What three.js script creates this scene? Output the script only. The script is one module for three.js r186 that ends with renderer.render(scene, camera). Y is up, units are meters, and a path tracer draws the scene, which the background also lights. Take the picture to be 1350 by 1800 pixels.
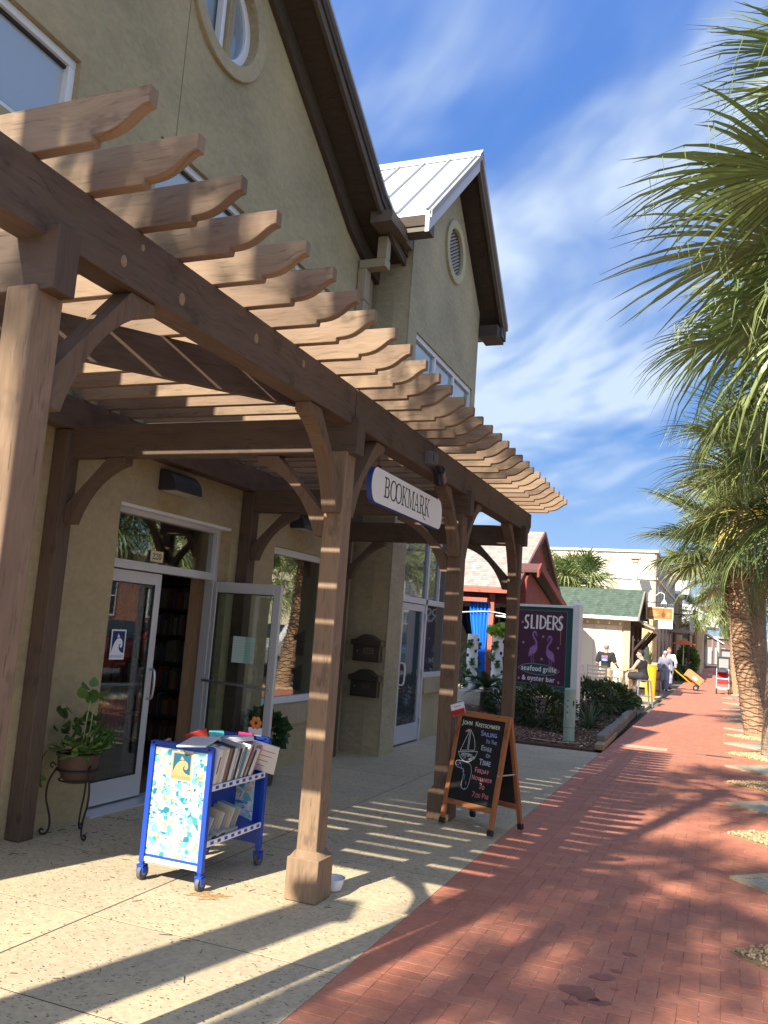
import * as THREE from 'three';
import { RoundedBoxGeometry } from 'three/addons/geometries/RoundedBoxGeometry.js';
import { mergeGeometries } from 'three/addons/utils/BufferGeometryUtils.js';

// ---------- camera, sky, sun, exposure ----------
const scene = new THREE.Scene();
const camera = new THREE.PerspectiveCamera(62.3, 768 / 1024, 0.05, 1500);
camera.position.set(0, 1.75, 0);
camera.rotation.set(0.1355877, 0.383783, 0.0715432, 'YXZ');
const renderer = new THREE.WebGLRenderer({ antialias: true });
renderer.setSize(768, 1024);
renderer.toneMapping = THREE.LinearToneMapping;
renderer.toneMappingExposure = 2.15;
renderer.shadowMap.enabled = true;
const SUN = new THREE.Vector3(-0.2, 0.607, 0.769).normalize();
const sun = new THREE.DirectionalLight(new THREE.Color().setRGB(1, 0.9, 0.74), 5);
sun.position.copy(SUN).multiplyScalar(60).add(new THREE.Vector3(-2, 0, -15));
sun.target.position.set(-2, 0, -15);
sun.castShadow = true;
sun.shadow.mapSize.set(4096, 4096);
Object.assign(sun.shadow.camera, { left: -50, right: 50, top: 60, bottom: -60, near: 1, far: 200 });
scene.add(sun, sun.target);

// ---------- small tools ----------
function rng(s) { return () => { s = (s + 0x6d2b79f5) | 0; let t = Math.imul(s ^ (s >>> 15), 1 | s); t = (t + Math.imul(t ^ (t >>> 7), 61 | t)) ^ t; return ((t ^ (t >>> 14)) >>> 0) / 4294967296; }; }
const R = rng(7);
const rr = (a, b) => a + (b - a) * R();
const clamp = (x, a, b) => Math.min(b, Math.max(a, x)), mix = (a, b, t) => a + (b - a) * t;
const sstep = (a, b, x) => { x = clamp((x - a) / (b - a), 0, 1); return x * x * (3 - 2 * x); };
const hash = (x, y, s) => { let h = Math.imul(x | 0, 374761393) ^ Math.imul(y | 0, 668265263) ^ Math.imul(s | 0, 2147483647 - 61); h = Math.imul(h ^ (h >>> 13), 1274126177); h ^= h >>> 16; h = Math.imul(h, 2246822519); return ((h ^ (h >>> 15)) >>> 0) / 4294967296; };
function vn(x, y, px, py, s) {           // value noise, periodic when px, py > 0
  const xi = Math.floor(x), yi = Math.floor(y), fx = x - xi, fy = y - yi;
  const w = (a, p) => (p > 0 ? ((a % p) + p) % p : a);
  const u = fx * fx * (3 - 2 * fx), v = fy * fy * (3 - 2 * fy);
  const a = hash(w(xi, px), w(yi, py), s), b = hash(w(xi + 1, px), w(yi, py), s), c = hash(w(xi, px), w(yi + 1, py), s), d = hash(w(xi + 1, px), w(yi + 1, py), s);
  return mix(mix(a, b, u), mix(c, d, u), v);
}
function fbm(x, y, px, py, s, o = 4) { let r = 0, a = 0.5, n = 0; for (let i = 0; i < o; i++) { r += a * vn(x, y, px, py, s + i * 17); n += a; a *= 0.5; x *= 2; y *= 2; px *= 2; py *= 2; } return r / n; }

// sky: clear blue, pale towards the horizon, with combed cirrus
{
  const W = 2048, H = 1024, data = new Float32Array(W * H * 4), K = 1.12 / 2.15;
  const wx = -0.66, wz = -0.75;
  for (let j = 0; j < H; j++) {
    const el = ((j + 0.5) / H - 0.5) * Math.PI, y = Math.sin(el), ce = Math.cos(el);
    for (let i = 0; i < W; i++) {
      const az = ((i + 0.5) / W - 0.5) * 2 * Math.PI, x = ce * Math.cos(az), z = ce * Math.sin(az), o = (j * W + i) * 4;
      let r, g, b;
      if (y < -0.02) { r = 0.3; g = 0.3; b = 0.28; } else {
        const h = Math.max(y, 0), t = Math.pow(1 - h, 3.4), t2 = Math.pow(1 - h, 14);
        r = mix(0.05, 0.23, t); g = mix(0.19, 0.5, t); b = mix(0.63, 0.9, t);
        r = mix(r, 0.55, t2 * 0.6); g = mix(g, 0.74, t2 * 0.6); b = mix(b, 0.95, t2 * 0.6);
        const sd = x * SUN.x + y * SUN.y + z * SUN.z, hz = Math.pow((sd + 1) / 2, 3) * 0.95;
        r += hz * 0.95; g += hz * 0.95; b += hz * 0.85;
        const q = 1 / (h + 0.1), px = x * q, pz = z * q, s = px * wx + pz * wz, c = -px * wz + pz * wx;
        const w1 = fbm(s * 0.5 + 3, c * 0.5 + 9, 0, 0, 5, 3) - 0.5, w2 = fbm(s * 0.6 + 30, c * 0.6 + 4, 0, 0, 8, 3) - 0.5;
        const n1 = fbm(s * 0.72 + w1 * 2.2, c * 1.6 + w2 * 3 + s * 0.3, 0, 0, 21, 6);
        const n2 = fbm(s * 1.9 + 11 + w2 * 3, c * 5 + w1 * 6, 0, 0, 45, 5);
        const big = fbm(s * 0.28 + 7, c * 0.4 + 2, 0, 0, 77, 3);
        let d = sstep(0.4, 0.74, n1 * 0.62 + n2 * 0.38 + (big - 0.5) * 0.5);
        const n3 = fbm(s * 3.6 + w2 * 5, c * 13 + w1 * 10 + n1 * 6, 0, 0, 63, 4); d = clamp(d * (0.2 + 1.55 * n3) + 0.16 * sstep(0.5, 0.8, n3) * sstep(0.3, 0.6, big), 0, 0.95) * sstep(-0.02, 0.06, h);
        d = mix(d, 0.5 + 0.4 * d, sstep(0.3, 0.05, h) * 0.55);
        r = mix(r, 0.74, d * 0.84); g = mix(g, 0.85, d * 0.86); b = mix(b, 0.99, d * 0.85);
      }
      data[o] = r * K; data[o + 1] = g * K; data[o + 2] = b * K; data[o + 3] = 1;
    }
  }
  const t = new THREE.DataTexture(data, W, H, THREE.RGBAFormat, THREE.FloatType);
  t.mapping = THREE.EquirectangularReflectionMapping; t.magFilter = t.minFilter = THREE.LinearFilter; t.needsUpdate = true;
  scene.background = t; scene.environment = t;
}

// ---------- textures and materials ----------
function dtex(w, h, fn, srgb = true) {
  const d = new Uint8Array(w * h * 4);
  for (let j = 0; j < h; j++) for (let i = 0; i < w; i++) { const c = fn(i / w, j / h), o = (j * w + i) * 4; d[o] = clamp(c[0], 0, 1) * 255; d[o + 1] = clamp(c[1], 0, 1) * 255; d[o + 2] = clamp(c[2], 0, 1) * 255; d[o + 3] = 255; }
  const t = new THREE.DataTexture(d, w, h); t.wrapS = t.wrapT = THREE.RepeatWrapping; t.magFilter = THREE.LinearFilter; t.minFilter = THREE.LinearMipmapLinearFilter; t.generateMipmaps = true;
  if (srgb) t.colorSpace = THREE.SRGBColorSpace; t.needsUpdate = true; return t;
}
const gray = (w, h, fn) => dtex(w, h, (u, v) => { const g = fn(u, v); return [g, g, g]; }, false);
const rep = (t, s) => { const c = t.clone(); c.repeat.set(s, s); c.needsUpdate = true; return c; };
function ctex(w, h, draw) {
  const c = document.createElement('canvas'); c.width = w; c.height = h; const g = c.getContext('2d'); draw(g, w, h);
  const t = new THREE.CanvasTexture(c); t.colorSpace = THREE.SRGBColorSpace; return t;
}
const mat = (r, g, b, rough = 0.8, o = {}) => { const m = new (o.phys ? THREE.MeshPhysicalMaterial : THREE.MeshStandardMaterial)({ roughness: rough }); m.color.setRGB(r, g, b); delete o.phys; Object.assign(m, o); return m; };
const l2s = (x) => (x <= 0.0031308 ? 12.92 * x : 1.055 * Math.pow(x, 1 / 2.4) - 0.055);
const lin = (r, g, b) => [l2s(clamp(r, 0, 1)), l2s(clamp(g, 0, 1)), l2s(clamp(b, 0, 1))];

// wood: one metre square, grain along u
const woodN = (u, v) => { const w = fbm(u * 3, v * 6, 3, 6, 3, 3) - 0.5; return 0.55 * fbm(u * 5, v * 60 + w * 10, 5, 0, 11, 4) + 0.3 * fbm(u * 12, v * 150, 12, 150, 13, 2) + 0.15 * fbm(u * 4, v * 4, 4, 4, 19, 3); };
const woodTex = dtex(1024, 1024, (u, v) => { const n = woodN(u, v), m = fbm(u * 2, v * 3, 2, 3, 33, 4); const k = 0.62 + 0.62 * n + 0.3 * (m - 0.5); const ck = vn(u * 2.5, v * 46, 0, 0, 207), cr = (n < 0.33 ? 0.8 : 1) * (ck > 0.93 && vn(u * 9, v * 190, 0, 0, 208) > 0.55 ? 0.55 : 1) * (1 - 0.5 * sstep(0.8, 0.95, vn(u * 5, v * 9, 5, 9, 209)) * vn(u * 30, v * 60, 30, 60, 210)); return lin(k * cr * 0.8, k * cr * 0.78, k * cr * 0.75); });
const woodBump = gray(1024, 1024, woodN);
const wood = (r, g, b, o = {}) => mat(r, g, b, 0.78, { map: woodTex, bumpMap: woodBump, bumpScale: 0.0013, ...o });
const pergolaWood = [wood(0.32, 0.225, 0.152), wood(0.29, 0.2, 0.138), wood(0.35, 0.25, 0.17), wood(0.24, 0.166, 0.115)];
const darkWood = wood(0.13, 0.088, 0.064), shadedBeamWood = wood(0.15, 0.102, 0.073), postWood = wood(0.33, 0.225, 0.145);  // beam and cross-beam tones lowered to hold their shade; rafters keep the lit tone

// stucco: two metres square
const stN = (u, v) => 0.5 * fbm(u * 40, v * 24, 40, 24, 51, 4) + 0.5 * fbm(u * 9, v * 5, 9, 5, 52, 4);
const stuccoTex = dtex(1024, 1024, (u, v) => { const n = stN(u, v), m = fbm(u * 3, v * 2, 3, 2, 57, 5), s = fbm(u * 70, v * 60, 70, 60, 58, 2); const k = 0.78 + 0.3 * (n - 0.5) + 0.4 * (m - 0.5) + 0.12 * (s - 0.5); return lin(k, k * (1 - 0.05 * (m - 0.5)), k * (0.96 - 0.12 * (m - 0.5))); });
const stuccoBump = gray(1024, 1024, stN);
const stucco = (r, g, b, o = {}) => mat(r, g, b, 0.92, { map: stuccoTex, bumpMap: stuccoBump, bumpScale: 0.02, ...o });
const stuccoMat = stucco(0.46, 0.378, 0.228), stuccoFar = stucco(0.48, 0.41, 0.275), stuccoTrim = stucco(0.47, 0.395, 0.26);
const ROUGHT = gray(256, 256, (u, v) => 0.5 + 0.5 * fbm(u * 8, v * 8, 8, 8, 91, 4));

// pitted concrete: two metres square
const pits = (() => {
  const N = 1024, a = new Float32Array(N * N), q = rng(31);
  for (let k = 0; k < 2500; k++) {
    const x = q() * N, y = q() * N, cl = fbm(x / N * 4, y / N * 4, 4, 4, 61, 3); if (cl < 0.4 + 0.25 * (q() - 0.5)) continue;
    const L = 1.8 + 8 * q() * q(), w = 1.0 + 2 * q(), an = (q() - 0.5) * 1.1, ca = Math.cos(an), sa = Math.sin(an), d = 0.45 + 0.55 * q();
    for (let j = -10; j <= 10; j++) for (let i = -10; i <= 10; i++) { const u = (i * ca + j * sa) / L, v = (-i * sa + j * ca) / w, e = u * u + v * v; if (e < 1) { const p = ((Math.floor(y + j) + N) % N) * N + ((Math.floor(x + i) + N) % N); a[p] = Math.max(a[p], d * (1 - e * e)); } }
  }
  return (u, v) => a[Math.floor(v * N) * N + Math.floor(u * N)];
})();
const concTex = dtex(1024, 1024, (u, v) => { const m = fbm(u * 4, v * 4, 4, 4, 63, 5), f = fbm(u * 90, v * 90, 90, 90, 64, 2), p = pits(u, v); const k = 0.88 + 0.34 * (m - 0.5) + 0.3 * (f - 0.5); return lin(k * (1 - 0.86 * p), k * (1 - 0.89 * p) * (0.985 - 0.06 * (m - 0.5)), k * (1 - 0.91 * p) * (0.95 - 0.2 * (m - 0.5))); });
const concBump = gray(1024, 1024, (u, v) => 0.7 - 0.6 * pits(u, v) + 0.25 * (fbm(u * 90, v * 90, 90, 90, 64, 2) - 0.5));
const concrete = [0, 1, 2].map((i) => mat(0.56 - 0.02 * i, 0.47 - 0.015 * i, 0.325 - 0.008 * i, 0.9, { map: concTex, bumpMap: concBump, bumpScale: 0.006 }));
const grayConc = mat(0.5, 0.46, 0.39, 0.9, { map: concTex, bumpMap: concBump, bumpScale: 0.003 });
const brickTex = dtex(512, 512, (u, v) => { const m = fbm(u * 5, v * 5, 5, 5, 71, 4), f = fbm(u * 60, v * 60, 60, 60, 72, 2), st = sstep(0.62, 0.75, fbm(u * 3, v * 3, 3, 3, 73, 4)); const k = 0.86 + 0.26 * (m - 0.5) + 0.2 * (f - 0.5) - 0.16 * st; return lin(k, k * 0.97, k * 0.96); });
const brickBump = gray(512, 512, (u, v) => fbm(u * 50, v * 50, 50, 50, 74, 3));
const brickM = [[0.52, 0.204, 0.128], [0.54, 0.222, 0.142], [0.49, 0.188, 0.12], [0.52, 0.212, 0.135], [0.53, 0.202, 0.126]].map((c) => mat(...c, 0.72, { map: brickTex, bumpMap: brickBump, bumpScale: 0.002 }));

const alum = mat(0.62, 0.63, 0.65, 0.38, { metalness: 0.35 });
const whiteFrame = mat(0.72, 0.74, 0.76, 0.45);
const steel = mat(0.55, 0.56, 0.58, 0.3, { metalness: 0.9 });
const blackMetal = mat(0.025, 0.024, 0.024, 0.5, { metalness: 0.4 });
const glass = new THREE.MeshPhysicalMaterial({ roughness: 0.01, transmission: 1, thickness: 0, ior: 2.2, color: new THREE.Color(0.8, 0.86, 0.84) });
const doorGlass = new THREE.MeshPhysicalMaterial({ roughness: 0.01, transmission: 1, thickness: 0, ior: 1.75, color: new THREE.Color(0.86, 0.92, 0.9) });
const mirrorGlass = mat(0.05, 0.06, 0.075, 0.03, { phys: true, ior: 2.3 });
const skyGlass = mat(0.2, 0.27, 0.33, 0.03, { phys: true, ior: 2.3 });  // blue base colour stands in for part of the sky reflection
const white = mat(0.78, 0.78, 0.76, 0.6), black = mat(0.02, 0.02, 0.022, 0.6), bracket = mat(0.055, 0.035, 0.025, 0.8);

// ---------- geometry ----------
const clean = (g) => { g = g.index ? g.toNonIndexed() : g; for (const k of Object.keys(g.attributes)) if (!['position', 'normal', 'uv'].includes(k)) g.deleteAttribute(k); if (!g.attributes.uv) g.setAttribute('uv', new THREE.BufferAttribute(new Float32Array(g.attributes.position.count * 2), 2)); if (!g.attributes.normal) g.computeVertexNormals(); g.clearGroups(); return g; };
const merge = (l) => mergeGeometries(l.map(clean));
// uv in metres, u along the given axis (0 x, 1 y, 2 z), with a shift of its own
function tri(g, axis = 1, s = 1, ou = R() * 7, ov = R() * 7) {
  g = clean(g); const p = g.attributes.position, uv = g.attributes.uv, a = new THREE.Vector3(), b = new THREE.Vector3(), c = new THREE.Vector3(), n = new THREE.Vector3();
  for (let i = 0; i < p.count; i += 3) {
    a.fromBufferAttribute(p, i); b.fromBufferAttribute(p, i + 1); c.fromBufferAttribute(p, i + 2);
    n.copy(b).sub(a).cross(c.clone().sub(a)); const q = [Math.abs(n.x), Math.abs(n.y), Math.abs(n.z)], d = q[0] > q[1] ? (q[0] > q[2] ? 0 : 2) : (q[1] > q[2] ? 1 : 2);
    let U, V; if (d === axis) { U = (d + 1) % 3; V = (d + 2) % 3; } else { U = axis; V = 3 - d - axis; }
    for (let k = 0; k < 3; k++) { const e = [p.getX(i + k), p.getY(i + k), p.getZ(i + k)]; uv.setXY(i + k, e[U] * s + ou, e[V] * s + ov); }
  }
  return g;
}
// box from bounds; ch > 0 gives chamfered edges
function bx(x0, x1, y0, y1, z0, z1, ch = 0) {
  const w = Math.abs(x1 - x0), h = Math.abs(y1 - y0), d = Math.abs(z1 - z0);
  const g = ch ? new RoundedBoxGeometry(w, h, d, 1, Math.min(ch, w / 2.1, h / 2.1, d / 2.1)) : new THREE.BoxGeometry(w, h, d);
  g.translate((x0 + x1) / 2, (y0 + y1) / 2, (z0 + z1) / 2); return g;
}
const longest = (x, y, z) => (x >= y && x >= z ? 0 : y >= z ? 1 : 2);
const tb = (x0, x1, y0, y1, z0, z1, ch = 0, s = 1) => tri(bx(x0, x1, y0, y1, z0, z1, ch), longest(Math.abs(x1 - x0), Math.abs(y1 - y0), Math.abs(z1 - z0)), s);
// slab with chamfered top edges (18 triangles), top at y = 0, centred
function slab(w, h, d, c) {
  const W = w / 2, D = d / 2, a = [[-W, -h, -D], [W, -h, -D], [W, -h, D], [-W, -h, D]], b = a.map(([x, , z]) => [x, -c, z]), t = a.map(([x, , z]) => [x - Math.sign(x) * c, 0, z - Math.sign(z) * c]), v = [];
  const quad = (p, q, r, s) => v.push(...p, ...q, ...r, ...p, ...r, ...s);
  quad(t[3], t[2], t[1], t[0]); for (let i = 0; i < 4; i++) { const j = (i + 1) % 4; quad(b[j], b[i], t[i], t[j]); quad(a[j], a[i], b[i], b[j]); }
  const g = new THREE.BufferGeometry(); g.setAttribute('position', new THREE.Float32BufferAttribute(v, 3)); g.computeVertexNormals(); return g;
}
const V3 = (x, y, z) => new THREE.Vector3(x, y, z);
function tube(pts, r, seg = 12, rad = 6, curve = true) { const P = pts.map((p) => V3(...p)); const c = curve ? new THREE.CatmullRomCurve3(P) : (() => { const k = new THREE.CurvePath(); for (let i = 0; i + 1 < P.length; i++) k.add(new THREE.LineCurve3(P[i], P[i + 1])); return k; })(); return new THREE.TubeGeometry(c, seg, r, rad, false); }
function rod(a, b, r0, r1 = r0, n = 8) { const A = V3(...a), B = V3(...b), L = A.distanceTo(B); const g = new THREE.CylinderGeometry(r1, r0, L, n); g.translate(0, L / 2, 0); g.applyQuaternion(new THREE.Quaternion().setFromUnitVectors(V3(0, 1, 0), B.sub(A).normalize())); g.translate(...a); return g; }
function extrude(pts, depth, bev = 0, holes = []) {
  const s = new THREE.Shape(pts.map((p) => new THREE.Vector2(p[0], p[1]))); for (const h of holes) s.holes.push(h instanceof THREE.Path ? h : new THREE.Path(h.map((p) => new THREE.Vector2(p[0], p[1]))));
  return new THREE.ExtrudeGeometry(s, { depth, bevelEnabled: bev > 0, bevelThickness: bev, bevelSize: bev, bevelSegments: 1, bevelOffset: -bev, curveSegments: 24 });
}
// profile in (z, y) drawn as (-z, y), extruded along x from x0 to x1
function exX(pts, x0, x1, holes = [], bev = 0) { const f = (p) => [-p[0], p[1]]; const g = extrude(pts.map(f), Math.abs(x1 - x0), bev, holes.map((h) => (h instanceof THREE.Path ? h : h.map(f)))); g.rotateY(Math.PI / 2); g.translate(Math.min(x0, x1), 0, 0); return g; }
// profile in (x, y), extruded along z
function exZ(pts, z0, z1, holes = [], bev = 0) { const g = extrude(pts, Math.abs(z1 - z0), bev, holes); g.translate(0, 0, Math.min(z0, z1)); return g; }
const rect = (a, b, c, d) => [[a, c], [b, c], [b, d], [a, d]];

// ---------- objects ----------
const names = new Map();
function numbered(n) { const k = names.get(n) ?? 0; names.set(n, k + 1); return k ? n + '_' + String(k).padStart(3, '0') : n; }
const shadow = (m) => { m.castShadow = m.receiveShadow = true; return m; };
function thing(name, label, category, pos = [0, 0, 0], group) { const o = new THREE.Group(); o.name = numbered(name); o.userData = { label, category }; if (group) o.userData.group = group; o.position.set(...pos); scene.add(o); return o; }
function setting(name) { const o = new THREE.Group(); o.name = numbered(name); o.userData = { kind: 'structure' }; scene.add(o); return o; }
function part(name, parent, geo, m, label) { const o = shadow(new THREE.Mesh(Array.isArray(geo) ? merge(geo) : geo, m)); o.name = name; if (label) o.userData.label = label; parent.add(o); return o; }
function one(name, label, category, geo, m, pos = [0, 0, 0], group) { const o = shadow(new THREE.Mesh(Array.isArray(geo) ? merge(geo) : geo, m)); o.name = numbered(name); o.userData = { label, category }; if (group) o.userData.group = group; o.position.set(...pos); scene.add(o); return o; }
function stuffed(name, geo, m, list, parent, cols) {
  const o = shadow(new THREE.InstancedMesh(geo, m, list.length)); list.forEach((q, i) => { o.setMatrixAt(i, q); if (cols) o.setColorAt(i, cols[i]); }); o.name = parent ? name : numbered(name); o.userData = { kind: 'stuff' }; (parent ?? scene).add(o); return o;
}
const M4 = (p, e = [0, 0, 0], s = [1, 1, 1]) => new THREE.Matrix4().compose(V3(...p), new THREE.Quaternion().setFromEuler(new THREE.Euler(...e)), V3(...s));
// ================= ground =================
const ground = setting('ground'); part('earth', ground, tri(bx(-300, 300, -0.4, -0.09, -420, 120), 0), mat(0.2, 0.17, 0.12, 1, { map: rep(concTex, 0.2) }));
const road = setting('road'); part('asphalt', road, tri(bx(2.7, 11.5, -0.3, -0.06, -320, 60), 0), mat(0.07, 0.07, 0.075, 0.95, { map: rep(concTex, 0.5), bumpMap: rep(concBump, 0.5), bumpScale: 0.01 }));
part('kerb', road, tri(bx(2.45, 2.7, -0.3, 0.02, -320, 60, 0.02), 2), grayConc);
part('far_pavement', road, tri(bx(11.5, 30, -0.3, 0.02, -320, 60), 0), grayConc);

// sidewalk of pitted concrete slabs
const sidewalk = setting('sidewalk');
part('bedding', sidewalk, tri(bx(-5.2, -1.78, -0.2, -0.003, -14.42, 12), 0), mat(0.07, 0.058, 0.04, 1));
{
  const zs = [12, 8, 5, 2, -0.35, -1.31, -2.27, -3.25, -4.215, -5.23, -6.154, -7.1, -8.02, -8.93, -9.9, -10.9, -11.93, -12.95, -14.42];
  for (let i = 0; i + 1 < zs.length; i++) for (const [a, b] of [[-3.335, -1.7655], [-5.18, -3.335]]) {
    const g = tri(slab(b - a - 0.012, 0.06, zs[i] - zs[i + 1] - 0.012, 0.0012).translate((a + b) / 2, 0, (zs[i] + zs[i + 1]) / 2), 0, 0.5);
    part('concrete_slab', sidewalk, g, concrete[(i * 2 + (a < -4 ? 1 : 0)) % 3]);
  }
}
// red brick path
const path = setting('brick_path');
const jointTex = dtex(512, 512, (u, v) => { const n = fbm(u * 14, v * 14, 14, 14, 81, 4), d = fbm(u * 5, v * 5, 5, 5, 82, 3); return n > 0.64 ? lin(0.8, 0.68, 0.5) : d < 0.36 ? lin(0.1, 0.05, 0.04) : lin(0.42, 0.165, 0.115); });
part('joint_bed', path, tri(bx(-1.77, 2.45, -0.3, -0.003, -110, 12), 0), mat(0.9, 0.9, 0.9, 0.95, { map: jointTex }));
{
  const q = rng(5), list = [], gap = 0.0025, L = 0.2;
  const inBed = (x, z) => { for (let k = -4; k < 20; k++) { const cz = -7.5 - 1.77 * k; if (Math.abs(x - 0.98) + Math.abs(z - cz) < 0.8) return true; } return x > 1.75; };
  for (let z = 1.5; z > -52; z -= L / 2) list.push([-1.77 + L / 2, z, Math.PI / 2 * 0, 0]);                 // header course along the edge
  for (let z = 1.5; z > -52; z -= L / 2) { list.push([-1.77 + L * 1.5, z, 0, 0]); }
  const x0 = -1.77 + 2 * L;                                                                                // herringbone field
  const h = L / 2;
  for (let j = 0; j < 540; j++) for (let i = -1; i < 36; i++) {
    const m = (((i - j) % 4) + 4) % 4; const cx = x0 + (i + 0.5) * h, cz = 1.5 - (j + 0.5) * h;
    if (m === 0 && i >= 0) list.push([cx + h / 2, cz, 0, 1]); else if (m === 0) list.push([cx + h, cz, 2, 1]); else if (m === 2) list.push([cx, cz + h / 2, 1, 1]);
  }
  const keep = list.filter(([x, z]) => x < 1.9 && x > -1.78 && z < 1 && z > -52 && !inBed(x, z));
  keep.sort((a, b) => (a[0] ** 2 + a[1] ** 2) - (b[0] ** 2 + b[1] ** 2));
  const seen = (x, z) => { const v = V3(x, 0, z).applyMatrix4(camera.matrixWorldInverse).applyMatrix4(camera.projectionMatrix); return v.z < 1 && Math.abs(v.x) < 1.05 && Math.abs(v.y) < 1.08; };
  camera.updateMatrixWorld(); camera.updateProjectionMatrix();
  const geos = [0, 1, 2, 3].map(() => tri(slab(L - gap, 0.05, h - gap, 0.0018), 0, 1));
  let n = 0; const rest = [], cols = [], col = new THREE.Color();
  for (const [x, z, rot] of keep) {
    const y = (q() - 0.5) * 0.0015, e = [(q() - 0.5) * 0.006, rot === 1 ? Math.PI / 2 : 0, (q() - 0.5) * 0.006], v = Math.floor(q() * 4), w = Math.floor(q() * 5), k = 0.9 + 0.2 * q();
    if (n < 300 && z < 0 && seen(x, z)) { const b = part('brick', path, geos[v], brickM[w]); b.position.set(x, y, z); b.rotation.set(...e); if (rot === 2) b.scale.x = 0.5; n++; }
    else { rest.push(M4([x, y, z], e, [rot === 2 ? 0.5 : 1, 1, 1])); cols.push(new THREE.Color().setRGB(k, k * (0.96 + 0.08 * q()), k)); }
  }
  stuffed('brick_field', geos[0], brickM[0], rest, path, cols);
}
// old spill marks on the bricks
{ const q = rng(88); for (const [x, z, r] of [[-0.62, -4.35, 0.075], [-0.53, -4.28, 0.04], [-0.66, -4.2, 0.03], [-0.55, -4.62, 0.05], [-0.5, -4.75, 0.025], [-0.46, -5.05, 0.03], [-0.48, -4.5, 0.02]]) { const pts = []; for (let i = 0; i < 40; i++) { const a = i / 40 * 6.283, k = r * (0.5 + 0.9 * vn(Math.cos(a) * 2 + r * 90, Math.sin(a) * 2 + 7, 0, 0, 3)) + 0.003 * q(); pts.push([x + Math.cos(a) * k * 1.3, -z + Math.sin(a) * k]); } part('stain', path, extrude(pts, 0.0006, 0).rotateX(-Math.PI / 2).translate(0, 0.0017, -0.3), mat(0.37, 0.15, 0.108, 0.8, { map: brickTex })); } }
// far stretch of the path, past the bricks that can be told apart
part('far_paving', path, tri(bx(-1.77, 1.2, -0.3, 0.002, -110, -52), 0), brickM[1]);

// saw-toothed planting strip: square beds set cornerwise, concrete and gravel in turn
const strip = setting('planting_strip');
part('strip_soil', strip, tri(bx(1.62, 2.45, -0.3, 0.006, -110, 12), 0), mat(0.24, 0.18, 0.11, 1, { map: concTex }));
{
  const bedMat = mat(0.36, 0.25, 0.14, 1, { map: concTex }), peb = new THREE.IcosahedronGeometry(0.014, 0), ms = [], cs = [], q = rng(99);
  const peb2 = clean(peb);
  for (let k = -5; k < 20; k++) {
    const cz = -7.515 - 1.775 * k, g = k % 2 !== 0, s = 0.885;
    const dia = (r, y0, y1) => { const d = extrude([[-r, 0], [0, -r], [r, 0], [0, r]], y1 - y0, 0); d.rotateX(-Math.PI / 2); d.translate(0.98, y0, cz); return tri(d, 0, 0.5); };
    if (!g) { part('concrete_bed', strip, dia(s, -0.1, 0.012), grayConc); part('bed_border', strip, (() => { const o = extrude([[-s, 0], [0, -s], [s, 0], [0, s]], 0.012, 0, [[[-s + 0.11, 0], [0, s - 0.11], [s - 0.11, 0], [0, -s + 0.11]]]); o.rotateX(-Math.PI / 2); o.translate(0.98, 0.012, cz); return tri(o, 0, 0.5); })(), concrete[1]); }
    else {
      part('gravel_bed', strip, dia(s + 0.02, -0.1, 0.008), bedMat);
      if (k > -3 && k < 9) { const n = k < 4 ? 2600 : 1200; for (let i = 0; i < n; i++) { const a = (q() - 0.5), b = (q() - 0.5), x = (a + b) * s, z = (a - b) * s; const sc = (k < 4 ? 0.6 : 1) * (0.7 + 0.9 * q()); ms.push(M4([0.98 + x, 0.012 + 0.014 * q(), cz + z], [q() * 6, q() * 6, q() * 6], [sc * 1.2, sc * 0.8, sc])); const t = q(), w = 0.7 + 0.5 * q(); cs.push(new THREE.Color().setRGB(w * mix(0.5, 0.62, t), w * mix(0.3, 0.47, t), w * mix(0.15, 0.3, t))); } }
    }
  }
  stuffed('gravel', peb2, mat(1, 1, 1, 0.8), ms, strip, cs);
}
// small fittings let into the path
one('drain_strip', 'dark narrow drain slot with pale surround let into the red brick path', 'drain', [tri(bx(-0.36, 0.24, -0.02, 0.009, -15.9, -15.62), 0)], mat(0.3, 0.16, 0.12, 0.7));
one('drain_slot', 'long dark slot in the middle of the drain in the brick path', 'slot', bx(-0.2, 0.2, -0.02, 0.0125, -15.8, -15.72), black);
one('stone_strip', 'pale tan stone strip let into the brick path beside the timber edging', 'stone strip', tri(bx(-1.62, -0.82, -0.02, 0.009, -16.1, -15.8), 0), mat(0.6, 0.42, 0.32, 0.9, { map: concTex }));

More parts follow.
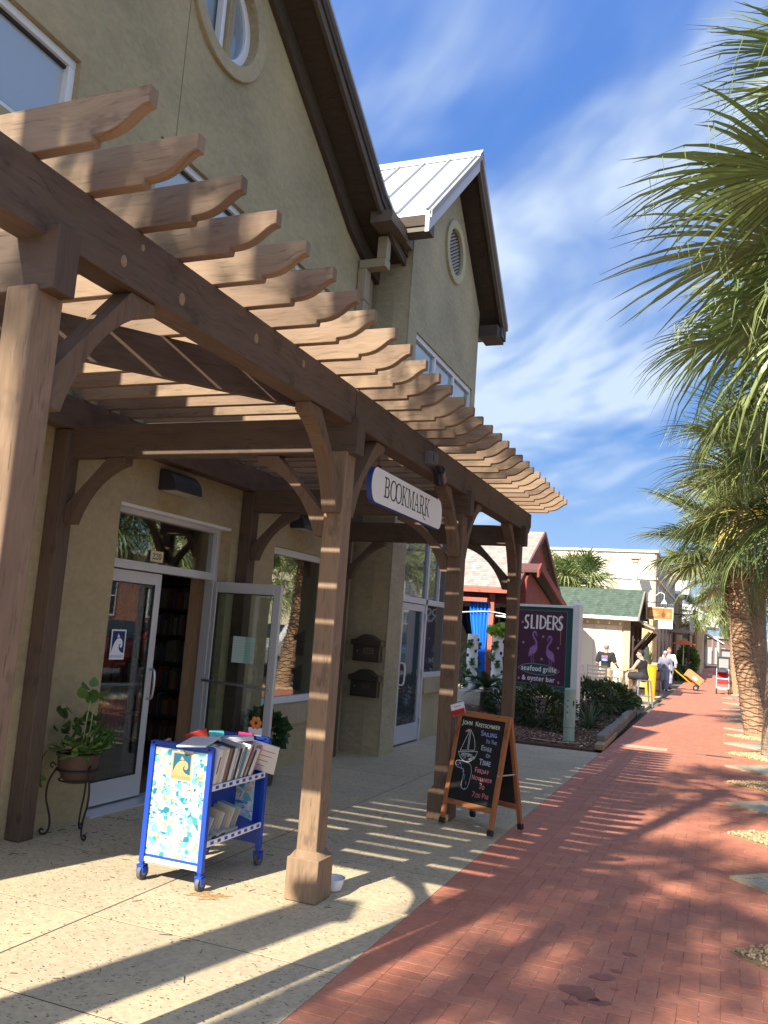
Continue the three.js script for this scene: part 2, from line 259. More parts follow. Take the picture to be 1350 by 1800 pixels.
// ================= bookshop building =================
const frostedSkyGlass = mat(0.4, 0.45, 0.45, 0.05, { phys: true, ior: 2.2 });  // frosted pane, its pale base colour stands in for the bright reflected sky
const shop = thing('bookshop_building', 'olive stucco building with gabled roof, round window and glass shop front behind the pergola', 'building');
{
  const XW = -4.9, T = 0.25, hole = [];
  const circ = (z, y, r) => { const p = new THREE.Path(); p.absellipse(-z, y, r, r, 0, Math.PI * 2); return p; };
  const wins = [[-3.4, -4.88, 5.3, 6.13], [-5.95, -7.45, 5.3, 6.13], [-8.67, -10.1, 5.3, 6.13]];
  const holes = [...wins.map((w) => rect(w[0], w[1], w[2], w[3])), circ(-6.8, 8.06, 0.54), rect(-8.78, -10.4, 0.75, 2.62)];
  const out = [[-1.9, 0], [-1.9, 7.35], [-3.4, 7.5], [-6.7, 9.5], [-10.0, 7.5], [-11.05, 7.35], [-11.05, 0], [-7.82, 0], [-7.82, 2.69], [-5.98, 2.69], [-5.98, 0]];
  part('wall', shop, [tri(exX(out, XW - T, XW, holes), 1, 0.5), tri(bx(-15, XW - T, 0, 7.35, -1.9 - T, -1.9), 1, 0.5), tri(bx(-15, -9.2, 0, 3.2, -11.05, -10.8), 1, 0.5), tri(bx(-15, -14.75, 0, 7.35, -11.05, -2.15), 1, 0.5)], stuccoMat);
  part('wall_joint', shop, [bx(XW - 0.01, XW + 0.003, 6.2, 8.3, -6.166, -6.158)], mat(0.2, 0.16, 0.1, 1));
  part('sill_band', shop, [tri(bx(XW - 0.02, XW + 0.045, 0.5, 0.745, -10.9, -8.2, 0.008), 2, 0.5)], stuccoTrim);
  // upper windows
  const upWin = (z0, z1, y0, y1) => {
    const w = part('window', shop, [bx(XW - 0.16, XW - 0.05, y0, y0 + 0.07, z1, z0, 0.006), bx(XW - 0.16, XW - 0.05, y1 - 0.07, y1, z1, z0, 0.006), bx(XW - 0.16, XW - 0.05, y0 + 0.07, y1 - 0.07, z0 - 0.07, z0, 0.006), bx(XW - 0.16, XW - 0.05, y0 + 0.07, y1 - 0.07, z1, z1 + 0.07, 0.006)], whiteFrame);
    part('pane', w, bx(XW - 0.13, XW - 0.11, y0 + 0.07, y1 - 0.07, z1 + 0.07, z0 - 0.07), frostedSkyGlass);
    part('inner_frame', w, [bx(XW - 0.108, XW - 0.085, y0 + 0.07, y0 + 0.095, z1 + 0.07, z0 - 0.07), bx(XW - 0.108, XW - 0.085, y1 - 0.095, y1 - 0.07, z1 + 0.07, z0 - 0.07), bx(XW - 0.108, XW - 0.085, y0 + 0.095, y1 - 0.095, z0 - 0.095, z0 - 0.07)], black);
  };
  wins.forEach((w) => upWin(...w));
  const ring = (r0, r1, d, cz, cy, m, x, n, par) => { const s = new THREE.Shape(); s.absarc(0, 0, r1, 0, Math.PI * 2); const h = new THREE.Path(); h.absarc(0, 0, r0, 0, Math.PI * 2, true); s.holes.push(h); const g = new THREE.ExtrudeGeometry(s, { depth: d, bevelEnabled: true, bevelThickness: 0.008, bevelSize: 0.008, bevelSegments: 1, curveSegments: 48 }); g.rotateY(Math.PI / 2); g.translate(x, cy, cz); return part(n, par, tri(g, 1, 0.5), m); };
  const rw = ring(0.545, 0.69, 0.05, -6.8, 8.06, stuccoTrim, XW - 0.01, 'round_window', shop);
  ring(0.46, 0.535, 0.08, -6.8, 8.06, whiteFrame, XW - 0.16, 'frame', rw);
  part('pane', rw, new THREE.CylinderGeometry(0.47, 0.47, 0.02, 48).rotateZ(Math.PI / 2).translate(XW - 0.12, 8.06, -6.8), skyGlass);
  part('mullion', rw, [bx(XW - 0.09, XW + 0.03, 7.53, 8.59, -6.87, -6.76, 0.006)], stuccoTrim); part('mullion', rw, [bx(XW - 0.09, XW - 0.01, 7.58, 8.54, -6.758, -6.7, 0.006)], whiteFrame);
  // roof: pitched slabs with flared eaves and an overhang towards the street
  const prof = (off) => { const r = [[-11.35, 7.28], [-10.7, 7.42], [-10.05, 7.66], [-6.7, 9.72]].map(([z, y]) => [z, y + off]); return [...r, ...r.slice(0, 3).reverse().map(([z, y]) => [-13.4 - z, y])]; };
  const band = (a, b) => [...prof(a), ...prof(b).reverse()];
  const rf = part('roof', shop, tri(exX(band(0, 0.05), -15.2, -4.36), 0, 0.5), mat(0.4, 0.42, 0.44, 0.4, { metalness: 0.5 }));
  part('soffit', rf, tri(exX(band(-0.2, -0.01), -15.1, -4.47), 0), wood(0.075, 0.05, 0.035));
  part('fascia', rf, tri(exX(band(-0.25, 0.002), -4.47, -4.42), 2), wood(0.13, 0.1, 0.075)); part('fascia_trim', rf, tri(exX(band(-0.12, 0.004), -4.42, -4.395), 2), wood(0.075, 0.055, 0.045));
  part('frieze', rf, tri(exX(band(-0.5, -0.22), -4.9, -4.83), 2), wood(0.09, 0.065, 0.045));
  // eave return and gutter box at the corner, downspout
  part('gutter', rf, [tri(bx(-15, -4.3, 7.28, 7.44, -11.05, -10.75, 0.008), 0), tri(bx(-4.6, -4.27, 7.28, 7.45, -10.75, -10.1, 0.01), 2)], mat(0.13, 0.1, 0.075, 0.6));
  const ds = part('downspout', shop, [tri(bx(-4.62, -4.47, 6.93, 7.26, -10.62, -10.47, 0.012), 1), tri(bx(-4.88, -4.47, 6.8, 6.93, -10.64, -10.46, 0.012), 0), tri(bx(-4.89, -4.76, 0.1, 6.8, -10.64, -10.46, 0.012), 1)], mat(0.33, 0.27, 0.18, 0.6));
  for (const y of [6.32, 4.4]) part('pipe_strap', ds, bx(-4.9, -4.75, y, y + 0.04, -10.65, -10.45), mat(0.3, 0.24, 0.16, 0.6));
  // shop interior
  part('ceiling', shop, tri(bx(-14.7, -5.15, 3.0, 3.2, -10.8, -2.15), 0), mat(0.5, 0.48, 0.42, 0.9));
  part('shop_floor', shop, tri(bx(-14.7, -5.15, -0.1, 0.015, -10.8, -2.15), 0), wood(0.26, 0.17, 0.1));
  part('inner_wall', shop, [tri(bx(-9.4, -9.2, 0, 3, -10.8, -2.15), 1), tri(bx(-9.2, -5.15, 0, 3, -10.8, -10.75), 1), tri(bx(-9.2, -5.15, 0, 3, -2.4, -2.2), 1)], mat(0.3, 0.26, 0.2, 0.9));
  part('threshold', shop, tri(bx(-5.16, -4.86, -0.05, 0.012, -7.8, -6.0, 0.004), 2), alum);
  part('door_lining', shop, tri(bx(-5.36, -5.16, 0.02, 2.62, -7.86, -7.82), 1), wood(0.5, 0.32, 0.18));
  // shop front frame, transom and the two door leaves
  const X0 = -5.14, X1 = -5.03;
  const fr = part('door_frame', shop, [bx(X0, X1, 0, 2.69, -6.04, -5.98, 0.004), bx(X0, X1, 0, 2.69, -7.82, -7.755, 0.004), bx(X0, X1, 2.62, 2.69, -7.755, -6.04, 0.004), bx(X0, X1, 2.12, 2.2, -7.755, -6.04, 0.004)], alum);
  part('transom_pane', fr, bx(-5.095, -5.085, 2.2, 2.62, -7.755, -6.04), glass);
  part('head_flashing', shop, bx(XW - 0.2, XW - 0.01, 2.66, 2.692, -7.815, -5.985), whiteFrame);
  const leaf = (label) => {                          // hinge at the origin, the leaf runs along +x local, outside faces +z local
    const d = new THREE.Group(); d.name = 'door'; if (label) d.userData.label = label; shop.add(d); const W = 0.86;
    part('stile', d, bx(0, 0.085, 0.03, 2.11, -0.022, 0.022, 0.004), alum); part('stile', d, bx(W - 0.085, W, 0.03, 2.11, -0.022, 0.022, 0.004), alum);
    part('rail', d, bx(0.085, W - 0.085, 2.0, 2.11, -0.022, 0.022, 0.004), alum); part('rail', d, bx(0.085, W - 0.085, 0.03, 0.23, -0.022, 0.022, 0.004), alum);
    part('pane', d, bx(0.085, W - 0.085, 0.23, 2.0, -0.004, 0.004), doorGlass);
    part('gasket', d, [bx(0.085, 0.095, 0.23, 2.0, -0.012, 0.012), bx(W - 0.095, W - 0.085, 0.23, 2.0, -0.012, 0.012), bx(0.095, W - 0.095, 1.99, 2.0, -0.012, 0.012), bx(0.095, W - 0.095, 0.23, 0.24, -0.012, 0.012)], black);
    part('push_bar', d, [rod([0.04, 1.08, -0.075], [W - 0.04, 1.05, -0.075], 0.014), rod([0.05, 1.08, -0.075], [0.05, 1.08, -0.02], 0.012), rod([W - 0.05, 1.05, -0.075], [W - 0.05, 1.05, -0.02], 0.012)], steel);
    part('door_handle', d, [tube([[W - 0.05, 0.93, 0.02], [W - 0.05, 0.93, 0.07], [W - 0.05, 0.97, 0.085], [W - 0.05, 1.16, 0.085], [W - 0.05, 1.2, 0.07], [W - 0.05, 1.2, 0.02]], 0.013, 24)], steel);
    return d;
  };
  const d1 = leaf(); d1.position.set(-5.085, 0, -6.04); d1.rotation.y = Math.PI / 2; // closed leaf, outside towards the street
  const d2 = leaf('glass door leaf swung open towards the street'); d2.position.set(-5.06, 0, -7.78); d2.scale.set(1, 1, -1); d2.rotation.y = -0.02;
  // display window
  const dw = part('display_window', shop, [bx(XW - 0.16, XW - 0.06, 0.75, 0.83, -10.4, -8.78, 0.004), bx(XW - 0.16, XW - 0.06, 2.54, 2.62, -10.4, -8.78, 0.004), bx(XW - 0.16, XW - 0.06, 0.83, 2.54, -8.85, -8.78, 0.004), bx(XW - 0.16, XW - 0.06, 0.83, 2.54, -10.4, -10.33, 0.004)], whiteFrame);
  part('pane', dw, bx(XW - 0.115, XW - 0.105, 0.83, 2.54, -10.33, -8.85), glass);
}
// corner volume with the white standing-seam roof
const wing = thing('gabled_corner_building', 'olive stucco gabled wing with white standing seam metal roof and round louvred vent', 'building');
{
  const XF = -4.32, zc = -12.95, zn = -11.12, zf = -14.8, hw = zn - zc;
  const gableY = (z) => 9.55 - Math.abs(z - zc) * 0.95;
  const out = [[zn, 0], [zn, 7.75], [zc, 9.45], [zf, 7.75], [zf, 0], [-14.45, 0], [-14.45, 3.62], [-11.69, 3.62], [-11.69, 0]];
  const p = new THREE.Path(); p.absellipse(-(-13.06), 8.17, 0.42, 0.42, 0, Math.PI * 2);
  part('wall', wing, [tri(exX(out, XF - 0.25, XF, [rect(-11.5, -14.58, 4.7, 6.2), p]), 1, 0.5), tri(bx(-12, XF - 0.25, 0, 7.7, zn - 0.25, zn), 1, 0.5), tri(bx(-12, XF - 0.25, 0, 7.7, zf, zf + 0.25), 1, 0.5), tri(bx(-12, -11.7, 0, 7.7, zf + 0.25, zn - 0.25), 1, 0.5), tri(bx(XF - 0.4, XF - 0.25, 3.62, 4.2, zf + 0.25, zn - 0.25), 1, .5)], stuccoFar);
  part('corner_bead', wing, bx(XF - 0.006, XF + 0.004, 0.02, 7.6, zn - 0.008, zn + 0.004), stuccoFar);
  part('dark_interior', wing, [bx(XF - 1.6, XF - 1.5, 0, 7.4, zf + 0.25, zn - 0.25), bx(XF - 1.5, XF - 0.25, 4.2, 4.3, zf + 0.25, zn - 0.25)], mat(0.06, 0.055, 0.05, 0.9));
  // upper window, three panes
  const uw = part('window', wing, [bx(XF - 0.12, XF - 0.03, 6.12, 6.2, -14.58, -11.5, 0.005), bx(XF - 0.12, XF - 0.03, 4.7, 4.78, -14.58, -11.5, 0.005), ...[-11.53, -12.52, -13.54, -14.55].map((z) => bx(XF - 0.12, XF - 0.03, 4.78, 6.12, z - 0.03, z + 0.03, 0.005))], whiteFrame);
  for (const [a, b] of [[-12.49, -11.56], [-13.51, -12.55], [-14.52, -13.57]]) part('pane', uw, bx(XF - 0.085, XF - 0.075, 4.78, 6.12, a, b), skyGlass);
  // round vent
  const s = new THREE.Shape(); s.absarc(0, 0, 0.52, 0, Math.PI * 2); const h = new THREE.Path(); h.absarc(0, 0, 0.4, 0, Math.PI * 2, true); s.holes.push(h);
  const vr = part('vent', wing, tri(new THREE.ExtrudeGeometry(s, { depth: 0.05, bevelEnabled: true, bevelThickness: 0.008, bevelSize: 0.008, bevelSegments: 1, curveSegments: 40 }).rotateY(Math.PI / 2).translate(XF - 0.01, 8.17, -13.06), 1, 0.5), stucco(0.55, 0.5, 0.34));
  part('vent_back', vr, new THREE.CylinderGeometry(0.42, 0.42, 0.02, 32).rotateZ(Math.PI / 2).translate(XF - 0.15, 8.17, -13.06), black);
  for (let i = -7; i <= 7; i++) { const t = i * 0.055, l = Math.sqrt(0.4 * 0.4 - t * t) - 0.004; if (l > 0.05) part('louvre', vr, bx(-0.022, 0.022, -0.007, 0.007, -l, l).rotateZ(-0.35).rotateX(0.55).translate(XF - 0.05, 8.17 + t * Math.cos(0.55), -13.06 + t * Math.sin(0.55)), mat(0.42, 0.41, 0.4, 0.6)); }
  // roof
  const pr = (o) => [[zc + 2.32, 7.6 + o], [zc, 9.8 + o], [zc - 2.36, 7.6 + o]];
  const band = (a, b) => [...pr(a), ...pr(b).reverse()];
  const rf = part('roof', wing, tri(exX(band(0.0, 0.05), -12.4, -3.9), 0, 0.5), mat(0.6, 0.62, 0.65, 0.42, { metalness: 0.1 }));
  const sl = Math.atan2(2.2, 2.32), ln = Math.hypot(2.2, 2.32);
  for (let x = -3.96; x > -12.3; x -= 0.46) for (const sgn of [1, -1]) part('seam', rf, bx(-0.014, 0.014, 0, 0.04, 0, ln).rotateX(sgn > 0 ? sl : Math.PI - sl).translate(x, 9.85, zc), mat(0.34, 0.36, 0.39, 0.5));
  part('ridge_cap', rf, [tri(exX([[zc - 0.15, 9.73], [zc, 9.9], [zc + 0.15, 9.73], [zc + 0.15, 9.76], [zc, 9.93], [zc - 0.15, 9.76]], -12.4, -3.88), 0)], mat(0.5, 0.52, 0.55, 0.45));
  part('soffit', rf, tri(exX(band(-0.16, -0.002), -12.3, -3.98), 0), wood(0.07, 0.05, 0.038)); { const A = pr(-0.26), C = pr(0.004); part('fascia', rf, tri(exX([A[0], A[1], C[1], C[0]], -3.98, -3.92), 2), mat(0.5, 0.5, 0.54, 0.5), 'pale rake trim on the near slope'); part('fascia', rf, tri(exX([A[1], A[2], C[2], C[1]], -3.98, -3.92), 2), wood(0.15, 0.12, 0.09)); }  // near half of the rake fascia is paler than the far half
  part('drip_edge', rf, tri(exX(band(-0.05, 0.056), -3.92, -3.885), 2), mat(0.3, 0.28, 0.26, 0.5));
  for (const [a, b] of [[2.06, 2.3], [-2.34, -2.1]]) part('gutter', rf, tri(bx(-12, -3.93, 7.36, 7.54, zc + a, zc + b), 0), mat(0.085, 0.065, 0.05, 0.6));
  part('eave_return', rf, [tri(bx(-4.32, -3.97, 7.3, 7.52, zf - 0.55, zf - 0.02), 2)], wood(0.07, 0.05, 0.038));
  // storefront
  const X0 = -4.56, X1 = -4.47, fz = [-11.7, -12.02, -13.22, -14.38];
  const sf = part('storefront', wing, [bx(X0, X1, 3.54, 3.62, -14.45, -11.69), bx(X0, X1, 2.17, 2.26, -14.45, -12.1), bx(X0, X1, 0, 3.54, -12.1, -12.03), bx(X0, X1, 0, 3.54, -13.27, -13.2), bx(X0, X1, 1.0, 3.54, -14.45, -14.38), bx(X0, X1, 1.0, 1.08, -14.38, -13.27), bx(X0, X1, 2.26, 3.54, -13.86, -13.81)], mat(0.6, 0.62, 0.68, 0.4, { metalness: 0.3 }));
  part('filler', wing, [tri(bx(X0 - 0.1, X0 + 0.06, 0, 3.62, -12.03, -11.68), 1, 0.5)], stuccoFar);
  for (const [a, b, c, d] of [[2.26, 3.54, -13.2, -12.1], [2.26, 3.54, -13.81, -13.27], [2.26, 3.54, -14.38, -13.86], [1.08, 2.17, -14.38, -13.27]]) part('pane', sf, bx(-4.52, -4.51, a, b, c, d), mirrorGlass);
  const dr = part('door', wing, [bx(-4.54, -4.485, 0.03, 2.16, -12.2, -12.11, 0.004), bx(-4.54, -4.485, 0.03, 2.16, -13.19, -13.1, 0.004), bx(-4.54, -4.485, 2.05, 2.16, -13.1, -12.2, 0.004), bx(-4.54, -4.485, 0.03, 0.3, -13.1, -12.2, 0.004)], mat(0.55, 0.57, 0.63, 0.4, { metalness: 0.3 }));
  part('pane', dr, bx(-4.516, -4.506, 0.3, 2.05, -13.1, -12.2), mirrorGlass);
  part('handle', dr, tube([[-4.48, 0.92, -12.16], [-4.42, 0.92, -12.16], [-4.4, 0.96, -12.16], [-4.4, 1.2, -12.16], [-4.42, 1.24, -12.16], [-4.48, 1.24, -12.16]], 0.014, 20), white);
  for (const y of [0.25, 1.0, 1.9]) part('hinge', dr, [rod([-4.46, y, -13.2], [-4.46, y + 0.12, -13.2], 0.016)], alum);
  part('bulkhead', wing, [tri(bx(-4.62, -4.5, 0, 0.74, -14.46, -13.27), 2, 0.5), tri(bx(-4.6, -4.44, 0.74, 0.998, -14.45, -13.27, 0.008), 2, 0.5)], stuccoTrim);
}
// furniture inside the shop, seen through the open doorway
{
  const q = rng(12), shelf = (name, label, x, z, turn, w) => {
    const t = thing(name, label, 'bookcase', [x, 0, z]); t.rotation.y = turn;
    part('side', t, tb(-w / 2, -w / 2 + 0.03, 0, 2.3, -0.3, 0), darkWood); part('side', t, tb(w / 2 - 0.03, w / 2, 0, 2.3, -0.3, 0), darkWood); part('back', t, tb(-w / 2, w / 2, 0, 2.3, -0.32, -0.3), darkWood);
    for (let k = 0; k < 7; k++) {
      const y = 0.08 + k * 0.34; part('shelf', t, tb(-w / 2 + 0.03, w / 2 - 0.03, y, y + 0.025, -0.3, 0), darkWood); if (k === 6) continue;
      const gs = [[], [], []]; let u = -w / 2 + 0.05; while (u < w / 2 - 0.1) { const tk = 0.02 + 0.03 * q(), hh = 0.18 + 0.1 * q(); gs[Math.floor(q() * 3)].push(bx(u, u + tk - 0.002, y + 0.026, y + 0.026 + hh, -0.25, -0.03 - 0.05 * q())); u += tk; }
      gs.forEach((g, i) => { if (g.length) part('row_of_books', t, g, [mat(0.35, 0.12, 0.06, 0.7), mat(0.3, 0.26, 0.17, 0.7), mat(0.1, 0.12, 0.16, 0.7)][i]).userData.kind = 'stuff'; });
    }
  };
  shelf('bookcase', 'dark bookcase full of books straight behind the open shop doorway', -6.75, -9.3, 0, 1.9);
  shelf('bookcase', 'tall dark bookcase along the back wall seen through the left glass door', -9.1, -6.5, Math.PI / 2, 3);
  const tbl = thing('display_table', 'low dark table stacked with books behind the closed shop door leaf', 'table', [-6.1, 0, -6.3]);
  part('top', tbl, tb(-0.35, 0.35, 0.72, 0.76, -0.4, 0.4, 0.005), darkWood); for (const [a, b] of [[-0.3, -0.35], [0.3, -0.35], [-0.3, 0.35], [0.3, 0.35]]) part('leg', tbl, tb(a - 0.03, a + 0.03, 0, 0.72, b - 0.03, b + 0.03), darkWood);
  let i = 0; for (const [x, z, n, c] of [[-6.0, -6.15, 4, [0.5, 0.1, 0.06]], [-6.15, -6.5, 3, [0.45, 0.42, 0.36]]]) for (let k = 0; k < n; k++) one('book', ['lowest', 'second', 'third', 'fourth'][k] + (i < 4 ? ' red' : ' pale grey') + ' book from the bottom in the pile on the shop table', 'book', bx(x - 0.1, x + 0.1, 0.762 + k * 0.04, 0.8 + k * 0.04, z - 0.14, z + 0.14, 0.004), mat(c[0], c[1], c[2], 0.6)) && i++;
}
// window shoppers' stock behind the display window
for (const [z, y, w, h, c, l] of [[-9.2, 0.86, 0.24, 0.34, [0.12, 0.2, 0.4], 'blue'], [-9.75, 0.86, 0.26, 0.36, [0.6, 0.5, 0.4], 'cream']]) one('picture_book', l + ' picture book propped up inside the display window', 'book', bx(-5.32, -5.29, y, y + h, z - w / 2, z + w / 2).translate(0, 0, 0), mat(...c, 0.6));
one('window_shelf', 'dark shelf running along inside the display window', 'shelf', tb(-5.6, -5.16, 0.78, 0.83, -10.4, -8.8), darkWood);
// ================= pergola =================
const pergola = thing('pergola', 'brown timber pergola with scroll-ended rafters along the shop front', 'pergola', [0, 0, 0]);
const PZ = [-2.35, -5.195, -8.03, -10.6];
{
  const PM = () => pergolaWood[Math.floor(R() * 4)];
  // curved knee brace in local (u, v): u away from the post, v up to the beam
  const braceShape = (a, b) => { const s = new THREE.Shape(); s.moveTo(0, -b); s.lineTo(0, -b + 0.15); s.lineTo(a - 0.16, 0); s.lineTo(a, 0); s.lineTo(a, -0.05); s.quadraticCurveTo(a * 0.36, -b * 0.3, 0.07, -b); s.closePath(); return s; };
  const braceG = (a, b, w) => tri(new THREE.ExtrudeGeometry(braceShape(a, b), { depth: w, bevelEnabled: true, bevelThickness: 0.004, bevelSize: 0.004, bevelSegments: 1, bevelOffset: -0.004, curveSegments: 14 }).translate(0, 0, -w / 2), 1);
  PZ.forEach((z, i) => {
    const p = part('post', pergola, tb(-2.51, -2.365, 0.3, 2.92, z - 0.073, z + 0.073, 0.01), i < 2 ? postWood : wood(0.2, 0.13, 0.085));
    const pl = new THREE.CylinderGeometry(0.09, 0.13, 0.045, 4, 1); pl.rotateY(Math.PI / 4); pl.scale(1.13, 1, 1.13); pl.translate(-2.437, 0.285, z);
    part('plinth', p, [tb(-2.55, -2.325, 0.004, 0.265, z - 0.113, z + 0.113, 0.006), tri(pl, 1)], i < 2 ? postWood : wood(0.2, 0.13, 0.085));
    // cross beam to the wall, its end shows outside the main beam
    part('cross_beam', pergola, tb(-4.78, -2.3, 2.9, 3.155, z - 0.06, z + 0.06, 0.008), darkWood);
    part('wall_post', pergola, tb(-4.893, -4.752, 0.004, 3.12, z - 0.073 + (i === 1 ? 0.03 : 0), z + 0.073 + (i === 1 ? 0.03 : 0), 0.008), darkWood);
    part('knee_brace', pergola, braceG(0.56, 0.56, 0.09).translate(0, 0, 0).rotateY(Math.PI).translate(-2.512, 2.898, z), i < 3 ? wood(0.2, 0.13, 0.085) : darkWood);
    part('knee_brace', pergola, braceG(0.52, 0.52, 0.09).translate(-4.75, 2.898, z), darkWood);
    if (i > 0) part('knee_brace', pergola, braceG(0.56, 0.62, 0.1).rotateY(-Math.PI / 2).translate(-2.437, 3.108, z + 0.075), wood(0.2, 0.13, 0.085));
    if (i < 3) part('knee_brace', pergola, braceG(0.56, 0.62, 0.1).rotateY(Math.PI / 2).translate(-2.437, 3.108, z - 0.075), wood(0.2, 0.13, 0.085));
  });
  part('beam', pergola, tb(-2.505, -2.362, 3.112, 3.374, -5.193, -2.0, 0.008), shadedBeamWood);
  const end = exX([[-5.2, 3.112], [-5.2, 3.374], [-11.07, 3.374], [-11.07, 3.2], [-11.02, 3.175], [-10.97, 3.112]], -2.505, -2.362, [], 0.006); part('beam', pergola, tri(end, 2), wood(0.14, 0.095, 0.068));
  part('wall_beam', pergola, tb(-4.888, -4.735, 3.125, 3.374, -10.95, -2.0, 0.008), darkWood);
  // plan-diagonal brace near the front corner
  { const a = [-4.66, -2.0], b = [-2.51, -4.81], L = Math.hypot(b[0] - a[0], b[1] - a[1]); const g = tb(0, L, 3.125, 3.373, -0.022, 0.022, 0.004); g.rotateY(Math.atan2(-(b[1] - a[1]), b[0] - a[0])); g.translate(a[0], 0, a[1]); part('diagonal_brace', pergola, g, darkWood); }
  const top = 3.556, prof = [[-4.86, 3.376], [-2.11, 3.376], [-2.1, 3.378], [-2.098, 3.4], [-2.06, 3.402], [-2.024, 3.408], [-1.99, 3.42], [-1.955, 3.441], [-1.92, 3.468], [-1.893, 3.485], [-1.868, 3.491], [-1.868, top], [-4.86, top]];
  const geos = [0, 1, 2, 3, 4].map(() => tri(exZ(prof, -0.0225, 0.0225, [], 0.003), 0));
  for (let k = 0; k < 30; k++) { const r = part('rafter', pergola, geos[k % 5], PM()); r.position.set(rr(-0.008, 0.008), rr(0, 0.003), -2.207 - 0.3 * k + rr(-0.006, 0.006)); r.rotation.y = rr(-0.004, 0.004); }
  // screw scars and filled knots on the beam face
  for (const [z, y, r] of [[-2.83, 3.31, 0.016], [-2.72, 3.2, 0.026], [-3.14, 3.2, 0.03], [-3.82, 3.25, 0.028], [-4.38, 3.29, 0.024]]) part('knot', pergola, new THREE.CylinderGeometry(r, r, 0.004, 14).scale(1, 1, 0.75).rotateZ(Math.PI / 2).translate(-2.36, y, z), wood(0.42, 0.3, 0.2));
}
// hanging name board on two chains
{
  const L = 1.72, H = 0.272, zc = -6.54, yc = 2.808, rd = 0.1;
  const shape = () => { const s = new THREE.Shape(), w = L / 2, h = H / 2; s.moveTo(-w + 0.1, -h); s.lineTo(w - 0.1, -h); s.bezierCurveTo(w - 0.03, -h, w, -h * 0.4, w, 0); s.bezierCurveTo(w, h * 0.4, w - 0.03, h, w - 0.1, h); s.lineTo(-w + 0.1, h); s.bezierCurveTo(-w + 0.03, h, -w, h * 0.4, -w, 0); s.bezierCurveTo(-w, -h * 0.4, -w + 0.03, -h, -w + 0.1, -h); return s; };
  const t = thing('name_board', 'white oval hanging board lettered in thin black capitals under the pergola beam', 'sign', [-2.43, yc, zc]);
  const core = new THREE.ExtrudeGeometry(shape(), { depth: 0.04, bevelEnabled: false, curveSegments: 16 }); core.translate(0, 0, -0.02); core.rotateY(Math.PI / 2); part('board', t, core, mat(0.03, 0.07, 0.3, 0.5), 'blue painted board edge');
  const tx = ctex(2048, 324, (g, w, h) => { g.fillStyle = '#f4f1ee'; g.fillRect(0, 0, w, h); g.fillStyle = '#14141a'; g.textBaseline = 'alphabetic'; g.font = '235px serif'; let x = 290; const put = (c, a, b, dx) => { g.save(); g.translate(x, 245); g.scale(a, b); g.fillText(c, 0, 0); g.restore(); x += dx * 1.17; };
    put('B', 1.08, 1.16, 128); put('O', 1.15, 1.16, 122); put('O', 1.15, 1.16, 150); put('K', 0.98, 1.16, 140); put('M', 0.98, 1.16, 172); put('A', 0.95, 1.16, 132); put('R', 1.1, 1.16, 138); put('K', 1.05, 1.16, 150);
    g.strokeStyle = '#14141a'; g.lineWidth = 15; g.beginPath(); g.moveTo(1385, 215); g.quadraticCurveTo(1440, 285, 1490, 285); g.stroke(); });
  const f = new THREE.ShapeGeometry(shape(), 16); const uv = f.attributes.uv, p = f.attributes.position; for (let i = 0; i < p.count; i++) uv.setXY(i, p.getX(i) / L + 0.5, p.getY(i) / H + 0.5);
  const sc = f.clone().scale(0.994, 0.975, 1); for (let i = 0; i < uv.count; i++) sc.attributes.uv.setXY(i, uv.getX(i), uv.getY(i));
  part('lettered_face', t, sc.rotateY(Math.PI / 2).translate(0.0215, 0, 0), mat(1, 1, 1, 0.55, { map: tx }));
  for (const s of [1, -1]) {
    const z = s > 0 ? 0.7 : -0.69, c = thing('chain', s > 0 ? 'short rusty chain holding the near end of the white name board' : 'short rusty chain holding the far end of the white name board', 'chain', [-2.43, 0, zc + z]);
    for (let k = 0; k < 8; k++) part('chain_link', c, new THREE.TorusGeometry(0.011, 0.0032, 6, 12).scale(1, 1.5, 1).rotateY(k % 2 ? Math.PI / 2 : 0).translate(0, 2.955 + k * 0.0235, 0), mat(0.2, 0.12, 0.08, 0.6, { metalness: 0.7 }));
    part('hook', c, new THREE.TorusGeometry(0.02, 0.005, 6, 14).translate(0, 2.945, 0), blackMetal);
  }
}
// flood light on the beam
{
  const t = thing('flood_light', 'grey junction box with a black spotlight can bracketed to the beam above the name board', 'lamp', [-2.35, 3.2, -6.72]);
  part('box', t, bx(-0.01, 0.07, -0.045, 0.06, -0.06, 0.06, 0.008), mat(0.16, 0.16, 0.17, 0.5, { metalness: 0.3 })); part('box_lid', t, bx(0.072, 0.085, -0.04, 0.055, -0.055, 0.055, 0.004), mat(0.1, 0.1, 0.1, 0.5));
  part('arm', t, tube([[0.06, -0.03, -0.06], [0.08, -0.06, -0.12], [0.06, -0.07, -0.2]], 0.016), blackMetal);
  part('lamp_can', t, [rod([0.06, -0.06, -0.18], [-0.01, -0.1, -0.42], 0.045, 0.06, 14)], mat(0.025, 0.027, 0.04, 0.35, { metalness: 0.3 }));
}
// wall sconces
for (const [z, l] of [[-6.69, 'black half-dome wall lamp on the stucco above the shop door'], [-9.33, 'black half-dome wall lamp on the stucco above the display window']]) {
  const t = thing('wall_lamp', l, 'lamp', [-4.9, 2.98, z]);
  const s = new THREE.Shape(); s.moveTo(0, -0.09); s.lineTo(0, 0.09); s.quadraticCurveTo(0.17, 0.09, 0.19, -0.09); s.closePath();
  part('hood', t, new THREE.ExtrudeGeometry(s, { depth: 0.42, bevelEnabled: true, bevelThickness: 0.01, bevelSize: 0.01, bevelSegments: 2, curveSegments: 10 }).translate(0, 0, -0.21), mat(0.035, 0.035, 0.042, 0.35));
  part('lens', t, bx(0.02, 0.17, -0.108, -0.101, -0.18, 0.18), mat(0.5, 0.5, 0.48, 0.3));
}
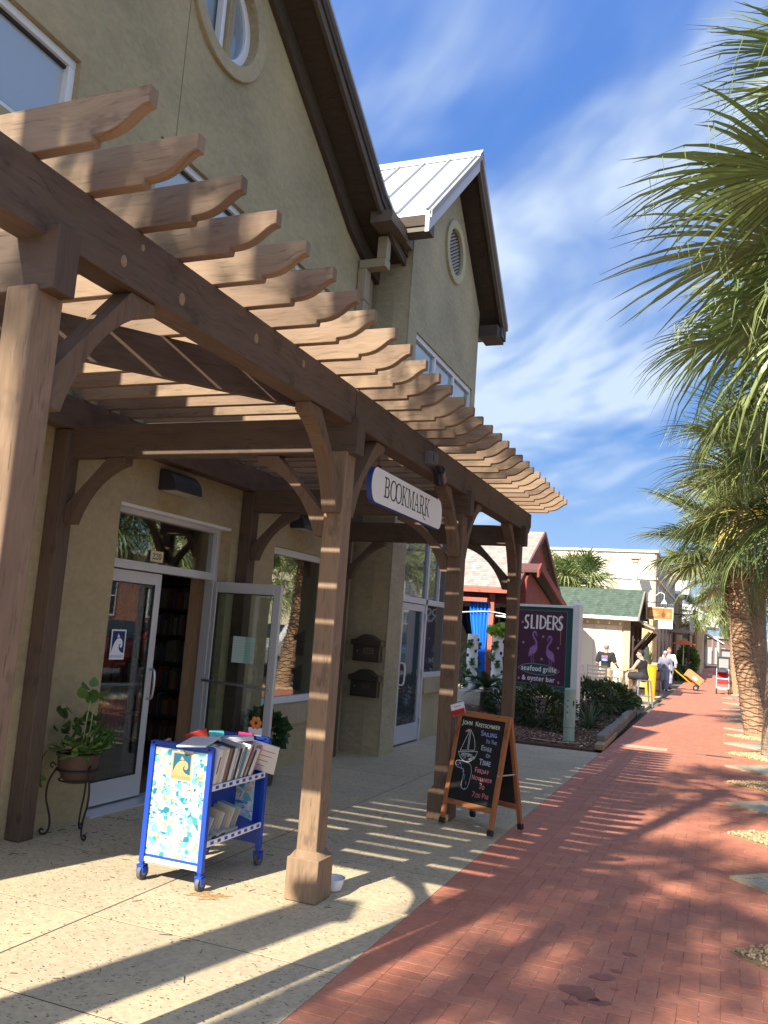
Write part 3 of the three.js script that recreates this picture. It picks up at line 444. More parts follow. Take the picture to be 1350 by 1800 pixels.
// door number, notices
const plate = (name, label, cat, geo, w, h, draw, pos) => { const g = new THREE.PlaneGeometry(geo[0], geo[1]); const b = one(name, label, cat, bx(-geo[0] / 2, geo[0] / 2, -geo[1] / 2, geo[1] / 2, -0.003, 0), white, pos); b.rotation.y = geo[2]; const f = part('printed_face', b, g.translate(0, 0, 0.0015), mat(1, 1, 1, 0.6, { map: ctex(w, h, draw) })); return b; };
plate('house_number', 'cream plate with the black house number on the glass over the shop door', 'number plate', [0.2, 0.11, Math.PI / 2], 256, 140, (g, w, h) => { g.fillStyle = '#dccfa4'; g.fillRect(0, 0, w, h); g.strokeStyle = '#6a6048'; g.lineWidth = 4; g.strokeRect(3, 3, w - 6, h - 6); g.fillStyle = '#17140f'; g.font = 'bold 108px serif'; g.textAlign = 'center'; g.fillText('220', w / 2, 107); }, [-5.07, 2.275, -6.79]);
const wave = (g, w, h, bg, fg, txt) => {
  g.fillStyle = fg; g.fillRect(0, 0, w, h); g.fillStyle = bg; g.fillRect(w * 0.07, h * 0.05, w * 0.86, h * 0.74);
  g.fillStyle = fg; g.beginPath(); g.moveTo(w * 0.07, h * 0.79); g.bezierCurveTo(w * 0.16, h * 0.5, w * 0.3, h * 0.32, w * 0.5, h * 0.29); g.bezierCurveTo(w * 0.74, h * 0.26, w * 0.86, h * 0.42, w * 0.8, h * 0.55); g.bezierCurveTo(w * 0.76, h * 0.64, w * 0.62, h * 0.62, w * 0.63, h * 0.54); g.bezierCurveTo(w * 0.64, h * 0.49, w * 0.7, h * 0.5, w * 0.7, h * 0.53); g.bezierCurveTo(w * 0.7, h * 0.45, w * 0.58, h * 0.47, w * 0.57, h * 0.56); g.bezierCurveTo(w * 0.56, h * 0.68, w * 0.7, h * 0.76, w * 0.93, h * 0.79); g.closePath(); g.fill();
  g.beginPath(); g.moveTo(w * 0.4, h * 0.27); g.lineTo(w * 0.47, h * 0.13); g.lineTo(w * 0.6, h * 0.26); g.closePath(); g.fill();
  g.fillStyle = txt; g.font = 'bold ' + Math.round(h * 0.135) + 'px serif'; g.textAlign = 'center'; g.fillText('BOOKMARK', w / 2, h * 0.94, w * 0.86);
};
plate('door_poster', 'blue and white wave poster on the closed glass door', 'poster', [0.2, 0.27, Math.PI / 2], 300, 400, (g, w, h) => wave(g, w, h, '#17336b', '#f2f4f8', '#8fa0c4'), [-5.072, 1.43, -6.36]);
plate('door_notice', 'pale green square notice taped to the open glass door', 'notice', [0.26, 0.27, 0], 128, 128, (g, w, h) => { g.fillStyle = '#b4cfc6'; g.fillRect(0, 0, w, h); g.fillStyle = '#a3c0b6'; for (let i = 0; i < 8; i++) g.fillRect(14, 18 + i * 12, 60 + (i * 37) % 40, 3); }, [-4.6, 1.42, -7.768]);

// mailboxes on the return wall
for (const [y, n, l, c] of [[1.44, '222', 'dark bronze mailbox with arched lid, upper of the two on the return wall', 0.045], [0.96, '224', 'dark bronze mailbox with arched lid, lower of the two on the return wall', 0.035]]) {
  const t = thing('mailbox', l, 'mailbox', [-4.56, y, -11.115]), m = mat(c * 1.5, c * 1.15, c * 0.9, 0.45, { metalness: 0.4 });
  part('body', t, bx(-0.2, 0.2, -0.17, 0.13, 0, 0.12, 0.008), m);
  const s = new THREE.Shape(); s.moveTo(-0.22, 0.12); s.lineTo(-0.22, 0.06); s.lineTo(0.22, 0.06); s.lineTo(0.22, 0.12); s.bezierCurveTo(0.12, 0.12, 0.1, 0.2, 0, 0.2); s.bezierCurveTo(-0.1, 0.2, -0.12, 0.12, -0.22, 0.12);
  part('lid', t, new THREE.ExtrudeGeometry(s, { depth: 0.15, bevelEnabled: true, bevelThickness: 0.006, bevelSize: 0.006, bevelSegments: 1, curveSegments: 12 }), m);
  part('front_panel', t, bx(-0.16, 0.16, -0.14, 0.04, 0.12, 0.128, 0.003), m);
  part('number', t, new THREE.PlaneGeometry(0.15, 0.08).translate(0.04, -0.02, 0.1295), mat(1, 1, 1, 0.5, { map: ctex(128, 68, (g, w, h) => { g.fillStyle = y > 1 ? '#6a5a4c' : '#3a2f28'; g.fillRect(0, 0, w, h); g.fillStyle = y > 1 ? '#0c0a08' : '#5a4032'; g.font = 'bold 58px sans-serif'; g.textAlign = 'center'; g.fillText(n, w / 2, 55); }) }));
  part('screw', t, new THREE.SphereGeometry(0.008, 8, 6).translate(-0.13, -0.03, 0.13), steel);
}
// ================= book cart =================
const BLUE = mat(0.012, 0.06, 0.4, 0.38), cartWhite = mat(0.75, 0.77, 0.82, 0.5);
{
  const X0 = -3.515, X1 = -3.065, Z0 = -4.9, Z1 = -5.64;
  const t = thing('book_cart', 'blue wheeled book cart with a sea-coloured collage end panel on the sunlit pavement', 'book cart');
  for (const [x, z] of [[X0, Z0], [X1, Z0], [X0, Z1], [X1, Z1]]) {
    part('upright', t, bx(x - 0.019, x + 0.019, 0.115, 0.895, z - 0.019, z + 0.019, 0.004), BLUE);
    const c = part('caster', t, [rod([x, 0.07, z], [x, 0.13, z], 0.016), bx(x - 0.026, x - 0.016, 0.045, 0.095, z - 0.03, z + 0.02), bx(x + 0.016, x + 0.026, 0.045, 0.095, z - 0.03, z + 0.02), bx(x - 0.026, x + 0.026, 0.088, 0.1, z - 0.03, z + 0.025)], BLUE);
    part('wheel', c, new THREE.CylinderGeometry(0.048, 0.048, 0.026, 20).rotateZ(Math.PI / 2).translate(x, 0.0485, z - 0.012), mat(0.1, 0.1, 0.11, 0.6)); part('hub', c, new THREE.CylinderGeometry(0.02, 0.02, 0.029, 12).rotateZ(Math.PI / 2).translate(x, 0.0485, z - 0.012), mat(0.4, 0.4, 0.42, 0.5));
  }
  for (const z of [Z0, Z1]) { part('top_rail', t, bx(X0 - 0.005, X1 + 0.005, 0.875, 0.9, z - 0.019, z + 0.019, 0.004), BLUE); part('end_panel', t, bx(X0 + 0.019, X1 - 0.019, 0.15, 0.872, z - 0.008, z + 0.004), BLUE); }
  part('bottom_edge', t, bx(X0 + 0.02, X1 - 0.02, 0.125, 0.155, Z0 - 0.01, Z0 + 0.014, 0.003), cartWhite);
  const tx = ctex(800, 1400, (g, w, h) => {
    const q = rng(77); g.fillStyle = '#eef6f6'; g.fillRect(0, 0, w, h);
    const pal = ['#ffffff', '#f7fbfa', '#9fdde0', '#4fb9cc', '#1f9fbf', '#c7ecec', '#d9f2f0', '#ecd0a6', '#8fd6dc', '#ffffff', '#bfe6ea', '#f4f4ee', '#79cfd4'];
    for (let k = 0; k < 640; k++) { const x = q() * w, y = q() * h, s = 18 + 48 * q(); g.save(); g.translate(x, y); g.rotate(q() * 6.3); g.fillStyle = pal[Math.floor(q() * pal.length)]; g.beginPath(); const n = 4 + Math.floor(q() * 4); for (let i = 0; i < n; i++) { const a = i / n * 6.283, r = s * (0.6 + 0.7 * q()); g.lineTo(Math.cos(a) * r, Math.sin(a) * r * 0.75); } g.closePath(); g.fill(); if (q() < 0.25) { g.strokeStyle = 'rgba(30,90,120,.5)'; g.lineWidth = 2; for (let i = -2; i < 3; i++) { g.beginPath(); g.moveTo(-s * 0.5, i * 7); g.lineTo(s * 0.5, i * 7 + 6 * q()); g.stroke(); } } if (q() < 0.12) { g.fillStyle = '#33424f'; for (let i = 0; i < 7; i++) { g.beginPath(); g.arc((q() - 0.5) * s, (q() - 0.5) * s, 2 + 5 * q(), 0, 7); g.fill(); } } g.restore(); }
    g.save(); g.translate(265, 30); g.fillStyle = '#f4f7f5'; g.fillRect(-14, -8, 340, 380); g.save(); wave(g, 310, 360, '#0f6f92', '#eec287', '#eec287'); g.restore(); g.fillStyle = '#c89a5c'; g.font = 'bold 52px serif'; g.textAlign = 'center'; g.fillText('BOOKMARK', 155, 345, 290); g.restore();
    g.strokeStyle = '#31586f'; g.lineWidth = 4; g.save(); g.translate(690, 330); for (let i = 0; i < 5; i++) { const a = i * 1.2566; g.beginPath(); g.moveTo(0, 0); g.lineTo(Math.cos(a) * 60, Math.sin(a) * 60); g.stroke(); } g.restore();
  });
  part('collage', t, new THREE.PlaneGeometry(X1 - X0 - 0.044, 0.685).translate((X0 + X1) / 2, 0.515, Z0 + 0.0062), mat(0.55, 0.55, 0.55, 0.6, { map: tx }));
  part('collage', t, new THREE.PlaneGeometry(0.3, 0.42).translate(X0 + 0.23, 0.45, Z1 + 0.0062), mat(1, 1, 1, 0.6, { map: rep(tx, 0.5) }), 'inside of the far end panel pasted with card animals');
  // sloping shelves, both sides, with white toothed lips
  for (const [y, n] of [[0.63, 'upper'], [0.28, 'lower']]) for (const s of [1, -1]) {
    const xm = (X0 + X1) / 2, g = bx(0, 0.235, -0.006, 0.006, Z1 + 0.01, Z0 - 0.01).rotateZ(-0.22); if (s < 0) g.scale(-1, 1, 1).index && g.index.array.reverse(); g.translate(xm, y + 0.05, 0); part('shelf', t, g, BLUE);
    part('shelf_lip', t, bx(xm + s * 0.226, xm + s * 0.242, y - 0.012, y + 0.026, Z1 + 0.02, Z0 - 0.02, 0.003), cartWhite);
    for (let k = 0; k < 8; k++) part('lip_notch', t, bx(xm + s * 0.2425, xm + s * 0.245, y + 0.0, y + 0.018, Z0 - 0.06 - k * 0.085 - 0.035, Z0 - 0.06 - k * 0.085).translate(0, 0, 0), BLUE);
  }
  part('spine_panel', t, bx((X0 + X1) / 2 - 0.006, (X0 + X1) / 2 + 0.006, 0.2, 0.8, Z1 + 0.01, Z0 - 0.01), BLUE);
  // books along the street side of the top shelf
  const q = rng(41); let z = Z0 - 0.03; const cols = [['white', 0.75, 0.74, 0.72], ['cream', 0.65, 0.58, 0.45], ['white', 0.72, 0.7, 0.7], ['brown', 0.25, 0.15, 0.1], ['black', 0.04, 0.04, 0.045], ['white', 0.7, 0.7, 0.72], ['grey', 0.32, 0.32, 0.34], ['black', 0.03, 0.03, 0.035], ['white', 0.74, 0.74, 0.74], ['teal', 0.1, 0.25, 0.28], ['white', 0.7, 0.68, 0.66], ['maroon', 0.22, 0.05, 0.07], ['grey', 0.4, 0.4, 0.41], ['black', 0.035, 0.03, 0.03], ['white', 0.76, 0.75, 0.75], ['pink', 0.5, 0.25, 0.3]];
  const ord = ['first', 'second', 'third', 'fourth', 'fifth', 'sixth', 'seventh', 'eighth', 'ninth', 'tenth', 'eleventh', 'twelfth', 'thirteenth', 'fourteenth', 'fifteenth', 'sixteenth'];
  cols.forEach(([n, r, g, b], i) => {
    const tk = 0.02 + 0.022 * q(), hh = 0.2 + 0.045 * q() - (i > 12 ? 0.02 : 0), d = 0.15; z -= tk;
    const bk = thing('book', `${ord[i]} book from the near end of the cart's top shelf, ${n} spine`, 'book', [-3.058, 0.66, z + tk / 2], 'books on the cart'); bk.rotation.z = -0.16; bk.rotation.x = -0.05 - 0.012 * i * (i > 9 ? 1.6 : 0.5);
    part('cover', bk, [bx(-d, 0, 0, hh, -tk / 2 + 0.001, -tk / 2 + 0.0035), bx(-d, 0, 0, hh, tk / 2 - 0.0035, tk / 2 - 0.001), bx(-0.003, 0, 0, hh, -tk / 2 + 0.0035, tk / 2 - 0.0035)], mat(r, g, b, 0.5));
    part('pages', bk, bx(-d + 0.006, -0.004, 0.004, hh - 0.004, -tk / 2 + 0.0035, tk / 2 - 0.0035), mat(0.7, 0.66, 0.56, 0.9));
    if (i % 2 === 0) part('spine_title', bk, bx(0.0005, 0.0012, hh * 0.3, hh * 0.8, -tk * 0.16, tk * 0.16), i % 4 ? white : mat(0.12, 0.1, 0.12, 0.6));
    z -= 0.0015;
  });
  const lean = (name, label, cat, w, h, d, c, pos, rot) => { const o = one(name, label, cat, bx(-w / 2, w / 2, 0, h, -d / 2, d / 2, 0.003), mat(...c, 0.5), pos); o.rotation.set(...rot); return o; };
  const ob = lean('book', 'white book with a red-lined cover leaning open at the far end of the cart', 'book', 0.2, 0.24, 0.015, [0.78, 0.77, 0.76], [-3.08, 0.665, -5.6], [0.5, 0.2, -0.35]); for (let i = 0; i < 4; i++) part('cover_line', ob, bx(-0.08, 0.02 + 0.02 * i, 0.05 + i * 0.045, 0.055 + i * 0.045, 0.0076, 0.0086), mat(0.45, 0.1, 0.14, 0.6));
  lean('leaflet_stack', 'shiny white leaflet lying flat over the top of the cart', 'leaflet', 0.2, 0.012, 0.3, [0.7, 0.7, 0.74], [-3.22, 0.905, -4.98], [0.08, 0.25, 0.06]);
  lean('book', 'dark blue hardback lying flat under the shiny leaflet on the cart', 'book', 0.24, 0.03, 0.3, [0.06, 0.08, 0.2], [-3.24, 0.865, -5.1], [0.05, 0.3, 0]);
  lean('book', 'pale book lying across the middle of the cart top', 'book', 0.2, 0.03, 0.28, [0.66, 0.66, 0.7], [-3.2, 0.885, -5.33], [0.03, -0.5, 0.1]);
  lean('book', 'small blue-green toy-like book on the pale book on the cart', 'book', 0.1, 0.025, 0.14, [0.1, 0.5, 0.55], [-3.24, 0.93, -5.22], [0, 0.6, 0.1]);
  lean('pink_book', 'bright pink book standing against the far end rail of the cart', 'book', 0.12, 0.1, 0.02, [0.6, 0.04, 0.22], [-3.22, 0.82, -5.58], [-0.1, 0, 0]);
  lean('red_folder', 'red and yellow folder sticking up on the door side of the cart', 'folder', 0.16, 0.2, 0.02, [0.55, 0.05, 0.035], [-3.4, 0.74, -5.3], [0, 0.9, 0.3]);
  lean('book', 'tan book leaning out on the door side of the cart', 'book', 0.14, 0.22, 0.03, [0.4, 0.24, 0.12], [-3.53, 0.66, -5.1], [0, 1.4, 0.35]);
  lean('magazine', 'dark magazine lying along the near top rail of the cart', 'magazine', 0.3, 0.008, 0.2, [0.08, 0.07, 0.1], [-3.3, 0.876, -5.03], [0.05, 0.1, 0]);
  const fl = thing('flower_tag', 'orange flower cut-out clipped above a white price card on the cart', 'decoration', [-3.17, 0.9, -5.63]); part('card', fl, bx(-0.055, 0.055, 0, 0.055, -0.004, 0.004), white); for (let i = 0; i < 6; i++) part('petal', fl, new THREE.SphereGeometry(0.02, 8, 6).scale(1, 1, 0.5).translate(0.03 * Math.cos(i * 1.05), 0.09 + 0.03 * Math.sin(i * 1.05), 0), mat(0.7, 0.2, 0.03, 0.6));
  // lower shelf
  const cs = thing('card_box', 'clear box of small tan and white cards on the lower cart shelf', 'box', [-3.17, 0.318, -5.14]); cs.rotation.z = -0.22; part('tray', cs, bx(-0.08, 0.1, 0, 0.03, -0.19, 0.19, 0.003), mat(0.3, 0.33, 0.33, 0.4)); for (let k = 0; k < 9; k++) { const c = part('card', cs, bx(-0.06, 0.08, 0, 0.1 + 0.05 * q(), -0.003, 0.003), mat(...[[0.5, 0.42, 0.28], [0.3, 0.34, 0.34], [0.6, 0.58, 0.5]][k % 3], 0.7)); c.position.set(0, 0.03, -0.17 + k * 0.042); c.rotation.x = -0.2 + 0.1 * q(); }
  for (let k = 0; k < 3; k++) lean('book', ['teal', 'black', 'grey'][k] + ' book lying on the lower shelf of the cart, ' + ['near end', 'middle', 'beside the card box'][k], 'book', 0.12, 0.022, 0.16, [[0.05, 0.2, 0.24], [0.03, 0.03, 0.04], [0.3, 0.3, 0.32]][k], [-3.12, 0.285 + k * 0.023, -5.06 - k * 0.02], [0, 0.1 * k, -0.22]);
}
// ================= sandwich board =================
{
  const t = thing('sandwich_board', 'wooden A-frame chalkboard announcing a book talk beside the pergola post', 'chalkboard', [-2.105, 0, -7.635]); t.rotation.y = -0.405;
  const orange = wood(0.5, 0.19, 0.07), W = 0.3, H = 1.03;
  for (const s of [1, -1]) {
    const p = new THREE.Group(); p.name = 'panel'; p.userData.label = s > 0 ? 'front chalkboard leaf' : 'rear leaf in shade'; t.add(p); p.position.set(0, 1.005, s > 0 ? -0.225 : -0.245); p.rotation.x = s > 0 ? -0.2 : 0.24; const y = (a) => a - 1.005;
    part('stile', p, tb(-W, -W + 0.045, y(0.05), y(H), -0.016, 0.016, 0.005), orange); part('stile', p, tb(W - 0.045, W, y(0.05), y(H), -0.016, 0.016, 0.005), orange);
    part('rail', p, tb(-W + 0.046, W - 0.046, y(H - 0.05), y(H), -0.016, 0.016, 0.005), orange); part('rail', p, tb(-W + 0.046, W - 0.046, y(0.18), y(0.23), -0.016, 0.016, 0.005), orange);
    part('foot', p, bx(-W - 0.003, -W + 0.048, y(0.0), y(0.05), -0.019, 0.019, 0.004), black); part('foot', p, bx(W - 0.048, W + 0.003, y(0.0), y(0.05), -0.019, 0.019, 0.004), black);
    part('slate', p, bx(-W + 0.045, W - 0.045, y(0.23), y(H - 0.05), -0.006, 0.005), mat(0.016, 0.017, 0.018, 0.5));
    if (s > 0) {
      const q = rng(3), chalk = (g, txt, x, y, size, col) => { g.fillStyle = col; let cx = x; for (const [i, c] of [...txt].entries()) { const big = i === 0 || txt[i - 1] === ' '; const sz = size * (big ? 1.3 : 1); g.font = sz + 'px sans-serif'; g.save(); g.translate(cx, y + (q() - 0.5) * 5); g.rotate((q() - 0.5) * 0.16 - 0.03); g.globalAlpha = 0.92; g.fillText(c, 0, 0); g.strokeStyle = col; g.lineWidth = 2.5; g.strokeText(c, 0, 0); g.restore(); cx += g.measureText(c).width * 0.98 + 1; } };
      const tx = ctex(640, 960, (g, w, h) => {
        g.fillStyle = '#17191a'; g.fillRect(0, 0, w, h); for (let i = 0; i < 260; i++) { g.fillStyle = `rgba(190,195,200,${0.015 * q()})`; g.beginPath(); g.ellipse(q() * w, q() * h, 20 + 80 * q(), 10 + 30 * q(), q() * 3, 0, 7); g.fill(); }
        chalk(g, 'JOHN', 22, 96, 60, '#e2e6c6'); chalk(g, 'KRETSCHMER', 214, 96, 57, '#e2e6c6');
        chalk(g, 'SAILING', 318, 192, 60, '#a6acea'); chalk(g, 'TO THE', 404, 268, 44, '#9aa6d8'); chalk(g, 'EDGE', 352, 358, 60, '#b9c0cc'); chalk(g, 'OF', 440, 426, 42, '#aab4d0'); chalk(g, 'TIME', 360, 520, 70, '#c5c9e0');
        chalk(g, 'FRIDAY', 318, 614, 60, '#ea8c98'); chalk(g, 'NOVEMBER', 292, 698, 53, '#ea8c98'); chalk(g, '30', 416, 784, 62, '#e08a90'); chalk(g, '7:00 PM', 334, 884, 60, '#d0727e');
        g.strokeStyle = '#eceff2'; g.lineWidth = 5; g.lineCap = 'round'; g.lineJoin = 'round'; const pl = (p) => { g.beginPath(); p.forEach(([x, y], i) => (i ? g.lineTo(x, y) : g.moveTo(x, y))); g.stroke(); };
        pl([[150, 140], [160, 390]]); pl([[166, 150], [176, 384]]); pl([[150, 140], [110, 260], [60, 402], [160, 388]]); g.beginPath(); g.moveTo(162, 150); g.quadraticCurveTo(262, 240, 266, 372); g.lineTo(180, 384); g.stroke();
        g.beginPath(); g.moveTo(36, 410); g.quadraticCurveTo(70, 510, 170, 520); g.quadraticCurveTo(300, 500, 310, 380); g.lineTo(36, 424); g.stroke(); g.lineWidth = 3; g.strokeStyle = 'rgba(225,230,235,.75)'; for (let i = 0; i < 46; i++) { const x = 62 + q() * 200, y = 424 + q() * 66; pl([[x, y], [x + 34, y - 10], [x + 14, y + 8]]); }
        g.fillStyle = '#d58a8a'; g.beginPath(); g.moveTo(84, 180); g.quadraticCurveTo(110, 140, 150, 140); g.lineTo(146, 160); g.quadraticCurveTo(112, 182, 84, 180); g.fill();
        g.strokeStyle = '#cfd8ee'; g.lineWidth = 5; g.beginPath(); g.moveTo(60, 520); g.quadraticCurveTo(20, 520, 26, 560); g.quadraticCurveTo(40, 604, 110, 600); g.quadraticCurveTo(170, 600, 168, 660); g.quadraticCurveTo(166, 720, 158, 770); g.quadraticCurveTo(162, 836, 220, 830); g.quadraticCurveTo(268, 820, 272, 700); g.quadraticCurveTo(290, 560, 220, 530); g.quadraticCurveTo(140, 510, 60, 520); g.stroke();
        g.fillStyle = '#8e9be0'; for (let i = 0; i < 16; i++) { const a = i / 15; g.fillRect(60 + a * 170 + 14 * Math.sin(i * 2), 548 + a * a * 250 + 18 * Math.cos(i * 3), 7, 16); }
      });
      part('chalk_face', p, new THREE.PlaneGeometry(2 * W - 0.092, H - 0.282).translate(0, y((0.23 + H - 0.05) / 2), 0.0065), mat(1, 1, 1, 0.55, { map: tx }));
    }
  }
  part('stay', t, [rod([W - 0.02, 0.52, -0.1], [W - 0.02, 0.52, -0.37], 0.007)], mat(0.5, 0.4, 0.3, 0.6));
  const tag = thing('shop_tag', 'small white and red card clipped to the top corner of the chalkboard', 'tag', [-2.3, 1.04, -7.92]); tag.rotation.set(-0.15, -0.3, 0.3);
  part('card', tag, bx(-0.075, 0.075, -0.055, 0.055, -0.003, 0.003), white); part('red_half', tag, bx(-0.0745, 0.0745, -0.0545, -0.005, 0.0031, 0.0042), mat(0.5, 0.02, 0.03, 0.6));
  part('lettering', tag, new THREE.PlaneGeometry(0.1, 0.03).translate(0, 0.025, 0.0042), mat(1, 1, 1, 0.6, { map: ctex(128, 40, (g, w, h) => { g.fillStyle = '#f4f4f4'; g.fillRect(0, 0, w, h); g.fillStyle = '#2a2a48'; g.font = 'bold 26px sans-serif'; g.fillText('Treasure', 8, 29); }) }));
}
// white bowl behind the post plinth
{ const pts = [[0.0, 0.004], [0.055, 0.004], [0.062, 0.01], [0.078, 0.075], [0.084, 0.078], [0.084, 0.082], [0.076, 0.08], [0.06, 0.014], [0, 0.012]].map((p) => new THREE.Vector2(...p)); one('dog_bowl', 'white water bowl on the pavement behind the post plinth', 'bowl', new THREE.LatheGeometry(pts, 28), mat(0.72, 0.76, 0.82, 0.35), [-2.375, 0, -5.44]); }
// ================= palms =================
const leafTex = dtex(64, 256, (u, v) => { const s = 0.86 + 0.28 * (vn(u * 12, v * 3, 12, 3, 5) - 0.5); return lin(s, s, s * 0.95); });
const leafMat = (r, g, b) => new THREE.MeshPhysicalMaterial({ color: new THREE.Color().setRGB(r, g, b), roughness: 0.4, transmission: 0.2, thickness: 0, side: THREE.DoubleSide });
const frondM = [leafMat(0.185, 0.24, 0.075), leafMat(0.235, 0.285, 0.1), leafMat(0.14, 0.2, 0.062), leafMat(0.29, 0.32, 0.125)], yellowLeaf = leafMat(0.42, 0.36, 0.07), deadLeaf = mat(0.24, 0.15, 0.075, 0.9, { side: THREE.DoubleSide });
const bark = (() => { const n = (u, v) => 0.5 * fbm(u * 5, v * 26, 5, 26, 201, 4) + 0.5 * fbm(u * 30, v * 9, 30, 9, 202, 3); const t = dtex(512, 512, (u, v) => { const k = 0.55 + 0.85 * (n(u, v) - 0.15); return lin(k, k * 0.98, k * 0.95); }); return mat(0.36, 0.265, 0.18, 0.95, { map: t, bumpMap: gray(512, 512, n), bumpScale: 0.05 }); })();
const barkWarm = bark.clone(); barkWarm.color.setRGB(0.46, 0.29, 0.18); const barkGrey = bark.clone(); barkGrey.color.setRGB(0.4, 0.31, 0.23);
// fan frond: petiole along +x, segments in a fan around a down-curved rib, each a folded, drooping blade
function frondGeo(seed, { n = 56, st = 5, pet = 0.9, len = 0.95, wid = 0.034, droop = 0.5, threads = 0 } = {}) {
  const q = rng(seed), v = [], uv = []; const face = (a, b, c, ua, ub, uc) => { v.push(...a, ...b, ...c); uv.push(...ua, ...ub, ...uc); };
  const sag = (x) => -0.10 * x * x; const pr = 0.016;
  for (let i = 0; i < 4; i++) { const x0 = pet * i / 4, x1 = pet * (i + 1) / 4, y0 = sag(x0), y1 = sag(x1), r0 = pr * (1.5 - i / 5), r1 = pr * (1.5 - (i + 1) / 5); for (let k = 0; k < 3; k++) { const a = k * 2.094, b = a + 2.094, p = (x, y, r, t) => [x, y + r * Math.cos(t) * 0.7, r * Math.sin(t)]; face(p(x0, y0, r0, a), p(x1, y1, r1, a), p(x1, y1, r1, b), [0, 0], [0, 0.2], [1, 0.2]); face(p(x0, y0, r0, a), p(x1, y1, r1, b), p(x0, y0, r0, b), [0, 0], [1, 0.2], [1, 0]); } }
  const hub = [pet, sag(pet), 0], bend = -0.35;
  for (let i = 0; i < n; i++) {
    const f = (i + 0.5) / n * 2 - 1, a = f * 2.45 + (q() - 0.5) * 0.05, costa = 0.34 * (1 - Math.abs(f)) ** 1.2, L = len * (0.62 + 0.38 * Math.cos(f * 1.5)) * (0.88 + 0.24 * q()), dr = droop * (0.6 + 0.9 * q()), lift = 0.16 * Math.sin(Math.abs(f) * 2.4) * (1 - 0.4 * q()) + (q() - 0.5) * 0.1, side = (q() - 0.5) * 0.25;
    const ox = hub[0] + costa, oy = hub[1] + bend * costa * costa * 1.6, c = Math.cos(a), s = Math.sin(a), tw = (q() - 0.5) * 0.8, prev = [];
    for (let k = 0; k <= st; k++) {
      const t = k / st, d = L * t, w = wid * (t < 0.32 ? 0.35 + 1.9 * t : 1 * (1 - ((t - 0.32) / 0.68) ** 1.5)) + 0.002, ca = Math.cos(a + side * t), sa = Math.sin(a + side * t);
      const x = ox + ca * d * (1 - 0.12 * dr * t), z = sa * d * (1 - 0.12 * dr * t), y = oy + bend * 0.35 * d * Math.max(0, c) + lift * d - dr * d * t * t * 0.75;
      const nx = -s, nz = c, fold = 0.32 * w, ct = Math.cos(tw * t), stt = Math.sin(tw * t);
      prev.push([[x - nx * w * 0.5 * ct, y + fold - w * 0.5 * stt, z - nz * w * 0.5 * ct], [x, y, z], [x + nx * w * 0.5 * ct, y + fold + w * 0.5 * stt, z + nz * w * 0.5 * ct], t]);
    }
    for (let k = 0; k < st; k++) { const A = prev[k], B = prev[k + 1]; for (let m = 0; m < 2; m++) { face(A[m], B[m], B[m + 1], [m / 2, A[3]], [m / 2, B[3]], [(m + 1) / 2, B[3]]); if (k < st) face(A[m], B[m + 1], A[m + 1], [m / 2, A[3]], [(m + 1) / 2, B[3]], [(m + 1) / 2, A[3]]); } }
    if (threads && q() < threads) { const e = prev[st - 1][1], h = 0.12 + 0.25 * q(), o = [e[0] + (q() - 0.5) * 0.08, e[1] - h, e[2] + (q() - 0.5) * 0.08]; face(e, [e[0] + 0.004, e[1], e[2] + 0.003], o, [0, 0], [1, 0], [0, 1]); }
  }
  const g = new THREE.BufferGeometry(); g.setAttribute('position', new THREE.Float32BufferAttribute(v, 3)); g.setAttribute('uv', new THREE.Float32BufferAttribute(uv, 2)); g.computeVertexNormals(); return g;
}
const FR = [1, 2, 3, 4, 5].map((s) => frondGeo(s * 13, { droop: 0.06 + 0.1 * s, threads: 0.35 })), FRL = [1, 2, 3].map((s) => frondGeo(s * 29, { n: 26, st: 3, wid: 0.06, droop: 0.4 + 0.2 * s })), deadG = frondGeo(91, { n: 20, st: 3, wid: 0.05, droop: 1.6, pet: 0.7, len: 0.7 });
function trunkGeo(pts, radii, seed, nr = 20, per = 0.11) {
  const c = new THREE.CatmullRomCurve3(pts.map((p) => V3(...p))), L = c.getLength(), N = Math.max(8, Math.round(L / per)), v = [], uv = [], ix = [], q = rng(seed);
  for (let i = 0; i <= N; i++) { const t = i / N, p = c.getPointAt(t), f = t * (radii.length - 1), k = Math.min(radii.length - 2, Math.floor(f)), r0 = mix(radii[k], radii[k + 1], f - k) * (1 + 0.012 * (i % 2) + 0.045 * (q() - 0.5)); for (let j = 0; j <= nr; j++) { const a = j / nr * 6.2832, r = r0 * (1 + 0.05 * (vn(j % nr * 0.7, i * 0.5, 0, 0, seed) - 0.5)); v.push(p.x + r * Math.cos(a), p.y, p.z + r * Math.sin(a)); uv.push(j / nr * 1.4, t * L); } }
  for (let i = 0; i < N; i++) for (let j = 0; j < nr; j++) { const a = i * (nr + 1) + j, b = a + nr + 1; ix.push(a, b, a + 1, b, b + 1, a + 1); }
  const g = new THREE.BufferGeometry(); g.setAttribute('position', new THREE.Float32BufferAttribute(v, 3)); g.setAttribute('uv', new THREE.Float32BufferAttribute(uv, 2)); g.setIndex(ix); g.computeVertexNormals(); return g;
}
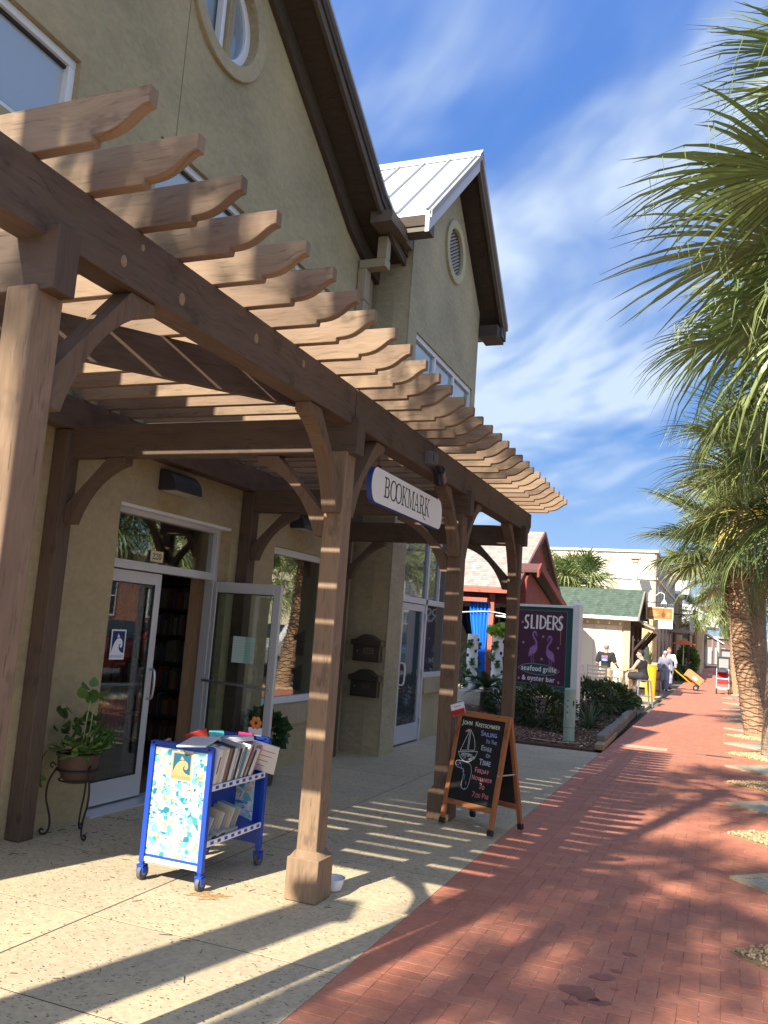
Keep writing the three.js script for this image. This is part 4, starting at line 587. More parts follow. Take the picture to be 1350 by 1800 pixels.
function palm(label, { base, top, r = 0.17, n = 36, seed = 1, sc = 1, low = -0.75, boots = 0, far = false, m = bark, dead = 3, group, mid, yellow = 0, lean0 = 0 }) {
  const q = rng(seed * 101 + 7), t = thing('palm_tree', label, 'palm tree', base, group), dx = top[0] - base[0], dz = top[2] - base[2], H = top[1] - base[1];
  const md = mid ? [mid[0] - base[0], mid[1], mid[2] - base[2]] : [dx * 0.45, H * 0.5, dz * 0.45];
  part('trunk', t, trunkGeo([[0, -0.1, 0], [md[0] * 0.5 + (mid ? 0 : 0), md[1] * 0.5, md[2] * 0.5], md, [dx, H, dz]], [r * 1.2, r * 1.02, r * 0.95, r * 0.95, r * 1.1], seed), m);
  const ga = 2.39996, spread = 0.1;
  for (let i = 0; i < n; i++) {
    const f = i / (n - 1), el = mix(1.35, low, Math.pow(f, 0.85)) + (q() - 0.5) * 0.22, az = i * ga + q() * 0.5 + lean0, old = f > 0.8;
    const g = far ? FRL[Math.min(2, Math.floor(f * 3))] : FR[Math.min(4, Math.floor(f * 3.2 + q() * 1.8))];
    const o = part('frond', t, g, yellow && i === n - 3 ? yellowLeaf : frondM[Math.floor(q() * 4)]); const s = sc * (0.82 + 0.3 * q()) * (f < 0.12 ? 0.8 : 1);
    o.position.set(dx + spread * Math.cos(az) * 0.9, H + 0.25 - 0.45 * f, dz - spread * Math.sin(az) * 0.9); o.scale.setScalar(s); o.rotation.set((q() - 0.5) * 1.1, az, el, 'YZX');
  }
  for (let i = 0; i < dead; i++) { const o = part('dead_frond', t, deadG, deadLeaf); o.position.set(dx, H - 0.2, dz); o.rotation.set((q() - 0.5), i * 2.1 + q(), -1.15 - 0.3 * q(), 'YZX'); o.scale.setScalar(sc * 0.9); }
  if (boots) { const gs = []; for (let i = 0; i < boots; i++) { const a = i * ga, k = i / boots, y = H - 0.75 + 0.85 * k, rr0 = r * 0.95; const g = new THREE.BoxGeometry(0.32 + 0.2 * q(), 0.02, 0.075).toNonIndexed(); const p = g.attributes.position; for (let j = 0; j < p.count; j++) if (p.getX(j) > 0) { p.setZ(j, p.getZ(j) * 0.35); p.setY(j, p.getY(j) + 0.05); } g.rotateZ(0.55 + 0.5 * q()); g.rotateX((q() - 0.5) * 1); g.translate(rr0 + 0.12, 0, 0); g.rotateY(a + q()); g.translate(dx * (0.9 + 0.1 * k), y, dz * (0.9 + 0.1 * k)); g.computeVertexNormals(); gs.push(g); } part('leaf_boots', t, tri(merge(gs), 0), m === barkWarm ? mat(0.4, 0.22, 0.12, 0.95, { map: woodTex }) : mat(0.27, 0.19, 0.13, 0.95, { map: woodTex })).userData.kind = 'stuff'; }
  return t;
}
palm('tall palm whose big fan fronds fill the upper right of the photo', { base: [1.62, 0, -5.9], top: [1.62, 4.8, -5.95], seed: 3, n: 62, sc: 1.02, low: -0.7, boots: 60, r: 0.18 });
palm('second palm of the row, fronds hanging below the nearest crown', { base: [1.15, 0, -9.4], top: [1.3, 5.3, -9.35], seed: 4, n: 44, sc: 1.0, low: -0.7, boots: 50 });
palm('third palm of the row, its dark crown reaching in at the right edge', { base: [1.25, 0, -13.0], top: [1.4, 4.3, -13.0], seed: 5, n: 44, low: -0.9, boots: 50 });
palm('palm with a smooth pale trunk at the right edge of the photo', { base: [0.9, 0, -16.6], top: [1.12, 4.75, -16.7], mid: [0.99, 2.4, -16.6], seed: 6, n: 36, r: 0.19, m: barkGrey, boots: 80, yellow: 1, low: -0.45 });
palm('leaning palm trunk wound with a dark string-light cord', { base: [0.76, 0, -20.3], top: [0.3, 4.15, -20.3], mid: [0.46, 1.75, -20.3], seed: 8, n: 40, r: 0.205, m: barkWarm, boots: 130, sc: 1.0, low: -0.35, dead: 2 });
palm('dark palm trunk standing just behind the leaning corded palm', { base: [0.98, 0, -24.2], top: [0.86, 4.1, -24.2], seed: 9, n: 36, r: 0.2, boots: 130, dead: 3, low: -0.4 });
palm('palm behind the stroller, fifth trunk along the planted strip', { base: [0.68, 0, -40], top: [0.5, 4.7, -40], seed: 10, n: 28, r: 0.22, far: true, low: -0.9, sc: 0.95, m: barkWarm });
palm('palm halfway along the planted strip beside the corded palm', { base: [0.8, 0, -31], top: [0.75, 4.5, -31], seed: 11, n: 30, far: true, low: -0.8, sc: 0.9 });
for (const [z, l] of [[-50, 'bushy palm far down the strip beside the porch'], [-62, 'farther bushy palm down the strip over the porch roof'], [-78, 'farthest palm crown down the right of the path']]) palm(l, { base: [0.95, 0, z], top: [0.8, 4.6, z], seed: -z, n: 28, far: true, low: -1.1, sc: 0.95, r: 0.2 });
palm('round palm crown between the red gable and the white building', { base: [-6.1, 0, -38], top: [-6.05, 4.1, -38], seed: 21, n: 74, far: true, low: -0.9, sc: 1.02 });
palm('lower palm crown left of the round one behind the red gable', { base: [-7.4, 0, -38.5], top: [-7.5, 4.0, -38.5], seed: 22, n: 60, far: true, low: -0.9, sc: 0.95 });
palm('slender tall palm standing behind the white building', { base: [-3.9, 0, -85], top: [-3.8, 9.6, -85], seed: 23, n: 28, far: true, low: -0.6, sc: 1.2, yellow: 1 });
palm('small palm crown beyond the balcony building', { base: [-1.75, 0, -66], top: [-1.7, 4.6, -66], seed: 24, n: 24, far: true, sc: 0.9 });
// palms behind the camera that throw the dappled shade on the path
palm('palm behind the viewpoint, nearest the shop side', { base: [-3.71, 0, 5.56], top: [-3.71, 9.6, 5.26], seed: 32, n: 20, r: 0.1, far: true, sc: 0.62, dead: 0 });
palm('palm close behind the viewpoint, second from the shop', { base: [-3.31, 0, 5.86], top: [-3.31, 9.6, 5.56], seed: 33, n: 20, r: 0.1, far: true, sc: 0.66, dead: 0 });
palm('palm behind the viewpoint with the densest crown', { base: [-4.16, 0, 9.16], top: [-4.16, 9.6, 8.86], seed: 42, n: 22, r: 0.1, far: true, sc: 0.66, dead: 0 });
palm('palm straight behind the viewpoint in the path', { base: [-3.26, 0, 9.26], top: [-3.26, 9.6, 8.96], seed: 34, n: 20, r: 0.1, far: true, sc: 0.62, dead: 0 });
palm('palm right of the viewpoint and behind it', { base: [-2.41, 0, 7.16], top: [-2.41, 9.6, 6.86], seed: 36, n: 16, r: 0.1, far: true, sc: 0.5, dead: 0 });
palm('very tall palm well behind the viewpoint', { base: [-3.2, 0, 1.9], top: [-3.4, 10.6, 1.3], seed: 35, n: 26, r: 0.1, far: true, sc: 0.9, dead: 0 });
palm('palm across the street, mirrored in the display window', { base: [9.6, 0, -36], top: [9.6, 3.6, -36], seed: 51, n: 34, far: true, low: -0.6 });
palm('second palm across the street, mirrored in the transom', { base: [6.5, 0, -24], top: [6.5, 4.2, -24], seed: 52, n: 34, far: true, low: -0.6 });
// cord wound round the leaning trunk
{
  const pts = []; for (let i = 0; i <= 560; i++) { const t = i / 560, y = 0.15 + t * 3.05, a = t * 6.283 * 34, u = y / 4.05, cx = mix(mix(0.76, 0.46, Math.min(1, y / 1.75)), mix(0.46, 0.3, Math.max(0, (y - 1.75) / 2.3)), y > 1.75 ? 1 : 0), r = 0.205 * (1.18 - 0.22 * Math.min(1, u * 2.4)) + 0.012; pts.push([cx + r * Math.cos(a), y + 0.02 * Math.sin(i * 1.7), -20.3 + r * Math.sin(a)]); }
  one('light_cord', 'dark string-light cord wound round the leaning palm trunk', 'cord', tube(pts, 0.006, 1400, 4), mat(0.05, 0.05, 0.04, 0.7));
}
// ================= planting bed beside the restaurant sign =================
const bed = setting('mulch_bed');
{
  part('mulch_soil', bed, tri(extrude([[-1.9, 14.42], [-9, 14.42], [-9, 20.1], [-5.9, 20.1], [-5.9, 26], [-2.02, 26]], 0.1, 0).rotateX(-Math.PI / 2).translate(0, -0.06, 0), 0, 0.5), mat(0.115, 0.062, 0.04, 1, { map: concTex }));
  const q = rng(55), ms = [], cs = []; const g = bx(-0.028, 0.028, -0.004, 0.004, -0.01, 0.01);
  for (let i = 0; i < 11000; i++) { const z = -14.5 - 7.5 * q() * q() - q(), x = mix(-7.5, -1.95, Math.sqrt(q())); ms.push(M4([x, 0.043 + 0.012 * q(), z], [q() * 0.9 - 0.45, q() * 6, q() * 0.9 - 0.45], [0.6 + q() * 0.9, 1, 0.7 + q()])); const k = 0.5 + q() * 0.9, l = q() < 0.09; cs.push(new THREE.Color().setRGB((l ? 0.5 : 0.17) * k, (l ? 0.4 : 0.09) * k, (l ? 0.3 : 0.06) * k)); }
  stuffed('mulch', clean(g), mat(1, 1, 1, 0.95), ms, bed, cs);
  // timber edging, two courses of weathered ties
  const e = thing('timber_edging', 'weathered grey landscape timbers stacked along the planting bed', 'edging'), grey = wood(0.26, 0.235, 0.2), tan = wood(0.5, 0.36, 0.2);
  const run = [[-1.86, -14.75], [-1.9, -17.2], [-1.95, -19.8], [-2.0, -22.6], [-2.04, -25.6]];
  for (let k = 0; k < 2; k++) for (let i = 0; i < 4; i++) { const a = run[i], b = run[i + 1], L = a[1] - b[1] - 0.02; const m = tb(-0.075, 0.075, 0, 0.095, -L / 2, L / 2, 0.012); m.rotateY(Math.atan2(a[0] - b[0], a[1] - b[1]) + rr(-0.006, 0.006)); m.translate((a[0] + b[0]) / 2 + rr(-0.02, 0.02) - k * 0.015, 0.0 + k * 0.097, (a[1] + b[1]) / 2 - k * 0.5); if (!(k && i === 3)) part('timber', e, m, i === 0 && !k ? tan : grey, i === 0 && !k ? 'pale tan end timber' : undefined); }
}
// foliage helpers
const green = (r, g, b) => leafMat(r, g, b);
function leafCloud(seed, n, fn, size, aspect = 0.45) {          // many leaf quads, folded
  const q = rng(seed), v = []; const A = V3(), B = V3(), C = V3();
  for (let i = 0; i < n; i++) { const p = fn(q); if (!p) continue; const s = size * (0.6 + 0.8 * q()), d = V3(q() - 0.5, q() - 0.35, q() - 0.5).add(V3(p[3] ?? 0, p[4] ?? 0, p[5] ?? 0)).normalize(), u = V3(q() - 0.5, q() - 0.5, q() - 0.5).cross(d).normalize().multiplyScalar(s * aspect), o = V3(p[0], p[1], p[2]), t = o.clone().addScaledVector(d, s), m = o.clone().addScaledVector(d, s * 0.45); m.y += s * 0.08; A.copy(m).add(u); B.copy(m).sub(u); C.copy(m); C.y -= s * 0.06; v.push(...o.toArray(), ...A.toArray(), ...C.toArray(), ...A.toArray(), ...t.toArray(), ...C.toArray(), ...o.toArray(), ...C.toArray(), ...B.toArray(), ...C.toArray(), ...t.toArray(), ...B.toArray()); }
  const g = new THREE.BufferGeometry(); g.setAttribute('position', new THREE.Float32BufferAttribute(v, 3)); g.computeVertexNormals(); return clean(g);
}
const ball = (w, h, d) => (q) => { const a = q() * 6.283, u = q() * 2 - 1, r = Math.cbrt(0.25 + 0.75 * q()), c = Math.sqrt(1 - u * u); const lump = 0.8 + 0.35 * vn(Math.cos(a) * 2 + 5, u * 2 + 5, 0, 0, 3); return [w * r * c * Math.cos(a) * lump, h * (0.5 + 0.5 * r * u * lump), d * r * c * Math.sin(a) * lump, c * Math.cos(a), u, c * Math.sin(a)]; };
function shrub(name, label, pos, w, h, d, n, size, m, aspect) { const t = thing(name, label, 'shrub', pos); const st = []; const q = rng(n); for (let i = 0; i < 7; i++) st.push(rod([0, 0, 0], [(q() - 0.5) * w, h * (0.5 + 0.3 * q()), (q() - 0.5) * d], 0.014, 0.005, 5)); part('stems', t, st, mat(0.12, 0.08, 0.05, 0.9)).userData.kind = 'stuff'; part('foliage', t, leafCloud(n + 3, n, ball(w, h, d), size, aspect), m).userData.kind = 'stuff'; return t; }
function blades(name, label, cat, pos, n, len, wid, m, el0 = 0.15, el1 = 1.4, droop = 0.5, seed = 5, y0 = 0) {
  const t = thing(name, label, cat, pos), q = rng(seed);
  for (let i = 0; i < n; i++) { const f = i / n, az = i * 2.4 + q(), el = mix(el1, el0, f), L = len * (0.75 + 0.5 * q()), v = []; let prev = null; for (let k = 0; k <= 5; k++) { const s = k / 5, r = L * s, w = wid * (1 - s ** 2.2) * (0.5 + Math.min(1, s * 3) * 0.5) + 0.002, x = Math.cos(el) * r, y = y0 + Math.sin(el) * r - droop * L * s * s * Math.cos(el), P = [[x, y + w * 0.35, -w / 2], [x, y, 0], [x, y + w * 0.35, w / 2]]; if (prev) for (let m2 = 0; m2 < 2; m2++) v.push(...prev[m2], ...P[m2], ...P[m2 + 1], ...prev[m2], ...P[m2 + 1], ...prev[m2 + 1]); prev = P; } const g = new THREE.BufferGeometry(); g.setAttribute('position', new THREE.Float32BufferAttribute(v, 3)); g.computeVertexNormals(); part('leaf', t, clean(g.rotateY(az)), m); }
  return t;
}
shrub('shrub', 'dense dark green shrub at the foot of the restaurant sign', [-3.2, 0.04, -16.8], 0.62, 0.82, 0.55, 2600, 0.085, green(0.05, 0.085, 0.022), 0.22);
shrub('shrub', 'low feathery shrub left of the sign shrub, behind the last pergola post', [-4.05, 0.04, -17.6], 0.5, 0.62, 0.5, 1500, 0.1, green(0.045, 0.08, 0.02), 0.2);
shrub('shrub', 'sparse yellowing shrub beside the pale green utility pedestal', [-2.72, 0.04, -16.3], 0.28, 0.5, 0.3, 700, 0.07, green(0.09, 0.1, 0.025), 0.25);
blades('yucca', 'spiky blue-green yucca right of the utility pedestal', 'yucca', [-2.42, 0.05, -17.7], 46, 0.58, 0.045, green(0.12, 0.17, 0.075), 0.1, 1.45, 0.35, 6);
shrub('shrub', 'dark green bush behind the yucca under the white sign post', [-2.72, 0.04, -19.6], 0.62, 0.9, 0.6, 2200, 0.1, green(0.05, 0.09, 0.025), 0.2);
shrub('shrub', 'mid green bush in front of the bar stools', [-2.55, 0.04, -22.2], 0.6, 0.78, 0.6, 1900, 0.1, green(0.06, 0.11, 0.025), 0.25);
shrub('ground_cover', 'bright low ground cover at the end of the timber edging', [-2.4, 0.04, -24.0], 0.42, 0.42, 0.8, 1500, 0.1, green(0.12, 0.2, 0.035), 0.4);
// sago with a shaggy trunk
{
  const t = thing('sago_palm', 'dark sago palm with a thick shaggy trunk in the mulch', 'sago palm', [-4.95, 0.04, -19.3]), q = rng(8);
  part('trunk', t, trunkGeo([[0, -0.05, 0], [0.01, 0.2, 0], [0, 0.42, 0]], [0.17, 0.16, 0.14], 4, 18, 0.05), mat(0.07, 0.05, 0.035, 1));
  const pin = (sd) => { const p = rng(sd), v = []; for (let i = 0; i < 30; i++) { const s = i / 30, x = 0.08 + s * 0.62, y = 0.06 - 0.42 * s * s, l = 0.15 * Math.sin(Math.PI * (0.12 + 0.85 * s)); for (const k of [-1, 1]) v.push(x, y, 0, x + 0.018, y + 0.004, 0, x + 0.05, y - 0.02 + 0.03, k * l); } v.push(0, 0, -0.008, 0, 0, 0.008, 0.7, -0.38, 0); const g = new THREE.BufferGeometry(); g.setAttribute('position', new THREE.Float32BufferAttribute(v, 3)); g.computeVertexNormals(); return clean(g); };
  const gs = [1, 2, 3].map(pin); for (let i = 0; i < 34; i++) { const f = part('frond', t, gs[i % 3], green(0.045, 0.08, 0.025)); f.position.set(0, 0.42, 0); f.rotation.set(0, i * 2.4, mix(1.2, -0.25, i / 34) + (q() - 0.5) * 0.2, 'YZX'); f.scale.setScalar(0.85 + 0.3 * q()); }
}
// restaurant sign on white posts
{
  const t = thing('restaurant_sign', 'purple carved restaurant sign with two flamingos between white posts', 'sign', [-3.42, 0, -17.95]); t.rotation.y = -0.36;
  for (const x of [-0.78, 0.76]) { const p = part('post', t, bx(x - 0.075, x + 0.075, 0, 2.5, -0.075, 0.075, 0.01), white); part('cap', p, [new THREE.ConeGeometry(0.085, 0.07, 4).rotateY(Math.PI / 4).translate(x, 2.535, 0), new THREE.SphereGeometry(0.03, 10, 8).translate(x, 2.59, 0)], white); }
  part('top_rail', t, bx(-0.705, 0.685, 2.42, 2.47, -0.05, 0.06, 0.006), white);
  part('board', t, bx(-0.703, 0.683, 0.72, 2.418, -0.03, 0.03), mat(0.02, 0.1, 0.1, 0.6));
  const tx = ctex(1024, 1256, (g, w, h) => {
    const q = rng(14); g.fillStyle = '#14504f'; g.fillRect(0, 0, w, h); for (let i = 0; i < 900; i++) { g.fillStyle = `rgba(${20 + 30 * q()},${60 + 60 * q()},${70 + 40 * q()},.25)`; g.fillRect(q() * w, q() * h, 4 + 14 * q(), 3 + 10 * q()); }
    g.fillStyle = '#4b1c3b'; g.fillRect(40, 52, w - 150, h - 120); for (let i = 0; i < 700; i++) { g.fillStyle = `rgba(${60 + 30 * q()},${14 + 16 * q()},${46 + 20 * q()},.16)`; g.fillRect(42 + q() * (w - 160), 54 + q() * (h - 130), 5, 30 + 60 * q()); }
    g.strokeStyle = '#a58a86'; g.lineWidth = 4; g.strokeRect(40, 52, w - 150, h - 120); g.fillStyle = '#b98f72'; g.fillRect(808, 90, 9, 470); g.fillStyle = 'rgba(230,180,120,.5)'; g.fillRect(808, 210, 10, 150);
    // hand-drawn deco capitals
    g.fillStyle = '#f0ece6'; g.strokeStyle = '#f0ece6'; g.lineJoin = 'miter'; const Y = 120, H = 220, bar = (x, y, a, b) => g.fillRect(x, y, a, b);
    const S = (x) => { g.lineWidth = 30; g.beginPath(); g.moveTo(x + 86, Y + 22); g.quadraticCurveTo(x + 20, Y - 6, x + 22, Y + 70); g.quadraticCurveTo(x + 26, Y + 106, x + 62, Y + 122); g.quadraticCurveTo(x + 84, Y + 150, x + 66, Y + 196); g.quadraticCurveTo(x + 46, Y + 226, x + 4, Y + 200); g.stroke(); };
    S(150); bar(268, Y, 34, H); bar(268, Y + H - 24, 78, 24); bar(368, Y, 36, H);
    bar(430, Y, 34, H); g.lineWidth = 26; g.beginPath(); g.moveTo(450, Y + 14); g.quadraticCurveTo(548, Y + 40, 540, Y + 112); g.quadraticCurveTo(536, Y + 200, 450, Y + 206); g.stroke();
    bar(560, Y, 34, H); bar(560, Y, 86, 22); bar(520, Y + 100, 116, 22); bar(560, Y + H - 22, 86, 22);
    bar(660, Y, 32, H); g.lineWidth = 24; g.beginPath(); g.moveTo(680, Y + 14); g.quadraticCurveTo(756, Y + 20, 744, Y + 80); g.quadraticCurveTo(736, Y + 118, 684, Y + 114); g.stroke(); g.beginPath(); g.moveTo(694, Y + 114); g.lineTo(760, Y + 216); g.stroke(); S(776 - 20);
    // flamingos
    const bird = (x, y, d) => { g.save(); g.translate(x, y); g.scale(d, 1); g.fillStyle = '#9a6aa6'; g.strokeStyle = '#9a6aa6'; g.lineCap = 'round'; g.lineWidth = 30; g.beginPath(); g.moveTo(60, 210); g.bezierCurveTo(112, 130, 0, 100, 8, 20); g.bezierCurveTo(14, -18, 66, -12, 62, 26); g.stroke(); g.fillStyle = '#7c4f8c'; g.beginPath(); g.moveTo(50, 10); g.lineTo(86, 34); g.quadraticCurveTo(92, 70, 74, 78); g.quadraticCurveTo(66, 50, 46, 40); g.fill(); g.fillStyle = '#9a6aa6'; g.beginPath(); g.moveTo(86, 190); g.quadraticCurveTo(120, 280, 40, 330); g.quadraticCurveTo(-20, 360, -60, 390); g.quadraticCurveTo(-64, 260, 0, 220); g.quadraticCurveTo(40, 196, 86, 190); g.fill(); g.lineWidth = 10; for (const [a, b] of [[0, -4], [36, 40]]) { g.beginPath(); g.moveTo(a, 340); g.lineTo(a - 10, 410); g.lineTo(b + 10, 490); g.stroke(); } g.strokeStyle = '#c39bcc'; g.lineWidth = 3; for (let i = 0; i < 26; i++) { const px = -40 + 110 * q(), py = 240 + 90 * q(); g.beginPath(); g.moveTo(px, py); g.lineTo(px - 18, py + 10); g.stroke(); } g.restore(); };
    bird(316, 390, 1); bird(664, 450, -1);
    g.strokeStyle = '#cdb8b0'; g.lineWidth = 9; for (const [x, y] of [[120, 240], [150, 560], [508, 452], [496, 800], [796, 292], [776, 612], [92, 1120], [806, 1130]]) { g.beginPath(); g.arc(x, y, 13, 0, 7); g.stroke(); }
    g.fillStyle = '#1d4a50'; g.strokeStyle = '#c5b0b4'; g.lineWidth = 5; g.beginPath(); g.moveTo(70, 955); g.quadraticCurveTo(200, 860, 440, 880); g.quadraticCurveTo(700, 880, 820, 965); g.quadraticCurveTo(700, 1056, 440, 1040); g.quadraticCurveTo(200, 1040, 70, 955); g.fill(); g.stroke();
    g.fillStyle = '#f2efea'; g.strokeStyle = '#f2efea'; g.font = 'bold 104px sans-serif'; g.textAlign = 'center'; g.fillText('seafood grille', 448, 990, 640); g.font = 'bold 100px sans-serif'; g.fillText('& oyster bar', 446, 1138, 620);
  });
  part('carved_face', t, new THREE.PlaneGeometry(1.38, 1.69).translate(-0.01, 1.568, 0.032), mat(1, 1, 1, 0.6, { map: tx }));
}
// pale green utility pedestal
{ const t = thing('utility_pedestal', 'pale green round utility pedestal standing in the mulch', 'pedestal', [-2.39, 0, -15.1]), m = mat(0.36, 0.45, 0.36, 0.6); part('body', t, [new THREE.CylinderGeometry(0.098, 0.098, 0.62, 28).translate(0, 0.6, 0), new THREE.CylinderGeometry(0.094, 0.098, 0.28, 28).translate(0, 0.145, 0)], m); part('seam', t, new THREE.CylinderGeometry(0.0985, 0.0985, 0.006, 28).translate(0, 0.287, 0), mat(0.08, 0.09, 0.08, 0.8)); part('cap', t, new THREE.CylinderGeometry(0.09, 0.104, 0.035, 28).translate(0, 0.927, 0), m); part('label_plate', t, bx(-0.035, -0.005, 0.45, 0.78, 0.09, 0.1, 0.002), mat(0.5, 0.58, 0.5, 0.6)); for (const y of [0.52, 0.62, 0.72]) part('marking', t, bx(-0.03, -0.01, y, y + 0.04, 0.1, 0.102), mat(0.1, 0.14, 0.11, 0.7)); part('latch', t, bx(0.06, 0.085, 0.66, 0.74, 0.05, 0.082, 0.003), mat(0.06, 0.07, 0.06, 0.7)); }
one('hose_line', 'thin tan cord lying along the edge of the mulch bed', 'cord', tube([[-3.1, 0.055, -14.9], [-2.6, 0.06, -14.75], [-2.3, 0.055, -14.85], [-2.0, 0.06, -15.2]], 0.009, 30, 5), mat(0.55, 0.42, 0.28, 0.8));
// leaf litter on the pavement
{
  const q = rng(66), ms = [], cs = []; const g = clean(new THREE.CylinderGeometry(0.0022, 0.003, 0.07, 4).rotateZ(Math.PI / 2));
  for (let i = 0; i < 260; i++) { const x = mix(-4.8, -2.2, Math.pow(q(), 1.9)), z = mix(-3.0, -8, Math.pow(q(), 0.8)); ms.push(M4([x, 0.004, z], [0, q() * 6.3, 0], [0.3 + 0.9 * q() * q(), 0.7, 0.8])); const k = q(); cs.push(new THREE.Color().setRGB(mix(0.06, 0.3, k * k), mix(0.035, 0.16, k * k), mix(0.02, 0.07, k * k))); }
  for (let i = 0; i < 16; i++) { ms.push(M4([-2.99 + 0.2 * (q() - 0.5), 0.004, -4.87 + 0.12 * (q() - 0.5)], [0, q() * 0.8 - 0.1, 0], [1 + q(), 1, 1])); cs.push(new THREE.Color().setRGB(0.32, 0.2, 0.09)); }
  stuffed('leaf_litter', g, mat(1, 1, 1, 0.9), ms, null, cs);
}
// plant on a wrought iron stand
{
  const t = thing('plant_stand', 'black wrought iron plant stand with scrolled feet beside the shop door', 'plant stand', [-4.62, 0, -5.48]);
  part('ring', t, new THREE.TorusGeometry(0.155, 0.008, 8, 36).rotateX(Math.PI / 2).translate(0, 0.5, 0), blackMetal); part('ring', t, new THREE.TorusGeometry(0.13, 0.006, 8, 36).rotateX(Math.PI / 2).translate(0, 0.42, 0), blackMetal);
  for (let i = 0; i < 3; i++) { const a = [-0.35, 1.9, 3.75][i], c = Math.cos(a), s = Math.sin(a), p = [[0.155, 0.5], [0.2, 0.4], [0.205, 0.28], [0.165, 0.14], [0.16, 0.05], [0.185, 0.014], [0.215, 0.014], [0.225, 0.035], [0.21, 0.05], [0.197, 0.038]]; part('leg', t, tube(p.map(([r, y]) => [r * c, y, -r * s]), 0.008, 60, 6), blackMetal); part('scroll', t, tube([[0.158, 0.52], [0.19, 0.545], [0.2, 0.515], [0.18, 0.505]].map(([r, y]) => [r * c, y, -r * s]), 0.006, 20, 6), blackMetal); }
  const pot = one('flower_pot', 'rounded brown clay pot sitting in the iron stand', 'pot', new THREE.LatheGeometry([[0, 0.4], [0.08, 0.4], [0.12, 0.44], [0.15, 0.52], [0.158, 0.6], [0.168, 0.605], [0.168, 0.625], [0.148, 0.625], [0.14, 0.58], [0, 0.575]].map((p) => new THREE.Vector2(...p)), 36), mat(0.085, 0.05, 0.036, 0.6), [-4.62, 0, -5.48]);
  const pl = thing('potted_plant', 'leafy green plants spilling out of the brown pot by the door', 'plant', [-4.62, 0.6, -5.48]), q = rng(19);
  const leaf = (L, W) => { const s = new THREE.Shape(); s.moveTo(0, 0); s.bezierCurveTo(W, L * 0.2, W * 0.9, L * 0.7, 0, L); s.bezierCurveTo(-W * 0.9, L * 0.7, -W, L * 0.2, 0, 0); const g = new THREE.ShapeGeometry(s, 5); const p = g.attributes.position; for (let i = 0; i < p.count; i++) p.setZ(i, 0.25 * Math.abs(p.getX(i)) - 0.9 * p.getY(i) * p.getY(i)); g.computeVertexNormals(); return clean(g); };
  const L1 = leaf(0.1, 0.035), L2 = leaf(0.13, 0.075), bright = green(0.17, 0.3, 0.05), midg = green(0.08, 0.17, 0.035), dk = green(0.045, 0.1, 0.025), pale = green(0.3, 0.38, 0.12);
  const put = (g, m, p, e, s = 1) => { const o = part('leaf', pl, g, m); o.position.set(...p); o.rotation.set(...e, 'YXZ'); o.scale.setScalar(s); };
  for (let i = 0; i < 84; i++) { const a = q() * 6.3, r = 0.05 + 0.11 * q(); put(L1, i % 4 ? bright : pale, [Math.cos(a) * r + 0.03, 0.02 + 0.09 * q(), Math.sin(a) * r + 0.03], [0.9 + 0.9 * q(), a > 3 ? q() * 6.3 : 1.57 - a, q() - 0.5], 0.8 + 0.5 * q()); }
  for (let i = 0; i < 40; i++) { const a = 2.6 + q() * 2.4, r = 0.05 + 0.17 * q(); put(L2, i % 3 ? dk : midg, [Math.cos(a) * r - 0.02, 0.06 + 0.24 * q(), Math.sin(a) * r * 0.8], [0.4 + q(), q() * 6.3, q() - 0.5], 0.5 + 0.4 * q()); }
  part('foliage', pl, leafCloud(5, 500, (k) => { const a = k() * 6.3, r = k() * 0.13; return [0.13 + 0.09 * (k() - 0.3), 0.03 + 0.16 * k(), -0.05 + r * Math.sin(a), 0.5, 0.6, 0]; }, 0.05, 0.15), midg).userData.kind = 'stuff';
  part('stem', pl, tube([[0.02, 0, 0], [0.06, 0.2, -0.02], [0.08, 0.38, -0.02], [0.13, 0.43, -0.03]], 0.005, 20, 5), pale); part('stem', pl, tube([[0.02, 0, 0], [0.03, 0.25, 0], [0.05, 0.42, 0]], 0.006, 20, 5), pale); part('stem', pl, tube([[-0.1, 0.05, 0.06], [-0.22, 0.03, 0.08], [-0.27, -0.04, 0.09], [-0.26, -0.26, 0.09]], 0.004, 20, 5), midg);
  for (const [x, y, z, s] of [[0.05, 0.4, 0.0, 1], [0.02, 0.44, 0.02, 0.9], [0.09, 0.46, -0.03, 0.9], [0.13, 0.43, -0.05, 0.8], [-0.01, 0.3, 0.03, 1.1], [0.03, 0.5, 0, 0.8], [0.0, 0.48, -0.03, 0.8], [0.06, 0.53, 0.0, 0.7]]) put(L2, midg, [x, y, z], [0.5 + q(), q() * 6.3, q() - 0.5], s);
  for (const [x, y] of [[-0.22, 0.04], [-0.28, -0.02], [-0.27, -0.1], [-0.25, -0.17], [-0.27, -0.24]]) put(L2, bright, [x, y, 0.09], [2 + q() * 0.5, q() * 6.3, 0], 0.45);
}
// second potted plant glimpsed through the open door leaf
shrub('potted_plant', 'dark leafy plant seen through the open glass door', [-4.55, 0.35, -8.3], 0.22, 0.42, 0.2, 500, 0.08, green(0.04, 0.1, 0.03), 0.4);
one('flower_pot', 'dark round pot behind the open glass door', 'pot', new THREE.LatheGeometry([[0, 0], [0.12, 0], [0.16, 0.3], [0.18, 0.36], [0.15, 0.36], [0, 0.33]].map((p) => new THREE.Vector2(...p)), 24), mat(0.1, 0.08, 0.07, 0.7), [-4.55, 0.004, -8.3]);
